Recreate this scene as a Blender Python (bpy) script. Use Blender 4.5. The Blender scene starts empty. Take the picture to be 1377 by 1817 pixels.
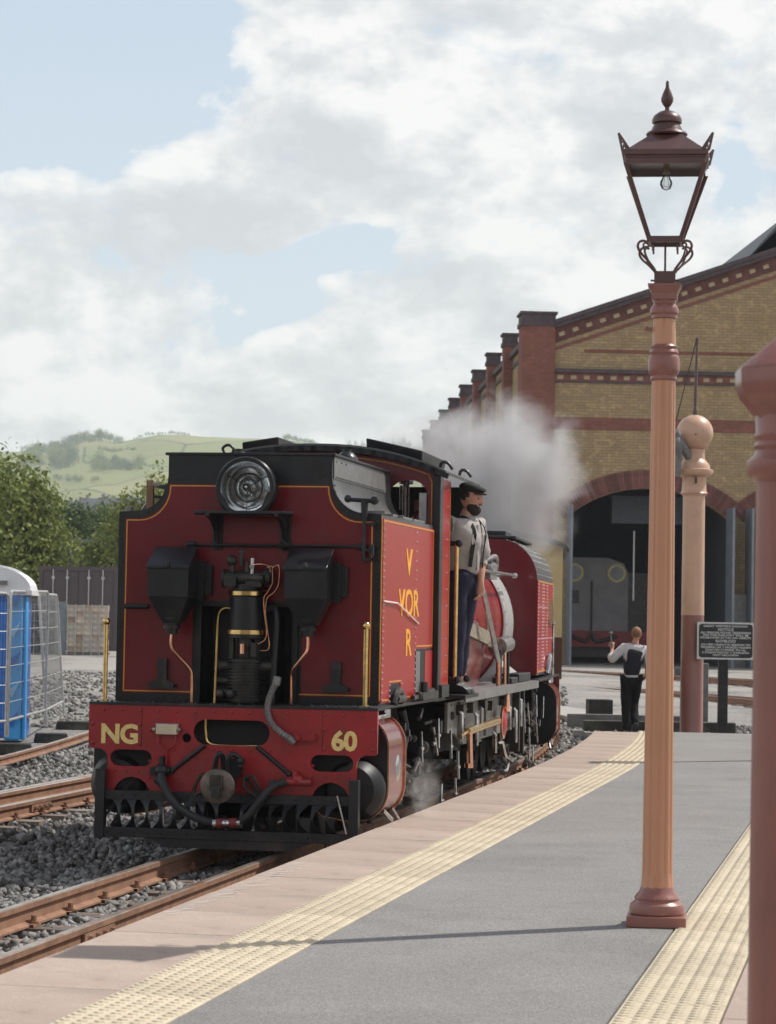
import bpy, math, random
import numpy as np
from math import sin, cos, tan, pi, radians, atan, atan2, sqrt
from mathutils import Vector, Matrix, noise as mnoise
random.seed(7); RNG = np.random.default_rng(7)
SC = bpy.context.scene; COL = SC.collection

# ------------------------------------------------------------ camera, sky, sun, exposure
cam = bpy.data.cameras.new('camera'); camo = bpy.data.objects.new('camera', cam); COL.objects.link(camo); SC.camera = camo
cam.sensor_fit = 'VERTICAL'; cam.sensor_height = 24.0; cam.lens = 4500/1817*24
cam.clip_start = 0.3; cam.clip_end = 9000
pitch = atan((1100-908.5)/4500)
camo.location = (0, 0, 1.48)
camo.matrix_world = Matrix.Translation((0, 0, 1.48)) @ Matrix.Rotation(pi/2+pitch, 4, 'X') @ Matrix.Rotation(radians(1.0), 4, 'Z')
cam.dof.use_dof = True; cam.dof.focus_distance = 18.6; cam.dof.aperture_fstop = 5.0
SC.view_settings.view_transform = 'Standard'; SC.view_settings.look = 'None'
SC.view_settings.exposure = 0.0; SC.view_settings.gamma = 1.0; SC.view_settings.use_curve_mapping = False
SC.cycles.volume_bounces = 2
SUN_EL = radians(52.7); SUN_AZ = radians(61.3)
sunl = bpy.data.lights.new('sun', 'SUN'); sunl.energy = 4.3; sunl.angle = radians(0.5); sunl.color = (1, .955, .89)
suno = bpy.data.objects.new('sun', sunl); COL.objects.link(suno)
sd = Vector((cos(SUN_EL)*sin(SUN_AZ), cos(SUN_EL)*cos(SUN_AZ), sin(SUN_EL)))
suno.rotation_euler = sd.to_track_quat('Z', 'Y').to_euler()
world = bpy.data.worlds.new('World'); SC.world = world; world.use_nodes = True

class NT:
    def __init__(s, nt): s.nt = nt
    def n(s, typ, **kw):
        nd = s.nt.nodes.new(typ)
        for k, v in kw.items():
            if k == 'ins':
                for a, b in v.items():
                    if isinstance(b, bpy.types.NodeSocket): s.nt.links.new(b, nd.inputs[a])
                    else: nd.inputs[a].default_value = b
            else: setattr(nd, k, v)
        return nd
    def math(s, op, a, b=None, c=None, clamp=False):
        ins = {0: a}
        if b is not None: ins[1] = b
        if c is not None: ins[2] = c
        return s.n('ShaderNodeMath', operation=op, use_clamp=clamp, ins=ins).outputs[0]
    def mix(s, f, a, b):
        nd = s.n('ShaderNodeMix', data_type='RGBA')
        for k, v in ((0, f), (6, a), (7, b)):
            if isinstance(v, bpy.types.NodeSocket): s.nt.links.new(v, nd.inputs[k])
            else: nd.inputs[k].default_value = (v if k == 0 else (*v[:3], 1))
        return nd.outputs[2]
    def ramp(s, f, pts, interp='LINEAR'):
        nd = s.n('ShaderNodeValToRGB', ins={0: f}); cr = nd.color_ramp; cr.interpolation = interp
        while len(cr.elements) < len(pts): cr.elements.new(.5)
        for e, (p, c) in zip(cr.elements, pts):
            e.position = p; e.color = (c, c, c, 1) if not isinstance(c, (tuple, list)) else (*c[:3], 1)
        return nd.outputs[0]
    def noise(s, vec, scale, detail=3, rough=.5, dist=0):
        return s.n('ShaderNodeTexNoise', ins={'Vector': vec, 'Scale': scale, 'Detail': detail, 'Roughness': rough, 'Distortion': dist}).outputs[0]

def build_world():
    nt = world.node_tree; nt.nodes.clear(); N = NT(nt)
    sky = N.n('ShaderNodeTexSky', sky_type='NISHITA', sun_disc=False, sun_elevation=SUN_EL, sun_rotation=SUN_AZ, air_density=1.0, dust_density=1.2, ozone_density=1.0)
    tc = N.n('ShaderNodeTexCoord').outputs['Generated']
    sep = N.n('ShaderNodeSeparateXYZ', ins={0: tc}); X, Y, Z = sep.outputs
    mp = N.n('ShaderNodeMapping', ins={'Vector': tc, 'Scale': (1, 1, 1.55), 'Location': (.37, .11, .03)}).outputs[0]
    n1 = N.noise(mp, 11, 9, .56, .25)
    n2 = N.noise(mp, 26, 7, .6, .1)
    vor = N.n('ShaderNodeTexVoronoi', feature='SMOOTH_F1', ins={'Vector': N.n('ShaderNodeVectorMath', operation='ADD', ins={0: mp, 1: N.n('ShaderNodeVectorMath', operation='SCALE', ins={0: N.n('ShaderNodeTexNoise', ins={'Vector': mp, 'Scale': 20., 'Detail': 5.}).outputs[1], 'Scale': .05}).outputs[0]}).outputs[0], 'Scale': 34., 'Smoothness': .7}).outputs[0]
    def blob(cx, cz, rx, rz, ang=0):
        # a gap in the cloud cover seen in direction (cx, cz)
        dx = N.math('SUBTRACT', X, cx); dz = N.math('SUBTRACT', Z, cz)
        a = N.math('ADD', N.math('MULTIPLY', dx, cos(ang)/rx), N.math('MULTIPLY', dz, sin(ang)/rx))
        b = N.math('ADD', N.math('MULTIPLY', dx, -sin(ang)/rz), N.math('MULTIPLY', dz, cos(ang)/rz))
        r2 = N.math('ADD', N.math('MULTIPLY', a, a), N.math('MULTIPLY', b, b))
        g = N.math('EXPONENT', N.math('MULTIPLY', r2, -1.0))
        return N.math('MULTIPLY', g, N.math('GREATER_THAN', Y, 0.0))
    gaps = [(-.118, .222, .062, .050, .45, .62), (-.16, .185, .03, .018, .2, .30), (-.015, .146, .034, .008, .35, .36), (.045, .150, .03, .009, .2, .28), (.130, .186, .012, .040, 0., .24), (-.045, .118, .02, .006, .4, .2), (-.145, .068, .05, .006, 0, .12), (.05, .11, .02, .008, 0, .1)]
    cov = N.math('ADD', N.math('MULTIPLY', n1, 1.35), .105)
    cov = N.math('ADD', N.math('SUBTRACT', cov, N.math('MULTIPLY', vor, .24)), .02); cov = N.math('ADD', cov, N.math('MULTIPLY', N.math('SUBTRACT', n2, .5), .16))
    cov = N.math('SUBTRACT', cov, N.ramp(Z, [(.26, 0.), (.75, .30)]))   # cumulus stacks up towards the horizon and opens overhead
    for cx, cz, rx, rz, an, am in gaps:
        cov = N.math('SUBTRACT', cov, N.math('MULTIPLY', blob(cx, cz, rx, rz, an), am))
    cloud = N.ramp(cov, [(.43, 0.), (.47, .6), (.54, 1.)])
    # cloud body: sunlit tops and grey undersides
    mp2 = N.n('ShaderNodeMapping', ins={'Vector': tc, 'Scale': (1, 1, 2.3), 'Location': (.9, .4, .02)}).outputs[0]
    body = N.noise(mp2, 10, 8, .55, .3)
    puffs = N.math('ADD', N.math('MULTIPLY', body, .60), N.math('MULTIPLY', N.math('SUBTRACT', 1., vor), .26))
    mpo = N.n('ShaderNodeVectorMath', operation='ADD', ins={0: mp, 1: (.008, .004, .016)}).outputs[0]
    rel = N.math('SUBTRACT', n1, N.noise(mpo, 11, 9, .56, .25)); rel = N.math('ADD', rel, N.math('MULTIPLY', N.math('SUBTRACT', n2, N.noise(mpo, 26, 7, .6, .1)), .45))
    puffs = N.math('ADD', puffs, N.math('MULTIPLY', rel, 1.6))
    edge = N.ramp(cov, [(.47, .10), (.62, 0.)]); puffs = N.math('ADD', puffs, edge)
    ccol = N.ramp(puffs, [(.24, (7.0, 7.25, 7.5)), (.40, (8.0, 8.2, 8.4)), (.52, (9.4, 9.45, 9.5)), (.62, (10.4, 10.35, 10.2))])
    skyc = N.mix(N.ramp(Z, [(.0, .80), (.24, .66), (.60, .0)]), sky.outputs[0], (7.3, 8.6, 9.9))
    skyc = N.mix(N.ramp(Z, [(.0, .75), (.30, .0)]), skyc, (7.6, 8.5, 9.3))
    col = N.mix(cloud, skyc, ccol)
    below = N.ramp(Z, [(.0, 0.), (.004, 1.)])
    bg = N.n('ShaderNodeBackground', ins={'Color': col, 'Strength': .095})
    out = N.n('ShaderNodeOutputWorld', ins={0: bg.outputs[0]})
build_world()

# ------------------------------------------------------------ materials
MATS = {}
def srgb(r, g, b):
    f = lambda c: ((c/255)/12.92 if c/255 <= .04045 else ((c/255+.055)/1.055)**2.4)
    return (f(r), f(g), f(b))
def mat(name, col, rough=.5, metal=0., var=.12, scale=6., bump=0., bscale=60., coat=0., col2=None, f2=.5, spec=.5, trans=0., dirt=0., island=0., speck=0., orand=0., streak=0.):
    if name in MATS: return MATS[name]
    m = bpy.data.materials.new(name); m.use_nodes = True; nt = m.node_tree; nt.nodes.clear(); N = NT(nt)
    tc = N.n('ShaderNodeTexCoord').outputs['Object']
    out = N.n('ShaderNodeOutputMaterial'); p = N.n('ShaderNodeBsdfPrincipled')
    nt.links.new(p.outputs[0], out.inputs[0])
    c = (*col, 1)
    nz = N.noise(tc, scale, 5, .6)
    lo = tuple(x*(1-var) for x in col); hi = tuple(min(1, x*(1+var)) for x in col)
    cc = N.mix(N.ramp(nz, [(.35, 0.), (.65, 1.)]), lo, hi)
    if col2: cc = N.mix(N.ramp(N.noise(tc, scale*.45, 6, .65), [(f2-.07, 0.), (f2+.07, 1.)]), cc, col2)
    if dirt: cc = N.mix(N.math('MULTIPLY', N.ramp(N.noise(tc, scale*1.7, 8, .7), [(.52, 0.), (.72, 1.)]), dirt), cc, (.05, .045, .04))
    if streak:
        smp = N.n('ShaderNodeMapping', ins={'Vector': tc, 'Scale': (1, 1, .07)}).outputs[0]
        sf = N.math('MULTIPLY', N.ramp(N.noise(smp, 22, 6, .7), [(.50, 0.), (.74, 1.)]), streak)
        cc = N.mix(sf, cc, tuple(x*.45+.012 for x in col))
        cc = N.mix(N.math('MULTIPLY', N.ramp(N.noise(tc, 38, 4, .7), [(.66, 0.), (.70, 1.)]), streak*.9), cc, (.10, .055, .035))
    if orand:
        k = N.math('ADD', N.math('MULTIPLY', N.n('ShaderNodeObjectInfo').outputs['Random'], 2*orand), 1-orand)
        cc = N.n('ShaderNodeVectorMath', operation='SCALE', ins={0: cc, 'Scale': k}).outputs[0]
    if speck:
        sp1 = N.noise(tc, 70, 3, .8); sp2 = N.n('ShaderNodeTexVoronoi', ins={'Vector': tc, 'Scale': 120.}).outputs['Color']
        k = N.math('ADD', N.math('MULTIPLY', N.ramp(sp1, [(.30, 0.), (.70, 1.)]), speck), 1-speck*.5)
        k = N.math('MULTIPLY', k, N.math('ADD', N.math('MULTIPLY', N.n('ShaderNodeSeparateColor', ins={0: sp2}).outputs[0], speck*.9), 1-speck*.45))
        cc = N.n('ShaderNodeVectorMath', operation='SCALE', ins={0: cc, 'Scale': k}).outputs[0]
    if island:
        rnd = N.n('ShaderNodeNewGeometry').outputs['Random Per Island']
        k = N.math('ADD', N.math('MULTIPLY', rnd, 2*island), 1-island)
        cc = N.n('ShaderNodeVectorMath', operation='SCALE', ins={0: cc, 'Scale': k}).outputs[0]
    nt.links.new(cc, p.inputs['Base Color'])
    rr = N.math('ADD', N.math('MULTIPLY', N.noise(tc, scale*2, 4, .6), .3*rough), rough*.85, clamp=True)
    nt.links.new(rr, p.inputs['Roughness'])
    p.inputs['Metallic'].default_value = metal; p.inputs['Specular IOR Level'].default_value = spec
    p.inputs['Coat Weight'].default_value = coat; p.inputs['Coat Roughness'].default_value = .08
    p.inputs['Transmission Weight'].default_value = trans
    if bump:
        b = N.n('ShaderNodeBump', ins={'Height': N.noise(tc, bscale, 5, .6), 'Strength': min(1, bump), 'Distance': .01*max(1, bump)})
        nt.links.new(b.outputs[0], p.inputs['Normal'])
    MATS[name] = m; return m

M_RED = mat('loco_maroon_shaded', (.150, .010, .016), .20, var=.10, scale=2.2, coat=.3, bump=.05, bscale=5, dirt=.3, streak=.35)  # loco maroon darkened for the faces in shade
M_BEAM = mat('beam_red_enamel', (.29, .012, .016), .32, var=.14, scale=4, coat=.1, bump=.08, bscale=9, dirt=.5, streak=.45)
M_BLK = mat('loco_black_paint', (.012, .013, .015), .32, var=.25, scale=6, coat=.0, spec=.4, bump=.05, bscale=20, col2=(.03, .028, .026), f2=.62)
M_BLKM = mat('satin_black_metal', (.015, .015, .017), .45, spec=.4, var=.3, scale=9, bump=.12, bscale=40, col2=(.045, .036, .03), f2=.6)
M_SOOT = mat('oily_motion_metal', (.028, .026, .024), .38, metal=.3, var=.5, scale=14, bump=.25, bscale=60, col2=(.07, .055, .045), f2=.6)
M_STEEL = mat('polished_steel', (.52, .51, .50), .22, metal=1., var=.2, scale=18, col2=(.22, .19, .17), f2=.6)
M_GREY = mat('grey_sheet_metal', (.20, .195, .19), .45, metal=.3, var=.15, scale=8, bump=.05)
M_SMOKEBOX = mat('silver_grey_smokebox', (.33, .32, .305), .5, metal=.2, var=.1, scale=8)
M_BRASS = mat('polished_brass', (.72, .50, .20), .22, metal=1., var=.15, scale=20)
M_COPPER = mat('polished_copper', (.80, .42, .27), .24, metal=1., var=.15, scale=15)
M_LINE = mat('gold_lining_paint', (.62, .26, .035), .4, var=.08, scale=20)
M_GOLD = mat('gold_leaf_letters', (.78, .60, .24), .38, metal=.25, var=.12, scale=30)
M_YEL = mat('yellow_letters', (.85, .40, .02), .35, var=.06, scale=30)
M_ASPH = mat('platform_asphalt', (.250, .242, .232), .85, var=.07, scale=1.1, bump=.8, bscale=110, spec=.3, speck=.5, col2=(.205, .198, .19), f2=.60, dirt=.16)
M_COPE = mat('coping_stone', (.40, .315, .26), .8, var=.12, scale=1.6, bump=.25, bscale=30, col2=(.33, .275, .24), f2=.55, spec=.3, dirt=.35, speck=.16, orand=.07)
M_TACT = mat('buff_tactile_paving', (.57, .49, .36), .75, var=.07, scale=3, bump=.1, bscale=60, dirt=.45, spec=.3, orand=.08, speck=.12, col2=(.50, .41, .27), f2=.6)
M_CONC = mat('concrete', (.36, .34, .31), .9, var=.18, scale=2.5, bump=.4, bscale=50, dirt=.3)
M_STONE = mat('ballast_stone', (.19, .183, .173), .85, var=.4, scale=9, bump=.4, bscale=80, island=.55)
M_RAILTOP = mat('worn_rail_head', (.44, .38, .32), .34, metal=.75, var=.18, scale=5, col2=(.36, .22, .14), f2=.56)
M_RUST = mat('rail_rust', (.27, .145, .088), .85, var=.22, scale=7, bump=.2, bscale=60, col2=(.185, .105, .07), f2=.6)
M_SLEEP = mat('weathered_sleeper', (.17, .125, .10), .9, orand=.3, var=.3, scale=6, bump=.5, bscale=45, col2=(.24, .20, .17), f2=.6)
M_PEACH = mat('light_stone_paint', (.53, .255, .145), .34, var=.05, scale=1.5, coat=.2, bump=.10, bscale=25, dirt=.06, streak=.06)
M_PEACH2 = mat('pale_stone_paint', (.58, .35, .235), .4, var=.08, scale=2, coat=.15, dirt=.25, streak=.15)
M_TERRA = mat('dark_stone_paint', (.27, .108, .085), .34, var=.08, scale=2, coat=.2, dirt=.15, bump=.08, bscale=25, streak=.3)
M_LANT = mat('lantern_brown_paint', (.095, .042, .037), .38, var=.15, scale=8, coat=.12, streak=.3)
M_DARK = mat('dark_interior', (.012, .012, .014), .8, var=.3, scale=2)
M_TIMB = mat('tarred_timber', (.035, .032, .028), .8, var=.4, scale=5, bump=.4, bscale=30, col2=(.09, .095, .07), f2=.58)
M_GTIMB = mat('grey_timber', (.17, .165, .16), .85, var=.25, scale=6, bump=.4, bscale=30)
M_GALV = mat('galvanised_tube', (.50, .50, .49), .42, metal=.6, var=.15, scale=12)
M_CREAM = mat('cream_coach_paint', (.66, .52, .27), .35, var=.05, scale=2, coat=.2)
M_BROWN = mat('chocolate_paint', (.11, .045, .03), .35, var=.1, scale=2)
M_WHITEP = mat('white_plastic', (.78, .78, .80), .35, var=.04, scale=3)
M_BLUE = mat('blue_plastic', (.02, .13, .50), .3, var=.15, scale=2)
M_BLUE2 = mat('light_blue_plastic', (.06, .36, .78), .25, var=.10, scale=3)
M_CONT = mat('container_brown', (.085, .066, .068), .55, var=.1, scale=2, bump=.05)
M_CONTS = mat('container_brown_sunlit', (.30, .26, .25), .6, var=.1, scale=2)  # container brown lightened for its sunlit right side
M_DOORG = mat('door_edge_grey', (.21, .235, .27), .5, var=.12, scale=2)

def glass(name, rough=.02, tint=(.95, .98, 1)):
    m = bpy.data.materials.new(name); m.use_nodes = True; nt = m.node_tree; nt.nodes.clear(); N = NT(nt)
    out = N.n('ShaderNodeOutputMaterial'); t = N.n('ShaderNodeBsdfTransparent', ins={0: (*tint, 1)}); g = N.n('ShaderNodeBsdfGlossy', ins={'Roughness': rough})
    fr = N.n('ShaderNodeFresnel', ins={0: 1.5}); nt.links.new(N.n('ShaderNodeMixShader', ins={0: fr.outputs[0], 1: t.outputs[0], 2: g.outputs[0]}).outputs[0], out.inputs[0])
    return m
M_GLASS = glass('clear_glass'); M_BULB = glass('bulb_glass', .05, (.86, .87, .88))

# ------------------------------------------------------------ mesh helper
class G:
    def __init__(s): s.v = []; s.f = []; s.m = []
    def add(s, vs, fs, m=0):
        o = len(s.v); s.v.extend(tuple(map(float, p)) for p in vs)
        for f in fs: s.f.append(tuple(i+o for i in f)); s.m.append(m)
    def box(s, x0, x1, y0, y1, z0, z1, m=0):
        if x0 > x1: x0, x1 = x1, x0
        if y0 > y1: y0, y1 = y1, y0
        if z0 > z1: z0, z1 = z1, z0
        s.add([(x0,y0,z0),(x1,y0,z0),(x1,y1,z0),(x0,y1,z0),(x0,y0,z1),(x1,y0,z1),(x1,y1,z1),(x0,y1,z1)],
              [(3,2,1,0),(4,5,6,7),(0,1,5,4),(1,2,6,5),(2,3,7,6),(3,0,4,7)], m); return s
    def hexa(s, P, m=0):
        s.add(P, [(3,2,1,0),(4,5,6,7),(0,1,5,4),(1,2,6,5),(2,3,7,6),(3,0,4,7)], m); return s
    def bar(s, a, b, w, h, m=0, up=(0,0,1)):
        a = Vector(a); b = Vector(b); d = (b-a).normalized(); u = Vector(up)
        if abs(d.dot(u)) > .98: u = Vector((0,1,0))
        r = d.cross(u).normalized()*w/2; t = r.cross(d).normalized()*h/2
        s.hexa([a-r-t, a+r-t, b+r-t, b-r-t, a-r+t, a+r+t, b+r+t, b-r+t], m); return s
    def prism(s, poly, axis, a0, a1, m=0, mside=None):
        # poly in the two other axes: x->(y,z) y->(x,z) z->(x,y)
        n = len(poly)
        def P(p, a): return {'x': (a, p[0], p[1]), 'y': (p[0], a, p[1]), 'z': (p[0], p[1], a)}[axis]
        vs = [P(p, a0) for p in poly]+[P(p, a1) for p in poly]
        s.add(vs, [tuple(range(n)), tuple(range(2*n-1, n-1, -1))], m)
        s.add(vs, [(i, i+n, (i+1) % n+n, (i+1) % n) for i in range(n)], m if mside is None else mside); return s
    def lathe(s, prof, c=(0,0,0), ax=(0,0,1), n=24, m=0, squash=None, phase=0., caps=(True, True)):
        ax = Vector(ax).normalized(); a = Vector((1,0,0)) if abs(ax.x) < .9 else Vector((0,1,0))
        e1 = (a-ax*a.dot(ax)).normalized(); e2 = ax.cross(e1); c = Vector(c); vs = []
        for r, z in prof:
            for i in range(n):
                t = 2*pi*(i)/n+phase; rr = r*(squash(i, n, z) if squash else 1)
                vs.append(c+ax*z+e1*cos(t)*rr+e2*sin(t)*rr)
        k = len(prof); fs = [(j*n+i, j*n+(i+1) % n, (j+1)*n+(i+1) % n, (j+1)*n+i) for j in range(k-1) for i in range(n)]
        if caps[0]: fs.append(tuple(range(n-1, -1, -1)))
        if caps[1]: fs.append(tuple((k-1)*n+i for i in range(n)))
        s.add(vs, fs, m); return s
    def cyl(s, a, b, r, r2=None, n=16, m=0):
        a = Vector(a); b = Vector(b); return s.lathe([(r, 0), (r if r2 is None else r2, (b-a).length)], a, b-a, n, m)
    def tube(s, path, r, n=8, m=0):
        P = [Vector(p) for p in path]; k = len(P); R = r if isinstance(r, (list, tuple)) else [r]*k
        T = [(P[min(i+1, k-1)]-P[max(i-1, 0)]).normalized() for i in range(k)]
        u = Vector((0,0,1)) if abs(T[0].z) < .9 else Vector((1,0,0)); vs = []
        for i in range(k):
            u = (u-T[i]*u.dot(T[i])).normalized(); w = T[i].cross(u)
            for j in range(n):
                t = 2*pi*j/n; vs.append(P[i]+(u*cos(t)+w*sin(t))*R[i])
        fs = [(i*n+j, i*n+(j+1) % n, (i+1)*n+(j+1) % n, (i+1)*n+j) for i in range(k-1) for j in range(n)]
        fs += [tuple(range(n-1, -1, -1)), tuple((k-1)*n+j for j in range(n))]
        s.add(vs, fs, m); return s
    def sph(s, c, r, n=12, m=0, sc=(1,1,1), fn=None):
        c = Vector(c); vs = [c+Vector((0,0,-r*sc[2]))]; k = n//2+1
        for j in range(1, k):
            ph = -pi/2+pi*j/k
            for i in range(n):
                t = 2*pi*i/n; vs.append(c+Vector((cos(ph)*cos(t)*sc[0], cos(ph)*sin(t)*sc[1], sin(ph)*sc[2]))*r)
        vs.append(c+Vector((0,0,r*sc[2])))
        if fn: vs = [fn(v) for v in vs]
        fs = [(0, 1+(i+1) % n, 1+i) for i in range(n)]
        for j in range(k-2):
            o = 1+j*n; fs += [(o+i, o+(i+1) % n, o+n+(i+1) % n, o+n+i) for i in range(n)]
        o = 1+(k-2)*n; fs += [(o+i, o+(i+1) % n, len(vs)-1) for i in range(n)]
        s.add(vs, fs, m); return s
    def rivet(s, p, d, r=.010, h=.007, m=0):
        # low dome facing d
        s.lathe([(r, 0), (r*.8, h*.7), (r*.3, h)], p, d, 6, m); return s
    def mesh(s, name, mats, smooth=35):
        me = bpy.data.meshes.new(name); me.from_pydata(s.v, [], s.f)
        for mt in (mats if isinstance(mats, (list, tuple)) else [mats]): me.materials.append(mt)
        me.polygons.foreach_set('material_index', s.m)
        if smooth:
            me.polygons.foreach_set('use_smooth', [True]*len(s.f)); me.set_sharp_from_angle(angle=radians(smooth))
        me.update(); return me
    def build(s, name, mats, parent=None, loc=None, rot=None, smooth=35, bevel=0, kind=None, label=None, mw=None):
        o = bpy.data.objects.new(name, s.mesh(name, mats, smooth)); return fin(o, parent, loc, rot, bevel, kind, label, mw)
STUFFY = ('rivet', 'side_fittings', 'underframe_gear', 'bright_', 'cradle_fittings', 'drain_cock', 'front_fittings', 'small_bolt', 'guard_stay', 'oil_pipe', 'roof_truss', 'roof_edge_bead', 'lining', 'cab_gauge', 'door_rail', 'side_window')
def fin(o, parent=None, loc=None, rot=None, bevel=0, kind=None, label=None, mw=None):
    COL.objects.link(o)
    if parent: o.parent = parent
    if mw is not None: o.matrix_local = mw
    if loc is not None: o.location = loc
    if rot is not None: o.rotation_euler = rot
    if bevel:
        b = o.modifiers.new('bevel', 'BEVEL'); b.width = bevel; b.segments = 2; b.limit_method = 'ANGLE'; b.angle_limit = radians(40)
    if kind is None and parent and any(k in o.name for k in STUFFY): kind = 'stuff'
    if kind: o['kind'] = kind
    if label: o['label'] = label
    return o
def inst(me, name, parent=None, loc=None, rot=None, scale=None, mw=None):
    o = bpy.data.objects.new(name, me); COL.objects.link(o)
    if parent: o.parent = parent
    if mw is not None: o.matrix_local = mw
    if loc is not None: o.location = loc
    if rot is not None: o.rotation_euler = rot
    if scale is not None: o.scale = scale if isinstance(scale, (tuple, list)) else (scale,)*3
    return o
def tag(o, label=None, cat=None, group=None, kind=None):
    if label: o['label'] = label
    if cat: o['category'] = cat
    if group: o['group'] = group
    if kind: o['kind'] = kind
    return o
def thing(name, label, cat, loc=(0,0,0), rz=0, group=None):
    o = bpy.data.objects.new(name, None); COL.objects.link(o); o.location = loc; o.rotation_euler = (0,0,rz); o.empty_display_size = .3
    return tag(o, label, cat, group)
def plate(name, outline, holes, t, mats, parent, y, bevel=0, mw=None):
    # upright plate: outline in (x, z), front face at y-t/2
    cu = bpy.data.curves.new(name, 'CURVE'); cu.dimensions = '2D'; cu.fill_mode = 'BOTH'; cu.extrude = t/2; cu.bevel_depth = bevel; cu.bevel_resolution = 0
    for poly in [outline]+holes:
        sp = cu.splines.new('POLY'); sp.points.add(len(poly)-1); sp.use_cyclic_u = True
        for i, (a, b) in enumerate(poly): sp.points[i].co = (a, b, 0, 1)
    tmp = bpy.data.objects.new('tmp', cu); me = bpy.data.meshes.new_from_object(tmp); bpy.data.objects.remove(tmp)
    me.transform(Matrix.Translation((0, y, 0)) @ Matrix.Rotation(pi/2, 4, 'X'))
    me.materials.clear(); me.materials.append(mats); o = bpy.data.objects.new(name, me); me.name = name
    return fin(o, parent, mw=mw)
def text(name, s, size, m, parent, mw, ext=.002, bold=0., sx=1., align='CENTER', spacing=1.):
    cu = bpy.data.curves.new(name, 'FONT'); cu.body = s; cu.size = size; cu.extrude = ext; cu.offset = bold; cu.align_x = align; cu.align_y = 'CENTER'; cu.space_character = spacing; cu.resolution_u = 3
    tmp = bpy.data.objects.new('tmp', cu); me = bpy.data.meshes.new_from_object(tmp); bpy.data.objects.remove(tmp)
    me.transform(Matrix.Diagonal((sx, 1, 1, 1))); me.materials.clear(); me.materials.append(m); o = bpy.data.objects.new(name, me)
    return fin(o, parent, mw=mw)
def arc(cx, cz, r, a0, a1, n=8, rz=None):
    return [(cx+r*cos(radians(a0+(a1-a0)*i/n)), cz+(rz or r)*sin(radians(a0+(a1-a0)*i/n))) for i in range(n+1)]
def slot(x0, x1, z0, z1, n=6):
    r = (z1-z0)/2; return arc(x1-r, (z0+z1)/2, r, -90, 90, n)+arc(x0+r, (z0+z1)/2, r, 90, 270, n)
def smooth_path(P, k=4):
    out = []; P = [Vector(p) for p in P]
    for i in range(len(P)-1):
        p0 = P[max(i-1, 0)]; p1 = P[i]; p2 = P[i+1]; p3 = P[min(i+2, len(P)-1)]
        for j in range(k):
            t = j/k; out.append(.5*((2*p1)+(p2-p0)*t+(2*p0-5*p1+4*p2-p3)*t*t+(3*p1-p0-3*p2+p3)*t**3))
    out.append(P[-1]); return out
def sstep(a, b, x):
    t = min(1, max(0, (x-a)/(b-a))); return t*t*(3-2*t)

# ------------------------------------------------------------ the line of the platform edge
def path_pt(t, off, H0=11.2, t0=24.5, rate=.43, hmin=4.0):
    # t runs along the platform edge, off to the right of it; the line bends gently left beyond t0
    X = t*sin(radians(H0))-3.56*cos(radians(H0)); Y = t*cos(radians(H0))+3.56*sin(radians(H0)); h = H0
    if t > t0:
        X = t0*sin(radians(H0))-3.56*cos(radians(H0)); Y = t0*cos(radians(H0))+3.56*sin(radians(H0))
        a = t0; st = .5
        while a < t-1e-6:
            d = min(st, t-a); h = max(hmin, H0-rate*(a+d/2-t0)); X += d*sin(radians(h)); Y += d*cos(radians(h)); a += d
        h = max(hmin, H0-rate*(t-t0))
    return Vector((X+off*cos(radians(h)), Y-off*sin(radians(h)), 0)), radians(h)
exec_parts = []

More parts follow.
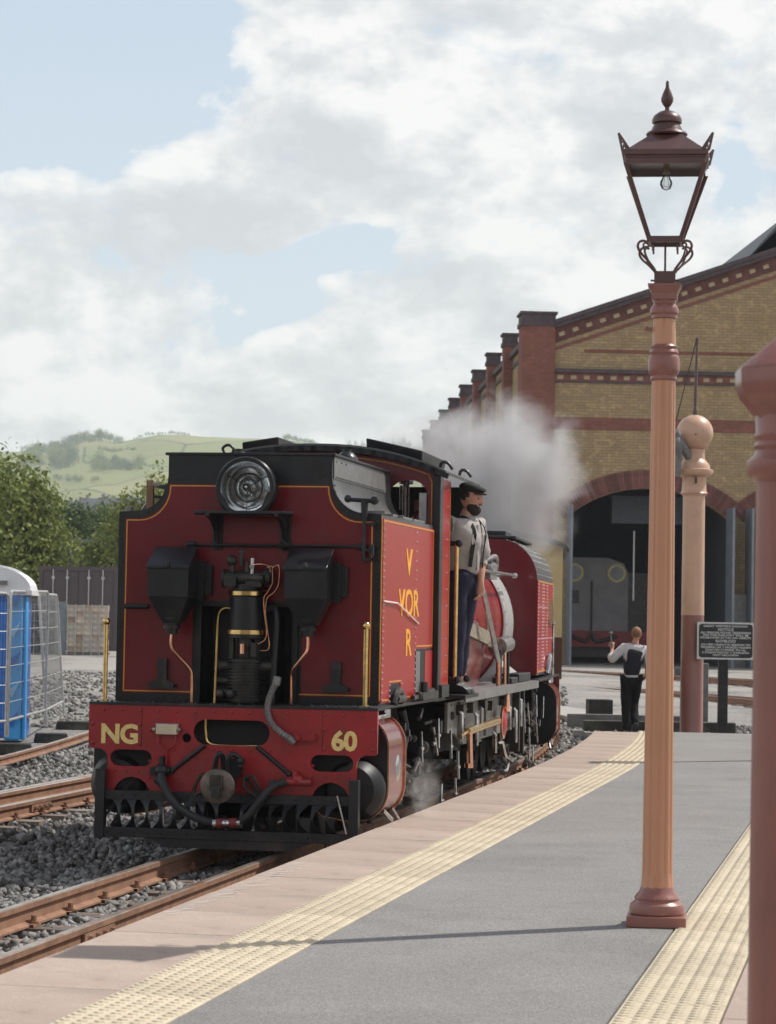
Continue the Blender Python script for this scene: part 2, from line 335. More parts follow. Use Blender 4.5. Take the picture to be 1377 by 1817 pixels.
# ------------------------------------------------------------ ground
def gz(x, y):
    z = -.36-.07*(1-sstep(29, 34, y))+sstep(40, 82, y)*(.72 if x < 0 else .72-.28*min(1, x/5))
    if y > 110: z += (y-110)*.006
    return z
def near_stock():
    # ground sheet out to the foot of the hills
    ys = [-30, -10, 0, 6, 10, 14, 18, 22, 26, 30, 34, 38, 42, 46, 50, 55, 60, 65, 70, 76, 82, 90, 100, 115, 140, 180, 240, 320, 420, 560]
    rows = []; g = G(); n = 60
    for y in ys:
        w = 40+abs(y)*1.2
        for i in range(n+1):
            x = -w+2*w*i/n; g.v.append((x, y, gz(x, y)))
    for j in range(len(ys)-1):
        for i in range(n):
            g.f.append((j*(n+1)+i, j*(n+1)+i+1, (j+1)*(n+1)+i+1, (j+1)*(n+1)+i)); g.m.append(0)
    m = bpy.data.materials.new('gravel_ground'); m.use_nodes = True; nt = m.node_tree; nt.nodes.clear(); N = NT(nt)
    out = N.n('ShaderNodeOutputMaterial'); p = N.n('ShaderNodeBsdfPrincipled', ins={'Roughness': .92, 'Specular IOR Level': .25}); nt.links.new(p.outputs[0], out.inputs[0])
    tc = N.n('ShaderNodeTexCoord').outputs['Object']
    v = N.n('ShaderNodeTexVoronoi', ins={'Vector': tc, 'Scale': 19.}); v2 = N.n('ShaderNodeTexVoronoi', feature='DISTANCE_TO_EDGE', ins={'Vector': tc, 'Scale': 19.})
    st = N.n('ShaderNodeVectorMath', operation='SCALE', ins={0: N.mix(N.ramp(v.outputs['Color'], [(.1, 0.), (.9, 1.)]), (.13, .125, .12), (.36, .345, .325)), 'Scale': N.ramp(v2.outputs[0], [(0, .25), (.09, 1.)])}).outputs[0]
    big = N.noise(tc, .35, 6, .6)
    dust = N.mix(N.ramp(N.noise(tc, 5, 5, .7), [(.3, 0.), (.7, 1.)]), (.27, .25, .225), (.40, .38, .345))
    sepn = N.n('ShaderNodeSeparateXYZ', ins={0: tc})
    fy = N.ramp(N.math('DIVIDE', sepn.outputs[1], 100.), [(.38, 0.), (.60, 1.)])
    fac = N.math('MULTIPLY', N.ramp(big, [(.38, 0.), (.52, 1.)]), fy)
    cg = N.mix(fac, st, dust)
    far = N.ramp(N.math('DIVIDE', sepn.outputs[1], 200.), [(.5, 0.), (.62, 1.)])
    cg = N.mix(far, cg, (.085, .12, .035))
    nt.links.new(cg, p.inputs['Base Color'])
    b = N.n('ShaderNodeBump', ins={'Height': v2.outputs[0], 'Strength': .8, 'Distance': .03}); nt.links.new(b.outputs[0], p.inputs['Normal'])
    o = g.build('ground', m, kind='structure', smooth=60)
    return o
ground = near_stock()

# hills
HP = [(-900, 800), (-300, 806), (0, 806), (50, 803), (100, 797), (140, 783), (180, 778), (215, 787), (262, 771), (300, 768), (340, 772), (430, 774), (510, 774), (545, 781), (590, 794), (640, 792), (720, 784), (800, 790), (1000, 810), (1377, 830), (2200, 850)]
def hill_e(px):
    for (a, b), (c, d) in zip(HP, HP[1:]):
        if px <= c: k = max(0, (px-a)/(c-a)); k = k*k*(3-2*k); return (1095-(b+(d-b)*k))/4500
    return (1095-850)/4500
def hill_z(x, y):
    if y < 500: return -.36+.36+(y-110)*.006
    px = 688+4500*x/y; top = hill_e(px)
    base = ((500-110)*.006)/500
    k = min(1, (y-500)/1700); k2 = .52*sstep(0, .42, k)+.48*sstep(.25, 1, k)
    e = base+(top-base)*k2
    if y > 2200: e = top-(y-2200)/1500*.03
    return e*y+mnoise.noise(Vector((x*.004, y*.004, 0)))*7*sstep(500, 1100, y)*(1-sstep(1900, 2200, y))
def build_hills():
    g = G(); ys = [470, 500, 540, 580]+list(range(640, 2200, 50))+[2200, 2250, 2400, 2700, 3200]; n = 150
    for y in ys:
        for i in range(n+1):
            u = -.62+1.24*i/n; g.v.append((u*y, y, hill_z(u*y, y)-(1.5 if y < 500 else 0)))
    for j in range(len(ys)-1):
        for i in range(n):
            g.f.append((j*(n+1)+i, j*(n+1)+i+1, (j+1)*(n+1)+i+1, (j+1)*(n+1)+i)); g.m.append(0)
    m = bpy.data.materials.new('hill_pasture'); m.use_nodes = True; nt = m.node_tree; nt.nodes.clear(); N = NT(nt)
    out = N.n('ShaderNodeOutputMaterial'); p = N.n('ShaderNodeBsdfPrincipled', ins={'Roughness': .95, 'Specular IOR Level': .1}); nt.links.new(p.outputs[0], out.inputs[0])
    tc = N.n('ShaderNodeTexCoord').outputs['Object']
    mp = N.n('ShaderNodeMapping', ins={'Vector': tc, 'Scale': (1, .42, 0), 'Rotation': (0, 0, .25)}).outputs[0]
    v = N.n('ShaderNodeTexVoronoi', ins={'Vector': mp, 'Scale': .0125}); e = N.n('ShaderNodeTexVoronoi', feature='DISTANCE_TO_EDGE', ins={'Vector': mp, 'Scale': .0125})
    vc = N.n('ShaderNodeSeparateColor', ins={0: v.outputs['Color']}).outputs[0]
    fld = N.ramp(vc, [(.1, (.15, .20, .060)), (.35, (.20, .235, .085)), (.6, (.27, .265, .12)), (.85, (.13, .19, .055))])
    fld = N.mix(N.ramp(N.noise(tc, .012, 6, .6), [(.4, 0.), (.62, .8)]), fld, (.22, .215, .09))
    hed = N.ramp(N.math('ADD', e.outputs[0], N.math('MULTIPLY', N.noise(tc, .03, 4, .6), .03)), [(.022, 1.), (.032, 0.)])
    nt.links.new(N.mix(hed, fld, (.045, .062, .028)), p.inputs['Base Color'])
    return g.build('hills', m, kind='structure', smooth=80)
build_hills()

# ------------------------------------------------------------ platform
def strip(g, o0, o1, t0, t1, z, step=1., m=0):
    n = max(1, int(round((t1-t0)/step)))
    for i in range(n):
        a = t0+(t1-t0)*i/n; b = t0+(t1-t0)*(i+1)/n
        P = [path_pt(a, o0)[0], path_pt(a, o1)[0], path_pt(b, o1)[0], path_pt(b, o0)[0]]
        g.hexa([(p.x, p.y, z[0]) for p in P]+[(p.x, p.y, z[1]) for p in P], m)
TEND = 35.2
platform = thing('platform', None, None); platform['kind'] = 'structure'
core = G(); strip(core, .06, 3.56, -8, TEND-.05, (-.6, -.02), 1.2); core.build('platform_core', M_CONC, platform)
def loopstrip(name, o0, o1, t0, t1, z0, z1, m, step=.6):
    g = G(); n = int((t1-t0)/step); vs = []
    for i in range(n+1):
        t = t0+(t1-t0)*i/n
        for o, z in ((o0, z0), (o0, z1), (o1, z1), (o1, z0)):
            p = path_pt(t, o)[0]; vs.append((p.x, p.y, z))
    fs = [(i*4+j, i*4+(j+1) % 4, (i+1)*4+(j+1) % 4, (i+1)*4+j) for i in range(n) for j in range(4)]+[(3, 2, 1, 0), tuple(n*4+j for j in range(4))]
    g.add(vs, fs); return g.build(name, m, platform, smooth=0)
loopstrip('asphalt_surface', 1.005, 2.545, -8, TEND, -.03, 0.0, M_ASPH)
# coping slabs, each an object; tactile slabs with their rows of raised lozenges
def slab_mesh(w, l, th, mt, name, ch=.006):
    g = G(); a = ch
    g.v = [(0, 0, -th), (w, 0, -th), (w, l, -th), (0, l, -th), (0, 0, -a), (w, 0, -a), (w, l, -a), (0, l, -a), (a, a, 0), (w-a, a, 0), (w-a, l-a, 0), (a, l-a, 0)]
    g.f = [(0,1,5,4), (1,2,6,5), (2,3,7,6), (3,0,4,7), (4,5,9,8), (5,6,10,9), (6,7,11,10), (7,4,8,11), (8,9,10,11)]; g.m = [0]*9
    return g.mesh(name, mt, 0)
cope = [slab_mesh(.598, .897, .10, M_COPE, 'coping_slab', .003)]
t = -2.0; k = 0
while t < TEND-.5:
    for o0 in (0.0, 2.96):
        if o0 > 1 and (t < 4 or t > 30): pass
        p, h = path_pt(t, o0)
        inst(cope[0], 'coping_slab', platform, (p.x, p.y, .001+random.uniform(-.0015, .0015)), (0, 0, -h))
    t += .9
def tact_mesh():
    g = G(); w = .396; ch = .003
    g.v = [(0,0,-.05),(w,0,-.05),(w,w,-.05),(0,w,-.05),(0,0,-ch),(w,0,-ch),(w,w,-ch),(0,w,-ch),(ch,ch,0),(w-ch,ch,0),(w-ch,w-ch,0),(ch,w-ch,0)]
    g.f = [(0,1,5,4),(1,2,6,5),(2,3,7,6),(3,0,4,7),(4,5,9,8),(5,6,10,9),(6,7,11,10),(7,4,8,11),(8,9,10,11)]; g.m = [0]*9
    for i in range(6):
        for j in range(6):
            cx = .033+i*.066; cy = .033+j*.066; a, b = .0235, .0235; c, d = .017, .019
            vs = [(cx-a, cy-b*.35, 0), (cx, cy-b, 0), (cx+a, cy-b*.35, 0), (cx+a, cy+b*.35, 0), (cx, cy+b, 0), (cx-a, cy+b*.35, 0)]
            vt = [(cx+(x-cx)*.72, cy+(y-cy)*.72, .006) for x, y, _ in vs]
            vs = [(x, y, .0003) for x, y, _ in vs]
            g.add(vs+vt, [(6,7,8,9,10,11)]+[(q, (q+1) % 6, (q+1) % 6+6, q+6) for q in range(6)])
    return g.mesh('tactile_slab', M_TACT, 0)
tm = tact_mesh(); t = 6.4
while t < TEND-.4:
    for o0 in (.602, 2.556):
        p, h = path_pt(t, o0); inst(tm, 'tactile_slab', platform, (p.x, p.y, .004+random.uniform(-.001, .001)), (random.uniform(-.002, .002), random.uniform(-.002, .002), -h))
    t += .4
# white chalky mortar stain marks along the coping edge
g = G()
for i in range(46):
    tt = 12.2+i*.062; o = .03+.05*random.random(); p, h = path_pt(tt, o); l = random.uniform(.05, .16); w = random.uniform(.005, .012); a = -h+random.uniform(-1.2, -.6)
    d = Vector((cos(a+pi/2), sin(a+pi/2), 0)); q = Vector((-d.y, d.x, 0)); p = p+Vector((0, 0, .0045))
    g.add([p, p+d*l, p+d*l+q*w, p+q*w], [(0, 1, 2, 3)])
g.build('paint_scrape', mat('pale_mortar', (.62, .60, .57), .9, var=.1), platform, kind='stuff')

# ------------------------------------------------------------ railway tracks
def rail_section(w=.055, h=.135):
    a = w/2
    return [(-.052, 0), (.052, 0), (.052, .012), (.010, .026), (.009, h-.045), (a-.001, h-.036), (a, h-.006), (a-.008, h), (-a+.008, h), (-a, h-.006), (-a+.001, h-.036), (-.009, h-.045), (-.010, .026), (-.052, .012)]
def sweep_rail(name, pts, z0, parent, w=.055, h=.135, matid=None):
    sec = rail_section(w, h); g = G(); n = len(sec); vs = []
    for i, p in enumerate(pts):
        d = (Vector(pts[min(i+1, len(pts)-1)])-Vector(pts[max(i-1, 0)])).normalized(); r = Vector((d.y, -d.x, 0))
        for a, b in sec: vs.append(Vector((p[0], p[1], z0))+r*a+Vector((0, 0, b)))
    g.v = [tuple(v) for v in vs]
    for i in range(len(pts)-1):
        for j in range(n):
            g.f.append((i*n+j, i*n+(j+1) % n, (i+1)*n+(j+1) % n, (i+1)*n+j)); g.m.append(1 if 6 <= j <= 8 else 0)
    g.f.append(tuple(range(n-1, -1, -1))); g.m.append(0); g.f.append(tuple((len(pts)-1)*n+j for j in range(n))); g.m.append(0)
    return g.build(name, [M_RUST, M_RAILTOP], parent, smooth=30)
def sleeper_mesh(l=1.3, w=.2, th=.11):
    g = G(); g.box(-l/2, l/2, -w/2, w/2, -th, 0); return g
SLM = []
for i in range(3):
    gg = sleeper_mesh(1.25, .2+.01*i); me = gg.mesh('sleeper', M_SLEEP, 0); SLM.append(me)
gch = G(); gch.box(-.075, .075, -.07, .07, 0, .018).cyl((-.052, 0, .01), (-.052, 0, .065), .017, n=6).cyl((-.052, 0, .018), (-.052, 0, .03), .03, n=8)
gch.bar((-.052, 0, .035), (-.012, 0, .03), .05, .014); CLIP = gch.mesh('rail_clip', M_RUST, 20)
gfp = G(); gfp.box(-.03, -.012, -.27, .27, .028, .092)
for k in range(4):
    yy = -.195+k*.13; gfp.cyl((-.03, yy, .06), (-.055, yy, .06), .021, n=6); gfp.cyl((-.05, yy, .06), (-.075, yy, .06), .011, n=6)
FISH = gfp.mesh('fishplate', M_RUST, 20)
RB = -.335
def track(name, label, fn, t0, t1, sl0, sl1, gauge=.655, joints=(), sp=.68, clips=True, extra=None):
    tr = thing(name, label, 'railway track')
    for sgn in (-1, 1):
        pts = [tuple(fn(t0+(t1-t0)*i/60, sgn*gauge/2)[0]) for i in range(61)]
        sweep_rail('rail', pts, RB, tr)
    t = sl0; k = 0
    while t < sl1:
        p, h = fn(t, 0); inst(SLM[k % 3], 'sleeper', tr, (p.x, p.y, RB-.004), (0, 0, -h+random.uniform(-.02, .02)))
        if clips:
            for sgn in (-1, 1):
                for s2 in (-1, 1):
                    p, h = fn(t, sgn*gauge/2); inst(CLIP, 'rail_clip', tr, (p.x, p.y, RB-.002), (0, 0, -h+(pi if s2 > 0 else 0)))
        t += sp+random.uniform(-.02, .02); k += 1
    for tj in joints:
        for sgn in (-1, 1):
            for s2 in (0, 1):
                p, h = fn(tj+(0.15 if sgn > 0 else 0), sgn*gauge/2); inst(FISH, 'fishplate', tr, (p.x, p.y, RB), (0, 0, -h+pi*s2))
    return tr
track('main_track', 'rusty narrow gauge track running beside the platform under the red locomotive', lambda t, o: path_pt(t, -1.03+o), 2, 72, 4, 40, joints=(13.3, 19.3, 25.3))
def left_fn(t, o):
    p, h = path_pt(min(t, 60), -4.35-.012*max(0, t-26)+o, rate=.25); return p, h
track('siding_track', 'rusty siding track left of the locomotive between it and the site fencing', left_fn, 8, 66, 18, 46, joints=(27.6, 22.0))
# check rails of the siding turnout
ck = thing('check_rail', 'short rusty check rail spiked beside the siding rails left of the locomotive', 'check rail')
pts = [tuple(left_fn(21+i*.5, -.24)[0]) for i in range(24)]; sweep_rail('rail', pts, RB, ck)
for i in range(7):
    p, h = left_fn(22+i*1.4, -.285); g = G(); g.box(-.05, .03, -.06, .06, 0, .09).cyl((-.03, 0, .09), (-.03, 0, .12), .016, n=6)
    g.build('chair', M_SOOT, ck, (p.x, p.y, RB), (0, 0, -h))
# old rail curving off to the left by the fencing
orl = thing('disused_rail', 'single rusty rail curving away in the gravel in front of the site fencing', 'rail')
pts = [(-5.9+.0, 18.5), (-5.35, 21.6), (-4.92, 25.), (-4.62, 28.5), (-4.42, 32.), (-4.3, 36.), (-4.25, 41.)]
pts = [tuple(v)[:2] for v in smooth_path([(a, b, 0) for a, b in pts], 5)]; sweep_rail('rail', pts, RB+.02, orl, .05, .11)
# tracks in the yard in front of the engine shed
def yard_fn(px, py, ang):
    def f(t, o):
        h = radians(ang); return Vector((px+t*sin(h)+o*cos(h), py+t*cos(h)-o*sin(h), 0)), h
    return f
def curve_fn(P):
    Q = smooth_path([(a, b, 0) for a, b in P], 12)
    L = [0]
    for a, b in zip(Q, Q[1:]): L.append(L[-1]+(b-a).length)
    def f(t, o):
        t = max(0, min(t, L[-1]-.001)); i = 0
        while i < len(L)-2 and L[i+1] < t: i += 1
        k = (t-L[i])/(L[i+1]-L[i]); p = Q[i].lerp(Q[i+1], k)
        a = Q[min(i+1, len(Q)-1)]-Q[i]; h = atan2(a.x, a.y); p = p+Vector((cos(h), -sin(h), 0))*o; return p, h
    return f, L[-1]
f, L = curve_fn([(1.0, 69), (4.6, 64.5), (7.2, 58), (9.2, 50), (10.6, 42)])
def raise_track(tr, dz): tr.location.z = dz
tr = track('shed_track', 'rusty track curving across the yard from the shed, nearer the platform end', f, 0, L, .4, L-.5, clips=False); raise_track(tr, .12)
f, L = curve_fn([(2.5, 80), (5.6, 74.), (9.5, 66), (12.5, 58), (15., 49)])
tr = track('shed_track', 'rusty track curving across the yard just before the shed doors', f, 0, L, .4, L-.5, clips=False); raise_track(tr, .30)

# ------------------------------------------------------------ ballast stones (uncountable)
def stones(name, regions, label, mt):
    ico = [(-1,-1,-1),(1,-1,-1),(1,1,-1),(-1,1,-1),(-1,-1,1),(1,-1,1),(1,1,1),(-1,1,1)]
    fc = [(0,2,1),(0,3,2),(4,5,6),(4,6,7),(0,1,5),(0,5,4),(1,2,6),(1,6,5),(2,3,7),(2,7,6),(3,0,4),(3,4,7)]
    ico = np.array(ico)*.72; fc = np.array(fc); V = []; F = []; off = 0
    for (fn, n, size) in regions:
        for _ in range(n):
            x, y, z = fn()
            if x is None: continue
            R = RNG.normal(size=(3, 3)); q, _r = np.linalg.qr(R); s = size*RNG.uniform(.55, 1.25)
            sc = np.array([1, RNG.uniform(.55, .95), RNG.uniform(.35, .7)])*s
            pts = ((ico+RNG.uniform(-.34, .34, (8, 3)))*sc) @ q.T+np.array([x, y, z+s*.25]); V.append(pts); F.append(fc+off); off += 8
    V = np.concatenate(V); F = np.concatenate(F); me = bpy.data.meshes.new(name); me.vertices.add(len(V)); me.vertices.foreach_set('co', V.ravel().astype(np.float32))
    me.loops.add(len(F)*3); me.loops.foreach_set('vertex_index', F.ravel().astype(np.int32)); me.polygons.add(len(F))
    me.polygons.foreach_set('loop_start', np.arange(0, len(F)*3, 3, dtype=np.int32)); me.update(calc_edges=True); me.validate(); me.materials.append(mt)
    o = bpy.data.objects.new(name, me); COL.objects.link(o); tag(o, label, 'ballast', kind='stuff'); return o
def reg(t0, t1, o0, o1, bias=1.):
    def f():
        t = t0+(t1-t0)*RNG.uniform()**bias; o = RNG.uniform(o0, o1); p, h = path_pt(t, o)
        a = abs(abs(o+1.03)-.3275)
        if a < .065: return None, 0, 0
        base = -.39 if abs(o+1.03) > .75 else -.378
        if 30 < t: base = max(base, -.37)
        if t > 40: base = gz(p.x, p.y)-.005
        return p.x, p.y, base+RNG.uniform(-.02, .02)
    return f
stones('ballast', [(reg(10, 20, -3.2, -.02), 12500, .033), (reg(20, 30, -6.5, -1.6), 9000, .038), (reg(30, 44, -7., .6), 9000, .046), (reg(12, 34, -1.6, 0), 3500, .036), (reg(34.5, 46, -.4, 5.), 3800, .045), (reg(40, 62, -13., -.5), 7000, .055)],
       'grey crushed stone ballast between and beside the rails', M_STONE)

# ------------------------------------------------------------ steam locomotive (three units: near unit A, boiler unit B, far unit C)
def frame_mat(O, th): return Matrix.Translation((O[0], O[1], -.2)) @ Matrix.Rotation(-th, 4, 'Z')
def sub_frame(Mx, s0, th):
    p = Mx @ Vector((0, s0, 0)); return frame_mat((p.x-sin(th)*s0, p.y-cos(th)*s0), th)
FA = frame_mat((-1.085, 18.14), radians(11)); FB = sub_frame(FA, 2.2, radians(10)); FC = sub_frame(FB, 9.4, radians(7.5))
loco = thing('steam_locomotive', 'maroon narrow gauge articulated steam locomotive with big round headlamp, numbered NG 60, at the platform', 'steam locomotive')
loco.matrix_world = FA
mB = FA.inverted() @ FB; mC = FA.inverted() @ FC; I4 = Matrix.Identity(4)
def ribbon(g, pts, w, y0, y1, closed=False, m=0):
    # flat line of width w following pts (x,z) on a front face between depths y0,y1
    n = len(pts); P = [Vector((a, b)) for a, b in pts]
    for i in range(n if closed else n-1):
        a = P[i]; b = P[(i+1) % n]; d = (b-a)
        if d.length < 1e-6: continue
        d.normalize(); q = Vector((-d.y, d.x))*w/2; e = d*w*.5
        g.prism([tuple(a-q-e), tuple(b-q+e), tuple(b+q+e), tuple(a+q-e)], 'y', y0, y1, m)
def ribbon_side(g, pts, w, x0, x1, m=0):
    P = [Vector((a, b)) for a, b in pts]
    for a, b in zip(P, P[1:]):
        d = (b-a).normalized(); q = Vector((-d.y, d.x))*w/2; e = d*w*.5
        g.prism([tuple(a-q-e), tuple(b-q+e), tuple(b+q+e), tuple(a+q-e)], 'x', x0, x1, m)
def rivrow(g, a, b, n, d, r=.010, h=.008, m=0):
    a = Vector(a); b = Vector(b)
    for i in range(n): g.rivet(a.lerp(b, i/max(1, n-1)), d, r, h, m)

def unit_A():
    P = loco
    # buffer beam with its slots
    out = [(-1.06, 1.035), (-1.06, .735), (-1.045, .722), (-.985, .722)]+arc(-.985, .65, .072, 90, 0, 4)[1:]+[(-.913, .385)]
    out += [(-.87, .385)]+arc(-.73, .385, .14, 180, 0, 8)+[(.59, .385)]+arc(.73, .385, .14, 180, 0, 8)+[(.913, .385), (.913, .65)]+arc(.985, .65, .072, 180, 90, 4)[1:]+[(1.045, .722), (1.06, .735), (1.06, 1.035)]
    # dedupe
    o2 = [out[0]]
    for p in out[1:]:
        if (abs(p[0]-o2[-1][0])+abs(p[1]-o2[-1][1])) > 1e-4: o2.append(p)
    holes = [slot(-.895, -.585, .600, .718), slot(.580, .893, .600, .718), slot(-.28, .28, .768, .948, 8), arc(-.33, .812, .034, 0, 337, 10)]
    plate('buffer_beam', o2, holes, .03, M_BEAM, P, 0)
    g = G(); g.box(-1.06, 1.06, -.017, .37, 1.036, 1.056)
    for i in range(20): g.rivet((-1.0+i*.105, -.0, 1.056), (0, 0, 1), .012, .012)
    for i in range(16): g.bar((.30+i*.047, .02, 1.059), (.34+i*.047, .30, 1.059), .012, .006)
    g.build('beam_deck', M_BLKM, P, bevel=.002)
    # rear structure seen through slots
    g = G(); g.box(-.87, .87, .10, .14, .42, 1.03).box(-.5, .5, .03, .10, .55, .60); g.build('inner_stretcher', M_DARK, P)
    g = G()
    for u in np.linspace(-.95, .95, 15): g.rivet((u, -.0155, 1.0), (0, -1, 0), .013, .010)
    for u in (-1.03, -.68, .68, 1.03):
        for z in (.90, .76): g.rivet((u, -.0155, z), (0, -1, 0), .016, .012)
    for u in (-.6, .6, -.52, .53):
        for z in (.52, .64, .86): g.rivet((u, -.0155, z), (0, -1, 0), .012, .009)
    for u in np.linspace(-.42, .42, 7): g.rivet((u, -.0155, .725 if abs(u) > .3 else .735), (0, -1, 0), .012, .009)
    for u in np.linspace(-.86, -.6, 4): g.rivet((u, -.0155, .565), (0, -1, 0), .011, .009); g.rivet((-u, -.0155, .565), (0, -1, 0), .011, .009)
    for i in range(26):
        a = random.uniform(-.5, .5); z = random.uniform(.42, .70)
        if abs(a) > .16: g.rivet((a, -.0155, z), (0, -1, 0), .010, .008)
    g.build('beam_rivets', M_BEAM, P)
    g = G(); ribbon(g, [(-.664, 1.03), (-.664, .74)], .004, -.0175, -.0152); ribbon(g, [(.664, 1.03), (.664, .74)], .004, -.0175, -.0152); g.build('beam_joint', M_SOOT, P)
    def ft(x, z, y): return Matrix.Translation((x, y, z)) @ Matrix.Rotation(pi/2, 4, 'X')
    text('number_letters', 'NG', .188, M_GOLD, P, ft(-.828, .822, -.018), .002, .007, 1.02, spacing=.95)
    text('number_letters', '60', .188, M_GOLD, P, ft(.822, .812, -.018), .002, .007, 1.02, spacing=.95)
    # small cream lamp and its wiring
    g = G(); g.box(-.545, -.39, -.07, -.016, .835, .905, 0).box(-.555, -.38, -.05, -.02, .902, .912, 1)
    for u in (-.56, -.375): g.cyl((u, -.02, .87), (u, -.075, .87), .014, n=8, m=1)
    g.build('marker_lamp', [mat('aged_cream_lens', (.62, .52, .36), .4, var=.1), M_STEEL], P, bevel=.004)
    g = G(); g.tube(smooth_path([(-.53, -.04, .835), (-.53, -.05, .77), (-.468, -.05, .73), (-.405, -.05, .77), (-.405, -.04, .835)]), .006, 6).tube([(-.468, -.05, .73), (-.468, -.04, .50)], .007, 6)
    g.build('lamp_conduit', M_BEAM, P)
    # diagonal struts
    for sx in (-1, 1):
        g = G(); g.cyl((sx*.19, -.03, .765), (sx*.43, -.03, .578), .016, n=8).sph((sx*.43, -.03, .575), .024, 8); g.build('strut', M_BLK, P)
    g = G(); g.tube(smooth_path([(-.19, -.015, .95), (-.19, .0, .85), (-.16, .0, .775), (.0, -.005, .762), (.25, -.005, .768)]), .010, 8); g.build('slot_pipe', M_BRASS, P)
    # coupler: disc, stem, shackles, hook chains
    g = G(); g.lathe([(.03, -.40), (.105, -.40), (.122, -.39), (.122, -.365), (.10, -.35), (.045, -.345), (.045, -.02)], (0, 0, .50), (0, 1, 0), 28)
    g.build('buffer_disc', mat('worn_buffer_face', (.10, .085, .075), .5, metal=.5, var=.3, scale=20, col2=(.19, .15, .12), f2=.55), P)
    g = G(); g.box(-.045, .045, -.43, -.35, .47, .58).box(-.03, .03, -.44, -.40, .42, .50); g.build('coupling_slot', M_SOOT, P, bevel=.006)
    g = G(); g.tube([(-.08, -.14, .64)]+smooth_path([(-.07, -.2, .60), (-.05, -.22, .70), (-.02, -.2, .71), (-.01, -.18, .62)]), .019, 8)
    g.tube(smooth_path([(.03, -.2, .60), (.03, -.22, .69), (.07, -.2, .715), (.11, -.18, .67), (.12, -.2, .62)]), .019, 8).box(-.05, .09, -.1, -.02, .55, .68).sph((.12, -.2, .67), .03, 8)
    g.build('coupling_shackle', M_BLK, P)
    for sx in (-1, 1):
        g = G(); a = [(sx*.19, -.12, .56), (sx*.14, -.13, .55), (sx*.13, -.13, .49), (sx*.17, -.13, .45), (sx*.23, -.12, .42), (sx*.235, -.12, .47), (sx*.20, -.12, .54), (sx*.19, -.12, .56)]
        g.tube(smooth_path(a, 3), .012, 6)
        if sx > 0: g.tube([(.14, -.1, .54), (.24, -.12, .42), (.33, -.1, .50)], .016, 6).sph((.33, -.1, .51), .032, 8)
        g.build('side_chain', M_SOOT, P)
    # brake hose
    hp = smooth_path([(-.50, -.06, .565), (-.47, -.12, .50), (-.40, -.15, .39), (-.29, -.17, .30), (-.16, -.18, .245), (-.06, -.18, .225)], 5)
    g = G(); g.tube(hp, .030, 10); g.build('brake_hose', mat('black_rubber', (.018, .018, .02), .55, var=.2, scale=20), P)
    hp = smooth_path([(.10, -.18, .235), (.18, -.18, .29), (.25, -.17, .39), (.33, -.13, .485), (.42, -.08, .525)], 5)
    g = G(); g.tube(hp, .028, 10); g.build('brake_hose', MATS['black_rubber'], P)
    g = G(); g.cyl((-.05, -.18, .223), (.10, -.18, .233), .036, n=12, m=0).sph((.02, -.205, .228), .034, 10, 1).cyl((-.075, -.18, .221), (-.05, -.18, .223), .037, n=12, m=1).cyl((.10, -.18, .233), (.125, -.18, .238), .037, n=12, m=1); g.build('hose_coupling', [mat('red_primer', (.2, .03, .03), .5), M_STEEL], P)
    g = G(); g.sph((-.50, -.05, .575), .055, 10).cyl((-.57, -.04, .575), (-.44, -.04, .575), .03, n=10).cyl((-.50, -.05, .60), (-.50, -.05, .68), .022, n=8).box(-.58, -.53, -.07, -.02, .54, .60).cyl((-.53, -.06, .51), (-.47, -.1, .48), .03, n=8); g.build('vacuum_valve', M_BLK, P)
    g = G(); g.box(.42, .52, -.07, -.016, .50, .56).cyl((.40, -.07, .525), (.60, -.07, .525), .026, n=10).cyl((.48, -.06, .53), (.48, -.06, .60), .022, n=8).sph((.5, -.06, .54), .042, 10); g.build('vacuum_valve', M_BEAM, P)
    # cow-catcher
    g = G()
    g.box(-.95, .94, -.085, -.05, .365, .43).box(-.95, .94, -.10, -.06, .10, .17).box(-.975, -.905, -.11, -.04, .09, .58).box(.88, .95, -.11, -.04, .10, .55)
    for i in range(19):
        g.rivet((-.88+i*.098, -.085, .398), (0, -1, 0), .011, .010); g.rivet((-.88+i*.098, -.10, .135), (0, -1, 0), .010, .010)
    g.prism([(-.62, .10), (.62, .10), (.45, .035), (-.45, .035)], 'y', -.09, -.05)
    g.build('guard_frame', M_BLKM, P, bevel=.003)
    for i, u in enumerate(np.linspace(-.80, .74, 16)):
        if abs(u) < .05: continue
        g = G(); k = 10; lean = -.035*np.sign(u)*0+(.02 if u < 0 else -.02)
        for j in range(k):
            z0 = .17+.20*j/k; z1 = .17+.20*(j+1)/k
            def bow(z): t = (z-.17)/.20; return .050*sin(pi*t), .011+.034*abs(2*t-1)**2.6, (.030 if u < 0 else -.030)*(sin(pi*t)-.5)
            b0, w0, l0 = bow(z0); b1, w1, l1 = bow(z1)
            g.hexa([(u-w0+l0, -.075-b0, z0), (u+w0+l0, -.075-b0-.012, z0), (u+w0+l0, -.067-b0-.012, z0), (u-w0+l0, -.067-b0, z0), (u-w1+l1, -.075-b1, z1), (u+w1+l1, -.075-b1-.012, z1), (u+w1+l1, -.067-b1-.012, z1), (u-w1+l1, -.067-b1, z1)])
        g.build('guard_bar', M_BLK, P)
    g = G(); g.bar((.80, -.10, .44), (.875, -.12, .175), .018, .012); g.build('guard_stay', M_STEEL, P)
    g = G(); g.bar((-.95, -.03, .20), (-.72, .03, .52), .025, .02).bar((-.9, .02, .15), (-.78, .06, .36), .02, .02); g.build('guard_stay', M_BLK, P)
    # brass hand stanchions
    for u in (-1.0, .93):
        g = G(); g.cyl((u, .16, 1.05), (u, .16, 1.62), .017, n=10).sph((u, .16, 1.635), .030, 12).cyl((u, .16, 1.05), (u, .16, 1.07), .03, n=10); g.build('stanchion', M_BRASS, P)
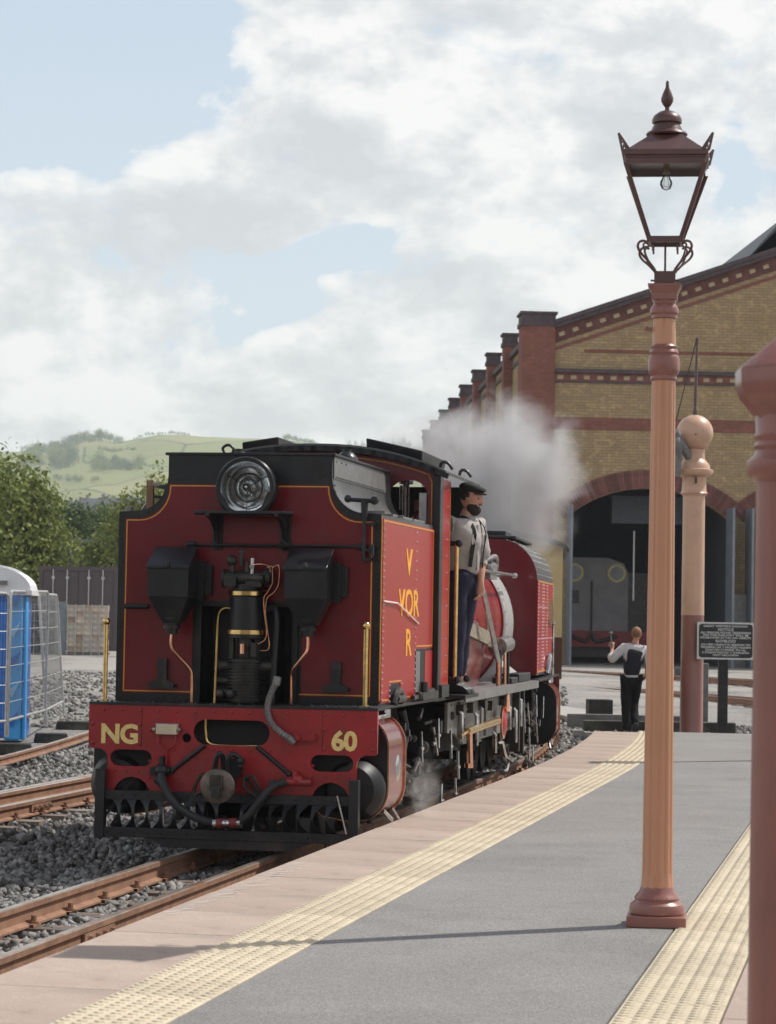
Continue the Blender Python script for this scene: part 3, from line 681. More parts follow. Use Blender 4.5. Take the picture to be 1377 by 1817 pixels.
    # water tank and coal bunker body
    tw = .985; T0 = .37; T1 = 2.62
    def shoulder(sx, inset=0., n=9, top=2.875):
        # from the low corner up over the cove to the top edge
        a = [(tw-inset, 2.445-inset), (.86, 2.45-inset)]
        c = []
        for i in range(n+1):
            t = i/n; ang = radians(-90-90*t*1.0)
            c.append((.86-.245*sin(pi/2*t), 2.45-inset+.27*(1-cos(pi/2*t))))
        pts = [a[0]]+c+[(.615-inset*0, top-inset)]
        return [(sx*(x-(inset if 0 < i < len(pts) else 0)), z) for i, (x, z) in enumerate(pts)]
    R = shoulder(1); L = shoulder(-1)
    body = [(-tw, 1.057), (tw, 1.057)]+R+L[::-1]
    plate_out = body
    # front plate with the pump recess cut out
    out = [(-tw, 1.057), (-.335, 1.057), (-.335, 1.76), (.345, 1.76), (.345, 1.057), (tw, 1.057)]+R+L[::-1]
    plate('tank_front', out, [], .04, M_BLK, P, T0+.02)
    g = G(); g.prism(body, 'y', T0+.36, T1, 0); g.prism([(-tw, 1.057), (-.345, 1.057), (-.345, 1.77), (-.345, 2.44), (-tw, 2.44)], 'y', T0+.035, T0+.365, 0)
    g.prism([(tw, 1.057), (.355, 1.057), (.355, 2.44), (tw, 2.44)], 'y', T0+.035, T0+.365, 0)
    up = [(-.345, 1.77), (.355, 1.77), (.355, 2.44)]+[(x, z) for x, z in R[1:]]+[(x, z) for x, z in L[:0:-1]]+[(-.345, 2.44)]
    g.prism(up, 'y', T0+.035, T0+.365, 0)
    g.build('tank_body', mat('weathered_lit_tank_top', (.055, .054, .055), .42, var=.2, scale=3, col2=(.10, .098, .095), f2=.55, bump=.05), P, smooth=30)  # black tank top lightened to grey for its lit shoulders
    g = G(); g.box(-.335, .345, T0+.30, T0+.36, 1.057, 1.76); g.box(-.37, -.335, T0-.03, T0+.3, 1.057, 1.78).box(.345, .385, T0-.03, T0+.3, 1.057, 1.78).box(.20, .215, T0-.02, T0+.3, 1.057, 1.7); g.build('pump_recess', M_BLK, P, bevel=.003)
    # top coaming
    g = G(); g.box(-.64, .64, T0-.012, T0+.02, 2.862, 2.884); g.box(.60, .635, T0, 2.5, 2.862, 2.884).box(-.635, -.60, T0, 2.5, 2.862, 2.884)
    g.build('top_coaming', M_BLKM, P, bevel=.005)
    # grey raised bunker side with the rivet line and stiffeners
    g = G(); g.prism([(T0+.045, 2.70), (2.40, 2.70), (2.30, 2.86), (T0+.045, 2.86)], 'x', .617, .622)
    rivrow(g, (.622, T0+.10, 2.715), (.622, 2.3, 2.715), 56, (1, 0, 0), .009, .008); rivrow(g, (.622, T0+.12, 2.83), (.622, T0+.45, 2.83), 3, (1, 0, 0), .010, .008)
    for s in (T0+.05, 1.15): g.box(.84, 1.0, s, s+.018, 2.45, 2.47)
    for s0, s1 in ((.95, 1.32), (1.36, 1.75), (1.8, 2.3)): g.box(.72, .96, s0, s1, 2.452+0, 2.470)
    g.build('bunker_side', M_GREY, P)
    # maroon front panels
    inset = .052
    Ri = [(tw-inset, 2.395)]+[(.86-.245*sin(pi/2*t)-.02+.01*t, 2.395+.255*(1-cos(pi/2*t))) for t in np.linspace(0, 1, 10)]
    topz = 2.65
    panel = [(-tw+inset, 1.115), (-.405, 1.115), (-.405, 1.80), (.415, 1.80), (.415, 1.115), (tw-inset, 1.115)]+Ri+[(-x, z) for x, z in Ri[::-1]]
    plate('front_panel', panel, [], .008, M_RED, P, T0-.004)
    g = G()
    li = [(-.395, 1.13), (-tw+inset+.012, 1.13), (-tw+inset+.012, 2.383)]+[(-x+.012, z-.012) for x, z in Ri[1:]]+[(x-.012, z-.012) for x, z in Ri[:0:-1]]+[(tw-inset-.012, 2.383), (tw-inset-.012, 1.13), (.405, 1.13)]
    ribbon(g, li, .009, T0-.0105, T0-.0075); g.build('gold_lining', M_LINE, P)
    g = G()
    for z in np.linspace(1.12, 2.38, 30):
        for sx in (-1, 1): g.rivet((sx*.962, T0-.0, z), (0, -1, 0), .008, .007)
    for u in list(np.linspace(-.95, -.42, 9))+list(np.linspace(.43, .95, 9)): g.rivet((u, T0, 1.085), (0, -1, 0), .009, .008)
    for u in np.linspace(-.56, .56, 18): g.rivet((u, T0, 2.69), (0, -1, 0), .006, .005)
    for (x, z), (x2, z2) in zip(Ri[1:], Ri[2:]):
        for sx in (-1, 1): g.rivet((sx*((x+x2)/2+.028), T0, (z+z2)/2+.02), (0, -1, 0), .007, .006)
    g.build('front_rivets', M_BLK, P)
    g = G()
    for sx in (-1, 1):
        for z in np.linspace(1.2, 1.72, 7): g.rivet((sx*.47, T0-.008, z), (0, -1, 0), .008, .006)
        for u in np.linspace(.5, .88, 9): g.rivet((sx*u, T0-.008, 1.80), (0, -1, 0), .007, .005)
    g.build('panel_rivets', M_RED, P)
    # headlamp on its bracket
    lc = Vector((0.03, .13, 2.62))
    g = G(); g.lathe([(.19, 0), (.215, .0), (.218, .012), (.218, .05), (.20, .055), (.198, .20), (.17, .26), (.09, .28)], lc, (0, 1, 0), 36, caps=(False, True)); g.cyl(lc+Vector((0, .1, .19)), lc+Vector((0, .1, .23)), .03, n=10); g.build('headlamp_shell', M_BLK, P)
    g = G(); g.lathe([(.19, -.004), (.19, .02), (.178, .05), (.160, .082), (.152, .080), (.125, .115), (.095, .138), (.088, .134), (.055, .155), (.01, .16)], lc, (0, 1, 0), 32, caps=(False, True)); me = g.build('headlamp_reflector', mat('silvered_reflector', (.92, .92, .91), .10, metal=.9, var=.10, scale=9, bump=.08, bscale=9), P)
    g = G(); g.lathe([(.034, .05), (.038, .06), (.03, .10), (.03, .165)], lc, (0, 1, 0), 16); g.tube(smooth_path([lc+Vector((.03, .03, -.02)), lc+Vector((.04, .02, -.06)), lc+Vector((.0, .02, -.09))]), .007, 6); g.sph(lc+Vector((0, .03, 0)), .030, 14); g.build('headlamp_bulb_holder', M_STEEL, P)
    g = G(); n = 32; vs = []
    for r_, y_ in ((.098, .118), (.104, .112), (.110, .118), (.104, .126)):
        for i in range(n): t_ = 2*pi*i/n; vs.append((lc.x+r_*cos(t_), lc.y+y_-.03, lc.z+r_*sin(t_)))
    g.add(vs, [(j*n+i, (j+1) % 4*n+i, (j+1) % 4*n+(i+1) % n, j*n+(i+1) % n) for j in range(4) for i in range(n)])
    for a_ in (30, 150, 270): g.cyl(lc+Vector((.03*cos(radians(a_)), .06, .03*sin(radians(a_)))), lc+Vector((.185*cos(radians(a_)), .05, .185*sin(radians(a_)))), .0035, n=6)
    g.build('headlamp_ring', M_SOOT, P)
    g = G(); g.lathe([(.188, -.002), (.188, .002)], lc, (0, 1, 0), 32); g.build('headlamp_glass', M_GLASS, P)
    g = G(); g.lathe([(.186, -.012), (.212, -.012), (.22, .0), (.212, .012), (.186, .012)], lc, (0, 1, 0), 36)
    g2 = G(); n = 36
    vs = []; 
    for j, (r, y) in enumerate([(.186, -.012), (.212, -.014), (.222, .0), (.212, .014), (.186, .012)]):
        for i in range(n): t = 2*pi*i/n; vs.append((lc.x+r*cos(t), lc.y+y, lc.z+r*sin(t)))
    g2.add(vs, [(j*n+i, (j+1) % 5*n+i, (j+1) % 5*n+(i+1) % n, j*n+(i+1) % n) for j in range(5) for i in range(n)]); g2.build('headlamp_rim', M_BLK, P)
    g = G(); g.box(-.27, .33, .05, T0, 2.425, 2.445)
    gus = [(.05, 2.425), (.05, 2.405), (.20, 2.375), (T0-.08, 2.31), (T0-.03, 2.17), (T0-.01, 2.17), (T0-.01, 2.425)]
    g.prism(gus, 'x', -.245, -.215).prism(gus, 'x', .265, .295)
    g.box(-.27, -.19, T0-.02, T0-.008, 2.17, 2.42).box(.24, .32, T0-.02, T0-.008, 2.17, 2.42)
    for u in (-.255, -.205, .255, .305):
        for z in (2.22, 2.30, 2.38): g.rivet((u, T0-.02, z), (0, -1, 0), .011, .009)
    g.bar((-.10, .15, 2.445), (-.17, .15, 2.56), .03, .05).bar((.16, .15, 2.445), (.22, .15, 2.58), .03, .05).cyl((-.33, .08, 2.43), (-.26, .08, 2.43), .018, n=8).cyl((.32, .08, 2.43), (.39, .08, 2.43), .012, n=8)
    g.build('headlamp_bracket', M_BLKM, P, bevel=.002)
    g = G(); g.tube(smooth_path([(-.17, .3, 2.875), (-.19, .3, 2.91), (-.15, .3, 2.935), (-.11, .3, 2.91), (-.115, .3, 2.875)]), .011, 6); g.build('lifting_eye', M_BLKM, P)
    # operating rod across the front with its hand lever
    g = G(); g.cyl((-.44, T0-.045, 2.205), (.87, T0-.045, 2.205), .011, n=8)
    for u in (-.42, .30, .86): g.cyl((u-.03, T0-.045, 2.205), (u+.03, T0-.045, 2.205), .024, n=8).box(u-.015, u+.015, T0-.04, T0, 2.18, 2.23)
    g.cyl((.30, T0-.06, 2.21), (.26, T0-.06, 2.245), .014, n=8); g.build('sander_rod', M_BLKM, P)
    g = G(); g.cyl((.872, T0-.06, 2.10), (.872, T0-.06, 2.53), .014, n=8).cyl((.75, T0-.06, 2.545), (.94, T0-.06, 2.535), .016, n=8).sph((.75, T0-.06, 2.55), .03, 8).sph((.945, T0-.06, 2.54), .034, 8).box(.86, .93, T0-.07, T0, 2.10, 2.125).box(.86, .93, T0-.07, T0, 2.17, 2.19).cyl((.93, T0-.05, 2.14), (.93, T0-.05, 2.22), .016, n=8).cyl((.872, T0-.06, 2.42), (.872, T0-.06, 2.55), .022, .03, n=8).box(.89, .95, T0-.05, T0, 2.36, 2.38)
    g.build('hand_lever', M_BLK, P)
    # sand boxes
    for cx in (-.505, .505):
        g = G(); w = .150; y0 = .03; y1 = .30
        g.prism([(y0, 1.82), (y1, 1.82), (y1, 2.17), (y1-.05, 2.17), (y0, 2.04)], 'x', cx-w, cx+w)
        g.hexa([(cx-.06, y0+.09, 1.63), (cx+.06, y0+.09, 1.63), (cx+.06, y1-.05, 1.63), (cx-.06, y1-.05, 1.63), (cx-w, y0, 1.819), (cx+w, y0, 1.819), (cx+w, y1, 1.819), (cx-w, y1, 1.819)])
        g.box(cx+w, cx+w+.05, y1-.02, y1+.06, 1.80, 2.09).box(cx-w+.03, cx+w+.1, y1, y1+.065, 1.84, 2.06)
        g.cyl((cx, .16, 1.55), (cx, .16, 1.63), .045, .055, n=12).cyl((cx, .16, 1.59), (cx, .16, 1.61), .065, n=12)
        for z in (1.84, 1.92, 2.0, 2.07): g.rivet((cx+w+.035, y1-.02, z), (0, -1, 0), .009, .008)
        g.cyl((cx, y0+.07, 1.70), (cx, y0+.075, 1.70), .05, n=16)
        o = g.build('sand_box', M_BLK, P, bevel=.006)
        g = G(); g.hexa([(cx-w-.012, y0-.015, 2.02), (cx+w+.012, y0-.015, 2.02), (cx+w+.012, y1-.05, 2.163), (cx-w-.012, y1-.05, 2.163), (cx-w-.012, y0-.015, 2.045), (cx+w+.012, y0-.015, 2.045), (cx+w+.012, y1-.05, 2.188), (cx-w-.012, y1-.05, 2.188)])
        g.cyl((cx, y0-.02, 2.03), (cx, y0-.02, 2.075), .018, n=8); g.build('sand_box_lid', M_BLK, o, bevel=.005)
        sx = 1 if cx < 0 else -1
        g = G(); g.tube(smooth_path([(cx, .16, 1.56), (cx, .16, 1.46), (cx+sx*.05, .18, 1.39), (cx+sx*.125, .22, 1.30), (cx+sx*.135, .24, 1.22), (cx+sx*.135, .25, 1.06)], 5), .0125, 8); g.build('sand_pipe', M_COPPER, P)
        cu = cx+(-.12 if cx < 0 else .14)
    for u in (-.62, .68):
        g = G(); g.box(u-.035, u+.035, T0-.05, T0-.008, 1.19, 1.37).prism([(u-.09, 1.155), (u+.09, 1.155), (u+.10, 1.185), (u+.04, 1.21), (u-.04, 1.21), (u-.10, 1.185)], 'y', T0-.075, T0-.008); g.build('lamp_iron', M_BLKM, P, bevel=.003)
    g = G(); g.box(-.91, -.75, T0-.04, T0-.008, 1.735, 1.762).cyl((-.92, T0-.03, 1.748), (-.74, T0-.03, 1.748), .018, n=8); g.build('step_rung', M_BLKM, P)
    # steam pump
    pc = (.04, .21)
    def cy(g, r, z0, z1, m=0, n=24, c=pc): g.cyl((c[0], c[1], z0), (c[0], c[1], z1), r, n=n, m=m)
    g = G(); cy(g, .128, 1.56, 1.83); cy(g, .135, 1.53, 1.57); cy(g, .135, 1.84, 1.88); o = g.build('pump_cylinder', M_BLK, P, bevel=.003)
    g = G(); g.lathe([(.135, 0), (.140, .004), (.140, .032), (.135, .036)], (*pc, 1.835), n=28).lathe([(.137, 0), (.143, .004), (.143, .034), (.137, .038)], (*pc, 1.555), n=28); g.build('brass_band', M_BRASS, o)
    g = G(); cy(g, .10, 1.88, 1.92); g.cyl((-.13, .20, 1.96), (.21, .20, 1.96), .058, n=14).cyl((-.14, .2, 1.96), (-.12, .2, 1.96), .07, n=14).cyl((.17, .2, 1.98), (.23, .2, 1.98), .065, n=14).cyl((.04, .2, 1.95), (.04, .2, 2.08), .03, n=10).cyl((.0, .18, 2.05), (.0, .18, 2.15), .018, n=8).sph((0, .18, 2.15), .026, 8).cyl((-.07, .19, 1.98), (-.07, .19, 2.08), .02, n=8).sph((-.075, .19, 2.09), .042, 10).cyl((.085, .17, 1.98), (.085, .17, 2.11), .017, n=8, m=1).cyl((.085, .17, 2.03), (.085, .17, 2.06), .03, n=6, m=1).cyl((.11, .12, 1.96), (.19, .10, 1.96), .03, n=8).box(-.11, -.02, .1, .16, 1.90, 1.97).box(.05, .17, .1, .17, 1.90, 1.94).sph((.2, .13, 1.97), .04, 8)
    g.build('pump_valve_chest', [M_SOOT, M_STEEL], P, bevel=.002)
    g = G(); cy(g, .06, 1.40, 1.55); cy(g, .012, 1.38, 1.56, n=8); g.box(-.08, -.05, .18, .24, 1.38, 1.55).box(.12, .15, .18, .24, 1.38, 1.55).cyl((.04, .1, 1.42), (.04, .1, 1.49), .02, n=8, m=1).cyl((.12, .12, 1.40), (.12, .12, 1.5), .028, n=8)
    g.build('pump_rod_frame', [M_SOOT, M_COPPER], P)
    g = G(); cy(g, .105, 1.07, 1.38)
    for i in range(13): cy(g, .135, 1.085+i*.023, 1.094+i*.023)
    for z in (1.33, 1.22, 1.13): g.cyl((-.17, .2, z), (.02, .2, z), .045-.01*(z == 1.22), n=12).cyl((-.19, .2, z), (-.17, .2, z), .03, n=8)
    g.cyl((.1, .2, 1.33), (.25, .2, 1.33), .045, n=12).sph((-.12, .1, 1.13), .035, 8).sph((-.04, .09, 1.13), .035, 8)
    g.build('pump_air_cylinder', M_SOOT, P)
    g = G()
    g.tube(smooth_path([(.09, .12, 2.06), (.17, .1, 2.065), (.22, .1, 2.05), (.235, .1, 2.01)], 4), .0045, 6)
    g.tube(smooth_path([(.21, .1, 2.04), (.245, .1, 2.05), (.25, .1, 2.0), (.25, .1, 1.93), (.22, .1, 1.87), (.19, .1, 1.82), (.195, .1, 1.72), (.215, .1, 1.58), (.20, .1, 1.52), (.15, .1, 1.49)], 5), .005, 6)
    g.tube(smooth_path([(.25, .1, 2.04), (.285, .1, 2.06), (.30, .1, 2.03), (.295, .1, 1.92), (.26, .1, 1.86), (.215, .1, 1.82), (.205, .1, 1.72), (.22, .1, 1.6), (.235, .1, 1.50), (.225, .1, 1.45), (.17, .1, 1.445)], 5), .005, 6)
    g.build('oil_pipe', M_COPPER, P)
    g = G(); g.tube(smooth_path([(-.07, .16, 1.745), (-.12, .15, 1.742), (-.155, .14, 1.69), (-.16, .14, 1.5), (-.165, .14, 1.25), (-.17, .14, 1.06)], 4), .009, 6); g.build('drain_pipe', M_BRASS, P)
    g = G(); g.tube(smooth_path([(.18, .22, 1.74), (.24, .2, 1.75), (.27, .18, 1.70), (.265, .17, 1.5), (.255, .16, 1.2), (.25, .16, 1.06)], 4), .022, 10); g.build('exhaust_pipe', M_BLK, P)
    # ribbed conduit to the beam
    cp = smooth_path([(.30, .06, 1.21), (.285, .03, 1.17), (.265, .0, 1.10), (.265, -.035, 1.02), (.30, -.065, .94), (.36, -.07, .88), (.44, -.06, .83)], 9)
    g = G(); g.tube(cp, [.026 if i % 2 else .019 for i in range(len(cp))], 10); g.cyl((.30, .06, 1.20), (.31, .07, 1.26), .03, n=10).cyl((.43, -.06, .835), (.47, -.05, .80), .026, n=10); g.build('ribbed_hose', M_GREY, P)
    g = G(); g.box(.47, .62, -.06, -.016, .815, .86).cyl((.50, -.05, .84), (.50, -.09, .84), .02, n=8); g.build('hose_bracket', M_BEAM, P)
    # red side panels, lining, rivets, letters
    x0 = tw; x1 = tw+.008
    side = [(T0+.0, 1.06), (1.72, 1.06), (1.72, 1.47), (2.62, 1.47), (2.62, 2.43), (T0+.0, 2.43)]
    g = G(); 
    g.prism([(T0+.05, 1.075), (.75, 1.075), (.75, 2.415), (T0+.05, 2.415)], 'x', x0, x1)
    g.prism([(.75, 1.21), (1.18, 1.21), (1.18, 2.415), (.75, 2.415)], 'x', x0, x1)
    g.prism([(1.18, 1.075), (1.78, 1.075), (1.78, 2.415), (1.18, 2.415)], 'x', x0, x1)
    g.prism([(1.78, 1.46), (2.55, 1.46), (2.55, 2.415), (1.78, 2.415)], 'x', x0, x1)
    M_SIDE = mat('loco_maroon_sunlit', (.36, .017, .018), .30, var=.06, scale=1.6, coat=.0, spec=.32, bump=.05, bscale=3, dirt=.12, streak=.22)  # lighter copy of the loco maroon for the sunlit side
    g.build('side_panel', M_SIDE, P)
    g = G(); g.box(x0, x0+.006, .76, 1.17, 1.075, 1.20); g.build('side_recess', M_DARK, P); g = G(); g.box(x0, x0+.008, 1.80, 2.54, 1.06, 1.45); g.build('side_recess', M_DARK, P)
    g = G(); g.box(x0, x0+.012, 1.80, 1.98, 1.06, 1.44); g.build('recess_plate', M_GREY, P)
    g = G(); g.box(x0, x0+.011, 2.2, 2.54, 1.07, 1.44); g.build('lower_panel', M_SIDE, P)
    g = G(); ribbon_side(g, [(T0+.09, 1.095), (.70, 1.095)], .011, x1, x1+.003); ribbon_side(g, [(.73, 1.225), (1.20, 1.225)], .011, x1, x1+.003); ribbon_side(g, [(1.22, 1.095), (1.73, 1.095)], .011, x1, x1+.003); ribbon_side(g, [(1.82, 1.48), (2.52, 1.48)], .011, x1, x1+.003); ribbon_side(g, [(T0+.06, 2.40), (2.52, 2.40)], .012, x1, x1+.003); ribbon_side(g, [(2.51, 1.48), (2.51, 2.40)], .011, x1, x1+.003)
    ribbon_side(g, [(T0+.01, 1.1), (T0+.01, 2.42)], .012, x1-.006, x1+.001)
    g.build('side_lining', M_LINE, P)
    g = G(); rivrow(g, (x1, T0+.07, 1.10), (x1, T0+.07, 2.38), 27, (1, 0, 0), .012, .012); rivrow(g, (x1, 1.75, 1.10), (x1, 1.75, 1.50), 9, (1, 0, 0), .012, .012); rivrow(g, (x1, 1.75, 1.55), (x1, 1.75, 2.36), 12, (1, 0, 0), .012, .011)
    rivrow(g, (x1, .73, 1.08), (x1, .73, 1.2), 4, (1, 0, 0), .012, .012); rivrow(g, (x1, 1.21, 1.08), (x1, 1.21, 1.2), 4, (1, 0, 0), .012, .012)
    g.build('side_rivets', mat('pale_rivet_heads', (.50, .30, .30), .3, var=.2), P)
    def stxt(s, z, sc=1): return Matrix.Translation((x1+.002, s, z)) @ Matrix(((0, 0, 1, 0), (1, 0, 0, 0), (0, 1, 0, 0), (0, 0, 0, 1)))
    text('side_letters', 'V', .29, M_YEL, P, stxt(1.45, 2.11), .002, .004, 1.45); text('side_letters', 'VOR', .29, M_YEL, P, stxt(1.47, 1.80), .002, .004, 1.45, spacing=.98); text('side_letters', 'R', .29, M_YEL, P, stxt(1.47, 1.50), .002, .004, 1.45)
    g = G(); g.tube([(x1+.01, .42, 1.815), (x1+.015, .95, 1.805), (x1+.015, 1.2, 1.76), (x1+.015, 1.5, 1.71), (x1+.01, 1.85, 1.655)], .007, 6); g.build('side_reflection_line', mat('pale_reflection', (.75, .58, .56), .7), P)  # thin pale tube drawn for the platform edge reflected in the side panel
    # left side plain panel
    g = G(); g.box(-tw-.008, -tw, T0+.05, 2.55, 1.075, 2.415); g.build('side_panel', M_SIDE, P)
    # rails and irons on the left shoulder
    g = G(); g.bar((-.80, .50, 2.66), (-.63, 2.1, 2.60), .03, .03, 0); g.box(-.82, -.77, .5, .54, 2.45, 2.68, 1); g.bar((-.86, .55, 2.46), (-.79, .6, 2.58), .035, .03, 0); g.bar((-.79, .6, 2.57), (-.70, .9, 2.56), .02, .02, 0).cyl((-.93, .44, 2.45), (-.93, .44, 2.485), .03, n=8)
    g.build('fire_iron_rack', [M_GREY, M_RUST], P)
    # top vents, domes
    for u, s in ((-.44, 1.75), (.43, 1.75)):
        g = G(); g.lathe([(.0, 0), (.10, 0), (.10, .02), (.085, .07), (.05, .11), (.035, .115), (.035, .135), (.0, .137)][1:], (u, s, 2.87), n=20); g.build('filler_cap', M_BLK, P)
    # running plate over the bogie and valance
    g = G(); g.box(.62, 1.03, T0+.02, 3.0, 1.035, 1.056).box(-1.03, -.62, T0+.02, 3.0, 1.035, 1.056).box(-.62, .62, T0, 3.0, 1.0, 1.05); g.build('running_plate', M_BLKM, P, bevel=.002)
    g = G()
    g.tube(smooth_path([(1.02, .78, 1.06), (1.03, .85, 1.14), (1.03, 1.0, 1.15), (1.02, 1.1, 1.07)]), .025, 8).cyl((1.02, .85, 1.1), (1.02, 1.15, 1.1), .035, n=10).box(.985, 1.05, 1.85, 2.55, 1.06, 1.12).cyl((1.03, 2.0, 1.12), (1.03, 2.0, 1.2), .03, n=8).cyl((1.0, 2.1, 1.1), (1.0, 2.9, 1.13), .028, n=8).box(.95, 1.06, 2.65, 3.0, 1.06, 1.16).sph((1.04, 1.72, 1.1), .035, 8).cyl((1.03, 1.5, 1.09), (1.03, 1.8, 1.09), .02, n=8)
    g.build('side_fittings', M_SOOT, P)
unit_A()

def engine_unit(name, s_beam, sgn, mw):
    """power bogie below a tank: frames, wheels, cylinders, rods; s runs from the outer beam inwards by sgn"""
    P = loco
    def S(a): return s_beam+sgn*a
    for sx in (-1, 1):
        g = G(); g.prism([(S(.1), .95), (S(4.1), .95), (S(4.1), .62), (S(3.7), .42), (S(.9), .42), (S(.5), .55), (S(.1), .55)][::1], 'x', sx*.46, sx*.49); g.build('frame_plate', M_SOOT, P, mw=mw)
    for i, a in enumerate((1.55, 2.45, 3.35)):
        g = G(); r = .415
        g.cyl((-.44, S(a), r), (.44, S(a), r), .06, n=12)
        for sx in (-1, 1):
            g.lathe([(.30, -.03), (r-.02, -.045), (r, -.04), (r, .03), (r+.022, .045), (r+.02, .055), (.30, .05)], (sx*.33, S(a), r), (-sx, 0, 0), 32)
        o = g.build('wheelset', M_SOOT, P, mw=mw)
        for sx in (-1, 1):
            g = G(); aa = 2.2+i*0
            g.prism([(S(a)+.23*cos(t), r+.23*sin(t)) for t in np.linspace(0, 2*pi, 20)[:-1]], 'x', sx*.53, sx*.58)
            g.cyl((sx*.58, S(a)-.12, r-.13), (sx*.74, S(a)-.12, r-.13), .05, n=12); g.build('crank', M_SOOT, o)
    # carrying wheels
    for a in (.72, 4.0):
        g = G(); r = .26; g.cyl((-.44, S(a), r), (.44, S(a), r), .05, n=10)
        for sx in (-1, 1): g.lathe([(.1, -.03), (r, -.04), (r, .03), (r+.022, .05), (.1, .05)], (sx*.33, S(a), r), (-sx, 0, 0), 24)
        g.build('wheelset', M_SOOT, P, mw=mw)
    for sx in (-1, 1):
        g = G(); g.bar((sx*.66, S(1.43), .285), (sx*.66, S(3.23), .285), .04, .085)
        for a in (1.43, 2.33, 3.23): g.cyl((sx*.63, S(a), .285), (sx*.70, S(a), .285), .07, n=14)
        g.build('coupling_rod', M_STEEL, P, mw=mw)
        g = G(); g.bar((sx*.75, S(1.30), .64), (sx*.75, S(2.33), .285), .04, .07, up=(1, 0, 0)).cyl((sx*.72, S(2.33), .285), (sx*.80, S(2.33), .285), .075, n=14); g.build('connecting_rod', M_STEEL, P, mw=mw)
        g = G(); g.box(sx*.70, sx*.80, S(1.1), S(1.85), .70, .73).box(sx*.70, sx*.80, S(1.1), S(1.85), .54, .57).box(sx*.70, sx*.83, S(1.25), S(1.42), .57, .70).cyl((sx*.75, S(.9), .635), (sx*.75, S(1.3), .635), .025, n=10)
        g.bar((sx*.88, S(1.9), .88), (sx*.88, S(1.95), .45), .05, .06).tube(smooth_path([(sx*.86, S(1.95), .98), (sx*.88, S(2.02), .80), (sx*.86, S(1.93), .6)]), .035, 8).bar((sx*.86, S(1.2), .90), (sx*.86, S(1.95), .80), .03, .045).bar((sx*.82, S(1.3), .62), (sx*.82, S(1.33), .92), .025, .05).cyl((sx*.80, S(1.95), .8), (sx*.93, S(1.95), .8), .03, n=8)
        g.build('valve_gear', M_SOOT, P, mw=mw)
        # cylinder: black cover, red lagging, copper rims
        prof = [(.78, .25)]+arc(.86, .47, .225, -70, 0, 6)+arc(.86, .76, .225, 0, 80, 7)+[(.62, .985), (.50, .95), (.50, .40), (.62, .28)]
        prof = [(sx*x, z) for x, z in prof]
        g = G(); g.prism(prof, 'y', S(.24), S(.90), 0); o = g.build('cylinder_casing', M_RED, P, mw=mw, smooth=50)
        cen = (sx*.80, 0, .64)
        def sc(k): return [(cen[0]+(x-cen[0])*k, cen[2]+(z-cen[2])*k) for x, z in prof]
        g = G(); g.prism(sc(1.02), 'y', S(.222), S(.245), 0); g.prism(sc(1.02), 'y', S(.895), S(.92), 0)
        for q in range(14):
            t = 2*pi*q/14; g.rivet((sx*.80+.19*cos(t), S(.222), .62+.24*sin(t)), (0, -sgn, 0), .013, .012)
        g.cyl((sx*.9, S(.55), .28), (sx*.9, S(.55), .20), .02, n=8)
        g.build('cylinder_cover', M_BLK, o, smooth=50)
        g = G()
        for sa in (.248, .895):
            q = sc(1.025); 
            for (a, b) in zip(q, q[1:]+q[:1]): g.bar((a[0], S(sa), a[1]), (b[0], S(sa), b[1]), .012, .012)
        g.build('copper_rim', M_COPPER, o)
        g = G(); g.lathe([(.20, 0), (.228, .02), (.222, .09), (.17, .17), (.06, .20)], (sx*.86, S(.22), .47), (0, -sgn, 0), 32, squash=None); g.build('cylinder_end', mat('cylinder_end_black', (.006, .006, .008), .46, spec=.3, var=.2, bump=.1), P, mw=mw)
        g = G(); g.lathe([(.085, 0), (.10, .01), (.10, .04), (.07, .05)], (sx*1.045, S(.66), .60), (sx, 0, 0), 20); g.cyl((sx*1.0, S(.5), .30), (sx*1.03, S(.7), .22), .022, n=8).cyl((sx*1.0, S(.85), .30), (sx*1.03, S(1.0), .2), .018, n=8).cyl((sx*.98, S(.62), .97), (sx*.98, S(.62), 1.03), .05, n=10); g.build('drain_cock', M_STEEL, P, mw=mw)
        for q, ss in enumerate((.35, .5, .65)):
            g = G(); g.cyl((sx*.93, S(ss), .965), (sx*1.0, S(ss+.07), .985), .022, n=8); g.build('cylinder_fitting', M_STEEL, o)
        # brake hangers, pipes, hanging odds
        g = G(); rr = random.Random(5+sx)
        for q in range(26):
            s = S(rr.uniform(1.2, 4.2)); z = rr.uniform(.12, .95); x = sx*rr.uniform(.72, .98); k = rr.random()
            if k < .45: g.cyl((x, s, z), (x+rr.uniform(-.05, .05), s+rr.uniform(-.3, .3), z+rr.uniform(-.12, .18)), rr.uniform(.012, .03), n=6)
            elif k < .75: g.box(x-.03, x+.03, s-.05, s+.05, z-.05, z+.05)
            else: g.sph((x, s, z), rr.uniform(.03, .05), 8)
        g.build('underframe_gear', M_SOOT, P, mw=mw)
        g = G()
        for q in range(9):
            s = S(rr.uniform(1.1, 4.0)); z = rr.uniform(.15, .8); x = sx*rr.uniform(.9, 1.0)
            k = rr.random(); g.cyl((x, s, z+.14), (x+.01, s+(.0 if k < .5 else rr.uniform(-.2, .2)), z-.10), .011, n=6); g.cyl((x, s-.05, z), (x, s+.06, z), .018, n=8)
        g.build('bright_pipework', M_STEEL, P, mw=mw)
engine_unit('A', 0, 1, I4)

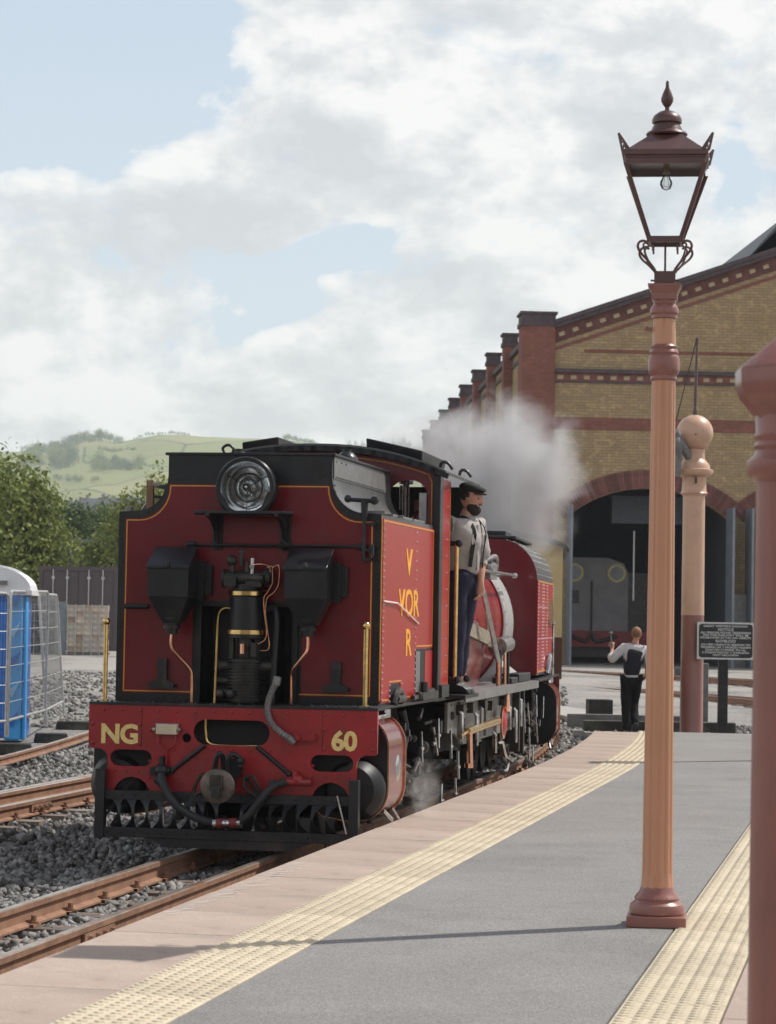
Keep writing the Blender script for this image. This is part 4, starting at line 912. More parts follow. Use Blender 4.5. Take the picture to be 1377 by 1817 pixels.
def unit_B():
    P = loco; W = 1.03
    # cab rear wall with window openings and arched top
    RZ = lambda u: 3.085-.20*(abs(u)/1.06)**2.3
    top = [(u, RZ(u)-.03) for u in np.linspace(1.02, -1.02, 17)]
    win = lambda a, b: [(a, 2.47), (b, 2.47)]+arc((a+b)/2, 2.70, (b-a)/2, 0, 180, 10, .12)
    plate('cab_rear_wall', [(-1.0, 1.06), (1.0, 1.06)]+top, [win(.60, .92), win(-.92, -.60)], .03, M_RED, P, 2.64)
    g = G(); ribbon(g, [(.955, 2.42), (.955, 2.80)]+[(u, RZ(u)-.075) for u in np.linspace(.93, .3, 8)], .010, 2.62, 2.626); g.build('cab_lining', M_LINE, P)
    for sx in (-1, 1): g = G(); g.box(sx*.975, sx*1.038, 2.56, 2.70, 1.06, 2.86); g.build('cab_corner_strip', M_BLK, P, bevel=.008)
    # roof
    g = G(); n = 22; us = np.linspace(-1.09, 1.09, n+1)
    low = [(u, RZ(u)-.0) for u in us]; 
    poly = [(u, RZ(u)+.02) for u in us]+[(u, RZ(u)-.012) for u in us[::-1]]
    g.prism(poly, 'y', 2.50, 4.55); g.build('cab_roof', mat('cab_roof_paint', (.09, .088, .088), .45, var=.15, scale=3, col2=(.16, .155, .15), f2=.6), P, mw=mB, smooth=40)
    g = G(); 
    for i in range(16): g.rivet((1.088, 2.6+i*.125, RZ(1.09)+.004), (1, 0, 0), .010, .008)
    ribbon(g, [(u, RZ(u)-.02) for u in us], .045, 2.485, 2.52); g.build('roof_edge_bead', M_BLK, P, mw=mB)
    for u0, u1 in ((-.64, -.34), (.40, .86)):
        g = G(); zt = RZ((u0+u1)/2)+.02
        g.hexa([(u0, 2.7, RZ(u0)), (u1, 2.7, RZ(u1)), (u1, 3.9, RZ(u1)), (u0, 3.9, RZ(u0)), (u0, 2.66, RZ(u0)+.10), (u1+.01, 2.66, RZ(u1)+.10), (u1+.01, 3.94, RZ(u1)+.10), (u0, 3.94, RZ(u0)+.10)]); g.build('roof_hatch', M_BLKM, P, mw=mB, bevel=.012)
    for s in (3.2, 4.3):
        g = G(); g.tube(smooth_path([(.93, s, RZ(.93)), (.95, s, RZ(.95)+.07), (1.0, s, RZ(1)+.085), (1.04, s, RZ(1.04)+.05)]), .014, 6); g.build('lifting_hook', M_BLKM, P, mw=mB)
    # cab sides
    for sx in (-1, 1):
        X0, X1 = sx*1.0, sx*1.025
        g = G(); g.prism([(2.70, 1.06), (3.22, 1.06), (3.22, 2.84), (2.70, 2.84)], 'x', X0, X1); g.build('cab_side', M_RED if sx < 0 else MATS['loco_maroon_sunlit'], P, mw=mB)
        g = G(); g.prism([(3.62, 1.06), (4.22, 1.06), (4.22, 1.8), (4.14, 1.9), (3.70, 1.9), (3.62, 1.82)], 'x', X0, X1); g.build('cab_side', MATS['loco_maroon_sunlit'], P, mw=mB)
        g = G()
        for s in (2.74, 3.19): ribbon_side(g, [(s, 1.1), (s, 2.78)], .01, X1, X1+sx*.003)
        ribbon_side(g, [(3.65, 1.1), (3.65, 1.80), (3.72, 1.87), (4.12, 1.87), (4.19, 1.8), (4.19, 1.1), (3.65, 1.1)], .01, X1, X1+sx*.003); g.build('cab_side_lining', M_LINE, P, mw=mB)
        g = G(); rivrow(g, (X1, 3.05, 1.12), (X1, 3.05, 2.76), 13, (sx, 0, 0), .011, .010); rivrow(g, (X1, 4.12, 1.12), (X1, 4.12, 1.75), 8, (sx, 0, 0), .011, .010); g.build('cab_side_rivets', MATS['pale_rivet_heads'], P, mw=mB)
        for s in (3.33, 3.90):
            g = G(); g.cyl((sx*1.065, s, 1.17), (sx*1.065, s, 2.33 if s < 3.6 else 1.75), .018, n=10); o = g.build('cab_handrail', M_BRASS if s < 3.6 else M_COPPER, P, mw=mB)
            g = G()
            for z in (1.19, 2.33 if s < 3.6 else 1.75): g.cyl((sx*1.0, s, z), (sx*1.08, s, z), .022, n=8).sph((sx*1.085, s, z), .034, 8)
            g.build('handrail_bracket', M_BLK, o)
        g = G(); g.box(sx*.98, sx*1.17, 3.25, 4.05, 1.035, 1.065); g.build('cab_step', M_BLKM, P, mw=mB)
    # cab floor, backhead, fittings inside
    g = G(); g.box(-1.0, 1.0, 2.68, 4.8, 1.02, 1.06); g.build('cab_floor', M_TIMB, P, mw=mB)
    g = G(); g.cyl((0, 4.35, 1.66), (0, 4.8, 1.66), .78, n=32).box(-1.0, -.3, 4.74, 4.79, 1.06, 2.9).box(.3, 1.0, 4.44, 4.49, 1.9, 2.86); g.build('backhead', M_DARK, P, mw=mB)
    g = G(); g.cyl((.70, 2.9, 2.35), (.70, 2.9, 2.86), .028, n=10).cyl((.70, 2.9, 2.80), (.70, 2.9, 2.86), .06, n=12).cyl((.5, 2.8, 2.42), (.95, 2.9, 2.44), .018, n=8).cyl((.63, 3.1, 2.6), (.63, 3.1, 2.8), .02, n=8).bar((.72, 2.8, 2.42), (.80, 2.9, 2.58), .02, .02); g.build('cab_gauge_pipes', M_STEEL, P, mw=mB)
    g = G(); g.box(.74, .80, 3.1, 3.2, 2.3, 2.68); g.build('cab_notice_board', mat('pink_board', (.55, .2, .22), .6), P, mw=mB)
    g = G(); g.box(.84, .90, 2.72, 2.74, 2.38, 2.72); g.build('rear_spectacle', M_GALV, P, mw=mB)
    # boiler, bands, smokebox, dome, chimney
    M_BOIL = mat('boiler_red_enamel', (.34, .016, .02), .20, var=.06, scale=2, coat=.3, bump=.03, bscale=5)
    g = G(); g.lathe([(.80, 4.8), (.80, 6.0), (.79, 6.02), (.79, 8.55)], (0, 0, 1.66), (0, 1, 0), 56); g.build('boiler_barrel', M_BOIL, P, mw=mB)
    for s in (6.0, 7.3, 8.5):
        g = G(); g.lathe([(.79, s-.03), (.806, s-.03), (.806, s+.03), (.79, s+.03)], (0, 0, 1.66), (0, 1, 0), 56); g.build('boiler_band', M_RED if s != 7.3 else M_STEEL, P, mw=mB)
    g = G(); g.prism([(-.80, 1.0), (.80, 1.0), (.86, 1.35), (.80, 1.7), (-.80, 1.7), (-.86, 1.35)], 'y', 4.85, 6.6); g.build('firebox', M_RED, P, mw=mB, bevel=.03)
    g = G(); g.lathe([(.80, 8.55), (.815, 8.57), (.815, 9.25), (.80, 9.30), (.6, 9.35), (.2, 9.4)], (0, 0, 1.66), (0, 1, 0), 56)
    for i in range(40): t = 2*pi*i/40; g.rivet((.815*cos(t), 8.62, 1.66+.815*sin(t)), (cos(t), 0, sin(t)), .012, .010); g.rivet((.815*cos(t), 9.2, 1.66+.815*sin(t)), (cos(t), 0, sin(t)), .012, .010)
    g.build('smokebox', M_SMOKEBOX, P, mw=mB)
    g = G(); g.box(-.7, .7, 8.6, 9.2, .95, 1.3).hexa([(.3, 8.4, 1.06), (.98, 8.6, 1.06), (.98, 9.2, 1.06), (.3, 9.3, 1.06), (.3, 8.4, 1.40), (.62, 8.6, 1.34), (.62, 9.2, 1.34), (.3, 9.3, 1.40)]); g.build('smokebox_saddle', M_SMOKEBOX, P, mw=mB)
    g = G(); g.lathe([(.28, 0), (.25, .06), (.23, .22), (.16, .33), (.06, .37)], (0, 6.6, 2.43), n=24); g.build('steam_dome', M_BLK, P, mw=mB)
    g = G(); g.lathe([(.26, 0), (.19, .05), (.16, .12), (.155, .30), (.19, .33), (.19, .37), (.14, .37)], (0, 8.95, 2.43), n=24); g.build('chimney', M_BLK, P, mw=mB)
    g = G(); g.lathe([(.24, 0), (.235, .12), (.2, .22), (.1, .27)], (.25, 5.6, 2.45), n=20); g.build('safety_valve_casing', M_BLK, P, mw=mB)
    # boiler side pipes and handrail
    g = G(); g.cyl((.86, 4.85, 2.17), (.86, 8.9, 2.17), .018, n=8)
    for s in (5.4, 6.8, 8.2): g.cyl((.66, s, 2.13), (.86, s, 2.17), .014, n=6)
    g.sph((.86, 8.92, 2.17), .032, 8); g.build('boiler_handrail', M_STEEL, P, mw=mB)
    g = G(); g.box(.55, .86, 7.0, 7.5, 2.10, 2.22).cyl((.80, 7.1, 2.24), (.80, 7.6, 2.24), .06, n=12).tube(smooth_path([(.7, 6.8, 2.2), (.85, 7.0, 2.3), (.86, 7.4, 2.32), (.82, 7.7, 2.2)]), .025, 8).sph((.84, 7.0, 2.2), .05, 8); g.build('clack_valve', M_GREY, P, mw=mB)
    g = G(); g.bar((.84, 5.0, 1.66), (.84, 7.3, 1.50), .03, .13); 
    g.build('boiler_side_strip', mat('beige_strip', (.24, .20, .15), .9, var=.35, scale=20, bump=.3), P, mw=mB)  # sloping beige strip along the boiler side
    g = G(); g.tube(smooth_path([(.90, 5.75, 2.10), (.93, 6.0, 1.95), (.96, 6.6, 1.48), (.97, 6.85, 1.30)], 4), .026, 10); g.tube([(.97, 6.85, 1.30), (.97, 6.87, 1.06)], .022, 8, 1); g.build('injector_pipe', [M_STEEL, M_COPPER], P, mw=mB)
    g = G(); g.cyl((.92, 7.2, 1.43), (.92, 7.9, 1.46), .085, n=16).cyl((.92, 7.15, 1.43), (.92, 7.2, 1.43), .095, n=16).tube([(.8, 7.2, 1.52), (.86, 7.0, 1.46), (.9, 7.2, 1.43)], .03, 8); g.build('air_reservoir', M_STEEL, P, mw=mB)
    for s in (7.0, 7.35, 7.6):
        g = G(); g.tube([(.95, s, 1.42), (.97, s, 1.40), (.97, s+.02, 1.06)], .016, 8); g.build('injector_pipe', M_COPPER if s == 7.35 else M_SOOT, P, mw=mB)
    g = G(); g.box(.75, 1.0, 8.3, 9.3, 1.06, 1.15).box(.8, 1.0, 7.7, 8.2, 1.06, 1.12); g.build('tool_box', M_BLKM, P, mw=mB, bevel=.01)
    # running plate and cradle
    g = G(); g.box(.60, 1.06, 4.05, 9.55, 1.035, 1.058).box(-1.06, -.60, 4.05, 9.55, 1.035, 1.058).box(1.045, 1.06, 4.05, 9.55, .98, 1.035); g.build('running_board', M_GREY, P, mw=mB)
    for sx in (-1, 1):
        g = G(); g.prism([(3.9, .98), (9.3, .98), (9.3, .66), (8.9, .58), (4.9, .58), (4.3, .70), (3.9, .72)], 'x', sx*.90, sx*.925)
        for s in np.linspace(4.1, 9.1, 30): g.rivet((sx*.925, s, .95), (sx, 0, 0), .014, .012)
        g.box(sx*.925, sx*.95, 4.5, 4.53, .6, .97).box(sx*.925, sx*.95, 6.2, 6.23, .6, .97).box(sx*.925, sx*.95, 7.6, 7.63, .6, .97)
        g.build('cradle_girder', M_GREY, P, mw=mB)  # satin black girder coloured grey for the glare on it
    g = G(); g.box(-.7, .7, 4.6, 6.9, .50, 1.0); g.build('ashpan', M_DARK, P, mw=mB)
    g = G(); g.cyl((.98, 4.7, .70), (.98, 6.8, .72), .038, n=12).tube([(.98, 4.7, .70), (.98, 4.3, .68)], .02, 8); g.build('exhaust_injector', M_BRASS, P, mw=mB)
    g = G(); g.cyl((1.0, 4.72, .70), (1.01, 4.72, .42), .028, n=10).cyl((1.0, 4.72, .42), (1.0, 4.72, .38), .04, n=8); g.build('delivery_pipe', M_COPPER, P, mw=mB)
    g = G(); g.lathe([(.15, 0), (.15, .02), (.12, .035), (.04, .05)], (.99, 7.05, .70), (1, 0, 0), 24); o = g.build('valve_cover', MATS['loco_maroon_sunlit'], P, mw=mB)
    g = G(); g.lathe([(.15, .018), (.165, .0), (.165, .022), (.15, .026)], (.99, 7.05, .70), (1, 0, 0), 24).tube([(1.03, 7.1, 1.0), (1.04, 7.05, .8)], [.02, .03], 8); g.build('valve_rim', M_COPPER, o)
    g = G()
    for s, z, l in ((4.35, .9, .25), (5.3, .85, .3), (5.6, .9, .2), (6.6, .62, .2), (7.7, .85, .25), (8.2, .8, .35), (8.6, .9, .3)):
        g.tube([(.96, s, z), (.985, s, z-.03), (.985, s+.03, z-l)], [.012, .02, .016], 8)
    g.tube(smooth_path([(.98, 7.1, .50), (1.0, 7.2, .36), (.99, 7.5, .30), (.98, 7.45, .2), (.98, 7.2, .2)]), .03, 8)
    g.build('bright_drain_pipe', M_STEEL, P, mw=mB)
    g = G()
    for s, z in ((4.5, .9), (4.6, .78), (5.1, .9), (5.9, .9), (6.4, .88), (7.4, .9), (8.0, .66), (8.8, .8), (5.5, .62), (8.4, .7)): g.box(.92, .99, s-.09, s+.09, z-.045, z+.045).cyl((.95, s+.1, z), (.95, s+.3, z), .02, n=6)
    g.box(.90, 1.0, 8.35, 8.42, .35, 1.0).box(.88, .98, 8.9, 8.98, .3, 1.0); g.build('cradle_fittings', M_SOOT, P, mw=mB)
unit_B()

def unit_C():
    P = loco; w = 1.0; s0 = 9.95; s1 = 12.55; SB = 13.05
    sh = [(w, 2.13)]+arc(w-.42, 2.13, .42, 0, 90, 10, .46)+[(.3, 2.60)]
    full = [(-w, 1.10), (w, 1.10)]+sh+[(-x, z) for x, z in sh[::-1]]
    out = [(-w, 1.10), (-.72, 1.10), (-.72, 1.47), (.72, 1.47), (.72, 1.10), (w, 1.10)]+sh+[(-x, z) for x, z in sh[::-1]]
    g = G(); g.prism(full, 'y', s0+.06, s1, 0); g.build('front_tank', mat('tank_c_black', (.05, .05, .052), .38, var=.2, scale=3, coat=.2), P, mw=mC, smooth=30)
    o2 = [out[0]]
    for p in out[1:]:
        if abs(p[0]-o2[-1][0])+abs(p[1]-o2[-1][1]) > 1e-4: o2.append(p)
    plate('tank_end_plate', o2, [], .05, M_RED, P, s0+.03, mw=mC)
    g = G(); g.box(w, w+.008, s0+.05, s1-.01, 1.12, 2.14); g.build('tank_side', MATS['loco_maroon_sunlit'], P, mw=mC)
    g = G(); g.box(w+.006, w+.011, s0+.06, s1-.03, 2.13, 2.145).box(w+.006, w+.011, s0+.06, s1-.03, 1.13, 1.145); g.build('tank_lining', M_LINE, P, mw=mC)
    g = G()
    for s in (s0+.08, s0+.75, s0+.95, s0+1.5, s1-.06): rivrow(g, (w+.008, s, 1.16), (w+.008, s, 2.10), 26, (1, 0, 0), .014, .013)
    for z in (1.5, 1.85): rivrow(g, (w+.008, s0+.2, z), (w+.008, s1-.2, z), 14, (1, 0, 0), .012, .012)
    g.build('tank_rivets', mat('bright_rivets', (.62, .42, .42), .3, var=.2), P, mw=mC)
    g = G()
    for a in np.linspace(0, 80, 9):
        x = w-.42+.42*cos(radians(a)); z = 2.13+.46*sin(radians(a)); rivrow(g, (x, s0+.1, z), (x, s1-.1, z), 14, (cos(radians(a)), 0, sin(radians(a))), .012, .012)
    g.build('shoulder_rivets', M_STEEL, P, mw=mC)
    g = G()
    for (x, z), (x2, z2) in zip(sh, sh[1:]):
        for k in (0, .5): g.rivet((x+(x2-x)*k-.02, s0+.005, z+(z2-z)*k-.02), (0, -1, 0), .009, .008)
    for z in np.linspace(1.15, 2.1, 22): g.rivet((w-.02, s0+.005, z), (0, -1, 0), .009, .008)
    for u in np.linspace(-.9, .9, 26): g.rivet((u, s0+.005, 1.50), (0, -1, 0), .008, .006)
    for u in (-.35, .35): 
        for z in np.linspace(1.55, 2.5, 14): g.rivet((u, s0+.005, z), (0, -1, 0), .008, .006)
    g.build('end_rivets', M_RED, P, mw=mC)
    g = G(); g.box(-.75, .75, s0+.1, s1, 2.60, 2.63).box(.30, .62, s0+.3, s0+1.1, 2.63, 2.69).box(-.5, .1, s0+1.2, s0+2., 2.63, 2.68); g.tube(smooth_path([(.1, s0+.05, 2.6), (.08, s0, 2.67), (.12, s0+.02, 2.72)]), .02, 6); g.build('tank_lid', M_BLKM, P, mw=mC, bevel=.008)
    g = G(); g.prism([(s0+1.6, 1.95), (s0+2.3, 1.95), (s0+2.4, 1.75), (s0+2.1, 1.62), (s0+1.5, 1.72)], 'x', w+.008, w+.03); g.build('name_plate', M_COPPER, P, mw=mC, bevel=.004)
    g = G(); g.box(-.72, .72, s0+.10, s0+.12, 1.10, 1.47).box(.62, 1.06, s0-.3, SB, 1.04, 1.062).box(-1.06, -.62, s0-.3, SB, 1.04, 1.062).box(-1.06, 1.06, SB-.03, SB, .55, 1.06); g.build('far_running_plate', M_BLKM, P, mw=mC)
    g = G(); g.box(1.0, 1.065, SB-.05, SB+.02, .45, 1.05); g.build('far_beam_end', M_RED, P, mw=mC)
    g = G(); g.cyl((1.02, s1-.1, 1.06), (1.02, s1-.1, 1.66), .015, n=8).sph((1.02, s1-.1, 1.67), .028, 8).tube(smooth_path([(1.03, s0+1.3, 1.1), (1.05, s0+1.4, 1.25), (1.04, s0+1.6, 1.3), (1.03, s0+1.7, 1.1)]), .03, 8); g.build('far_stanchion', M_STEEL, P, mw=mC)
engine_unit('C', 13.05, -1, mC)
unit_C()

# ------------------------------------------------------------ platform lamp posts
def lamp_post(loc, rz, label, group='station lamp posts'):
    t = thing('lamp_post', label, 'lamp post', loc, rz, group)
    g = G(); g.box(-.145, .145, -.145, .145, 0, .055); g.build('plinth', M_TERRA, t, bevel=.006)
    g = G(); g.lathe([(.128, .055), (.134, .062), (.136, .085), (.130, .105), (.112, .118), (.108, .125), (.112, .135), (.104, .148), (.088, .165), (.078, .20)], n=40); g.build('base_moulding', M_TERRA, t)
    g = G(); fl = lambda i, n, z: 1-(.085*(1-abs(sin(pi*i/5))**.6) if .24 < z < 2.70 else 0)
    g.lathe([(.082, .18), (.077, .25), (.0765, .26)]+[(.0765-.0165*k/6, .26+2.42*k/6) for k in range(1, 7)]+[(.060, 2.70)], n=60, squash=fl); g.build('fluted_shaft', M_PEACH, t)
    g = G(); g.lathe([(.060, 2.69), (.066, 2.70), (.064, 2.715), (.075, 2.73), (.078, 2.75), (.078, 2.80), (.073, 2.815), (.069, 2.82), (.074, 2.832), (.067, 2.845), (.063, 2.85), (.068, 2.862), (.058, 2.872)], n=40); g.build('collar', M_TERRA, t)
    g = G(); fl2 = lambda i, n, z: 1-(.08*(1-abs(sin(pi*i/5))**.6) if 2.9 < z < 3.01 else 0)
    g.lathe([(.058, 2.87), (.058, 2.90), (.055, 3.00), (.056, 3.02)], n=60, squash=fl2); g.build('upper_shaft', M_PEACH, t)
    g = G(); g.lathe([(.056, 3.00), (.064, 3.005), (.062, 3.02), (.070, 3.03), (.071, 3.05), (.062, 3.065), (.055, 3.075), (.058, 3.09), (.056, 3.10)], n=32)
    g.prism([(-.063, -.063), (.063, -.063), (.063, .063), (-.063, .063)], 'z', 3.095, 3.125)
    g.hexa([(-.063, -.063, 3.125), (.063, -.063, 3.125), (.063, .063, 3.125), (-.063, .063, 3.125), (-.080, -.080, 3.16), (.080, -.080, 3.16), (.080, .080, 3.16), (-.080, .080, 3.16)]).box(-.082, .082, -.082, .082, 3.16, 3.17)
    g.build('capital', M_TERRA, t)
    g = G(); g.cyl((-.06, 0, 2.95), (-.085, 0, 2.95), .011, n=8).sph((-.088, 0, 2.955), .014, 8); g.build('ladder_stub', M_TERRA, t)
    # lantern
    lz = 3.17
    g = G(); g.box(-.052, .052, -.052, .052, lz, lz+.065)
    for sx, sy in ((1, 0), (-1, 0)): g.cyl((sx*.05, -.03, lz+.02), (sx*.07, -.03, lz+.02), .005, n=6)
    g.cyl((0, 0, lz+.06), (0, 0, lz+.21), .0055, n=8); g.build('lantern_spigot', M_LANT, t)
    for a in (45, 135, 225, 315):
        c, s = cos(radians(a)), sin(radians(a)); g = G()
        P = [(.060, .02), (.066, .065), (.115, .11), (.165, .145), (.187, .175), (.175, .20), (.14, .208), (.12, .195)]
        g.tube(smooth_path([(r*c, r*s, lz+z) for r, z in P], 4), .0065, 6)
        P = [(.095, .09), (.13, .135), (.142, .165), (.15, .19), (.13, .20)]
        g.tube(smooth_path([(r*c, r*s, lz+z) for r, z in P], 4), .005, 6).cyl((.085*c, .085*s, lz+.165), (.085*c, .085*s, lz+.20), .005, n=6); g.build('scroll_bracket', M_LANT, t)
    b0, b1 = lz+.205, lz+.620; h0, h1 = .090, .205
    g = G(); g.box(-h0, h0, -h0, -h0+.018, b0, b0+.03).box(-h0, h0, h0-.018, h0, b0, b0+.03).box(-h0, -h0+.018, -h0+.018, h0-.018, b0, b0+.03).box(h0-.018, h0, -h0+.018, h0-.018, b0, b0+.03)
    for sx in (-1, 1):
        for sy in (-1, 1):
            a = h0-.009; b = h1-.010; w = .011
            g.hexa([(sx*a-w, sy*a-w, b0+.03), (sx*a+w, sy*a-w, b0+.03), (sx*a+w, sy*a+w, b0+.03), (sx*a-w, sy*a+w, b0+.03), (sx*b-w, sy*b-w, b1-.04), (sx*b+w, sy*b-w, b1-.04), (sx*b+w, sy*b+w, b1-.04), (sx*b-w, sy*b+w, b1-.04)])
    k = h1-.012
    for sgn in (-1, 1):
        g.box(-k, k, sgn*k, sgn*(k-.012), b1-.042, b1).box(sgn*k, sgn*(k-.012), -k+.012, k-.012, b1-.042, b1)
    g.build('lantern_frame', M_LANT, t)
    for q in range(4):
        a = h0-.008; b = h1-.022; R = Matrix.Rotation(q*pi/2, 4, 'Z')
        P = [Vector((-a, -a, b0+.03)), Vector((a, -a, b0+.03)), Vector((b, -b, b1-.038)), Vector((-b, -b, b1-.038))]
        g = G(); g.add([tuple(R @ p) for p in P], [(0, 1, 2, 3)]); g.build('lantern_pane', M_GLASS, t)
    g = G(); g.box(-h1-.004, h1+.004, -h1-.004, h1+.004, b1, b1+.028).box(-h1+.006, h1-.006, -h1+.006, h1-.006, b1-.012, b1); g.build('eaves_frame', M_LANT, t, bevel=.003)
    g = G(); z0 = b1+.028; r0 = h1-.012; r1 = .092
    vs = [(sx*r0, sy*r0, z0) for sx, sy in ((-1, -1), (1, -1), (1, 1), (-1, 1))]+[(sx*r1*.72, sy*r1*.72, z0+.105) for sx, sy in ((-1, -1), (1, -1), (1, 1), (-1, 1))]
    g.add(vs, [(0, 1, 5, 4), (1, 2, 6, 5), (2, 3, 7, 6), (3, 0, 4, 7), (3, 2, 1, 0), (4, 5, 6, 7)]); g.build('lantern_roof', M_LANT, t, smooth=20)
    g = G(); zz = z0+.10; g.lathe([(.098, zz), (.104, zz+.008), (.098, zz+.018), (.080, zz+.026), (.072, zz+.045), (.062, zz+.062), (.062, zz+.070), (.074, zz+.066), (.075, zz+.082), (.066, zz+.102), (.040, zz+.122), (.016, zz+.130)], n=32); g.build('vent_cowl', M_LANT, t)
    g = G(); zz += .13; g.lathe([(.011, zz), (.011, zz+.016), (.020, zz+.026), (.030, zz+.045), (.031, zz+.062), (.022, zz+.088), (.010, zz+.115), (.007, zz+.145), (.004, zz+.15)], n=20); g.build('finial', M_LANT, t)
    for sx, sy in ((-1, -1), (1, -1), (1, 1), (-1, 1)):
        g = G(); c = Vector((sx*h1, sy*h1, b1+.02)); o = Vector((sx, sy, 0)).normalized(); 
        p0, p1, p2 = c-o*.05, c+o*.01, c+o*.036+Vector((0, 0, .082))
        for a, b in ((p0, p2), (p1, p2), (p0, p1), ((p0+p2)/2, p1), ((p1+p2)/2, (p0+p2)/2), (p0+(p2-p0)*.75, (p1+p2)/2), (p0+(p1-p0)*.5, (p0+p2)/2)): g.bar(a, b, .008, .008)
        g.build('corner_ornament', M_LANT, t)
    g = G(); g.lathe([(.012, 0), (.014, .01), (.030, .04), (.031, .055), (.022, .075), (.006, .083)][::-1] and [(.006, -.083), (.022, -.075), (.031, -.055), (.030, -.04), (.014, -.01), (.012, 0)], (0, 0, b1-.06), n=16); o = g.build('bulb', M_BULB, t)
    g = G(); g.cyl((0, 0, b1-.06), (0, 0, b1-.01), .016, n=12); g.tube(smooth_path([(-.006, 0, b1-.07), (-.012, 0, b1-.12), (0, 0, b1-.125), (.012, 0, b1-.12), (.006, 0, b1-.07)]), .0012, 4); g.build('bulb_holder', M_BRASS, o)
    return t
lamp_post((1.36, 12.58, 0), radians(-7.5), 'peach and brown lantern post standing whole on the open platform beside the tactile strip')
lamp_post((4.95, 28.5, 0), radians(-7.5), 'second lantern post further along the platform edge, out past the thick brown post')

# near post with a pointed cap at the right edge
nx, ny = (1402-688.5)/4500*7.2, 7.2
t = thing('platform_post', 'large out of focus brown post with pointed cap at the right edge of the photo', 'post', (nx, ny, 0))
g = G(); g.lathe([(.16, 0), (.16, .06), (.13, .10), (.108, .16), (.105, .2), (.096, 1.88), (.098, 1.90)], n=48); g.build('shaft', M_TERRA, t)
g = G(); g.lathe([(.098, 1.89), (.112, 1.90), (.124, 1.925), (.122, 1.95), (.105, 1.965), (.098, 1.98), (.104, 1.992), (.098, 2.005), (.104, 2.02), (.098, 2.03), (.10, 2.08)], n=48); g.build('neck_rings', M_TERRA, t)
g = G(); g.lathe([(.10, 2.07), (.125, 2.10), (.150, 2.13), (.162, 2.16), (.164, 2.205), (.158, 2.215), (.02, 2.325), (.0, 2.33)][:-1], n=8, phase=pi/8); g.build('pointed_cap', M_TERRA, t)

# ------------------------------------------------------------ water column with ball top
wx, wy, wz = 4.90, 40.6, -.36
t = thing('water_column', 'stout iron water column with round ball top and thin rod, beyond the platform end', 'water column', (wx, wy, wz))
g = G(); g.lathe([(.20, 0), (.20, .05), (.185, .08), (.182, 2.0)], n=40); g.build('lower_shaft', M_TERRA, t)
g = G(); g.lathe([(.184, 2.0), (.182, 2.1), (.176, 3.90), (.19, 3.92), (.20, 3.935), (.225, 3.95), (.205, 3.97), (.195, 4.0), (.19, 4.2), (.20, 4.22)], n=40); g.build('upper_shaft', M_PEACH2, t)
g = G(); g.lathe([(.20, 4.21), (.27, 4.24), (.29, 4.26), (.30, 4.30), (.30, 4.33), (.25, 4.345), (.245, 4.40), (.20, 4.46), (.165, 4.50), (.16, 4.60), (.17, 4.66)], n=40); g.build('cap_moulding', M_PEACH2, t)
g = G(); g.sph((0, 0, 4.92), .295, 32); g.build('ball', M_PEACH2, t)
g = G(); g.lathe([(.045, 5.19), (.04, 5.28), (.02, 5.33), (.022, 5.36), (.015, 5.4)], n=12).cyl((0, 0, 5.36), (.02, 0, 6.42), .028, .02, n=8).sph((.02, 0, 6.43), .03, 8); g.build('mast_rod', M_LANT, t)
g = G(); g.tube([(.0, 0, 6.40), (-.15, -.1, 5.8), (-.33, -.25, 5.1)], .010, 5); g.build('tie_rod', M_SOOT, t)
g = G(); g.cyl((-.05, -.05, 4.45), (-.36, -.30, 4.92), .07, n=12).lathe([(.09, 0), (.11, .05), (.10, .18), (.06, .24)], (-.33, -.27, 4.60), (0, 0, 1), 16).cyl((-.33, -.27, 4.2), (-.33, -.27, 4.62), .075, .10, n=12); g.build('water_arm', M_GTIMB, t)
g = G(); g.tube([(-.34+.006*(i % 2), -.28, 4.2-.05*i) for i in range(56)], [.013 if i % 2 else .007 for i in range(56)], 5); g.build('hanging_chain', M_SOOT, t)
g = G(); g.box(-.01, .01, -.27, .0, 4.1, 4.2); g.cyl((-.02, -.186, 4.86), (-.02, -.3, 4.88), .012, n=6); g.build('small_bolt', M_SOOT, t)

# ------------------------------------------------------------ notice board
t = thing('notice_board', 'black cast notice with white border and lettering on a black post beside the water column', 'sign', (5.37, 40.4, -.36))
g = G(); g.box(-.075, .075, -.07, .07, 0, 1.32); g.build('post', M_BLKM, t, bevel=.01)
sw_, sh_ = .905, .585; sz = 1.60
g = G(); g.box(-.38-.05, -.38+sw_-.05, -.115, -.075, sz-sh_/2, sz+sh_/2); sb = g.build('board', mat('notice_black', (.02, .021, .026), .35, var=.1), t, bevel=.005); cx = -.43+sw_/2
def rrect(w, h, r, n=5):
    return arc(w/2-r, h/2-r, r, 0, 90, n)+arc(-w/2+r, h/2-r, r, 90, 180, n)+arc(-w/2+r, -h/2+r, r, 180, 270, n)+arc(w/2-r, -h/2+r, r, 270, 360, n)
M_SIGNW = mat('notice_white', (.62, .62, .60), .5, var=.08)
o = plate('board_border', [(cx+x, sz+z) for x, z in [(-sw_/2-.002, -sh_/2-.002), (sw_/2+.002, -sh_/2-.002), (sw_/2+.002, sh_/2+.002), (-sw_/2-.002, sh_/2+.002)]], [[(cx+x, sz+z) for x, z in rrect(sw_-.05, sh_-.05, .05)]], .012, M_SIGNW, sb, -.121)
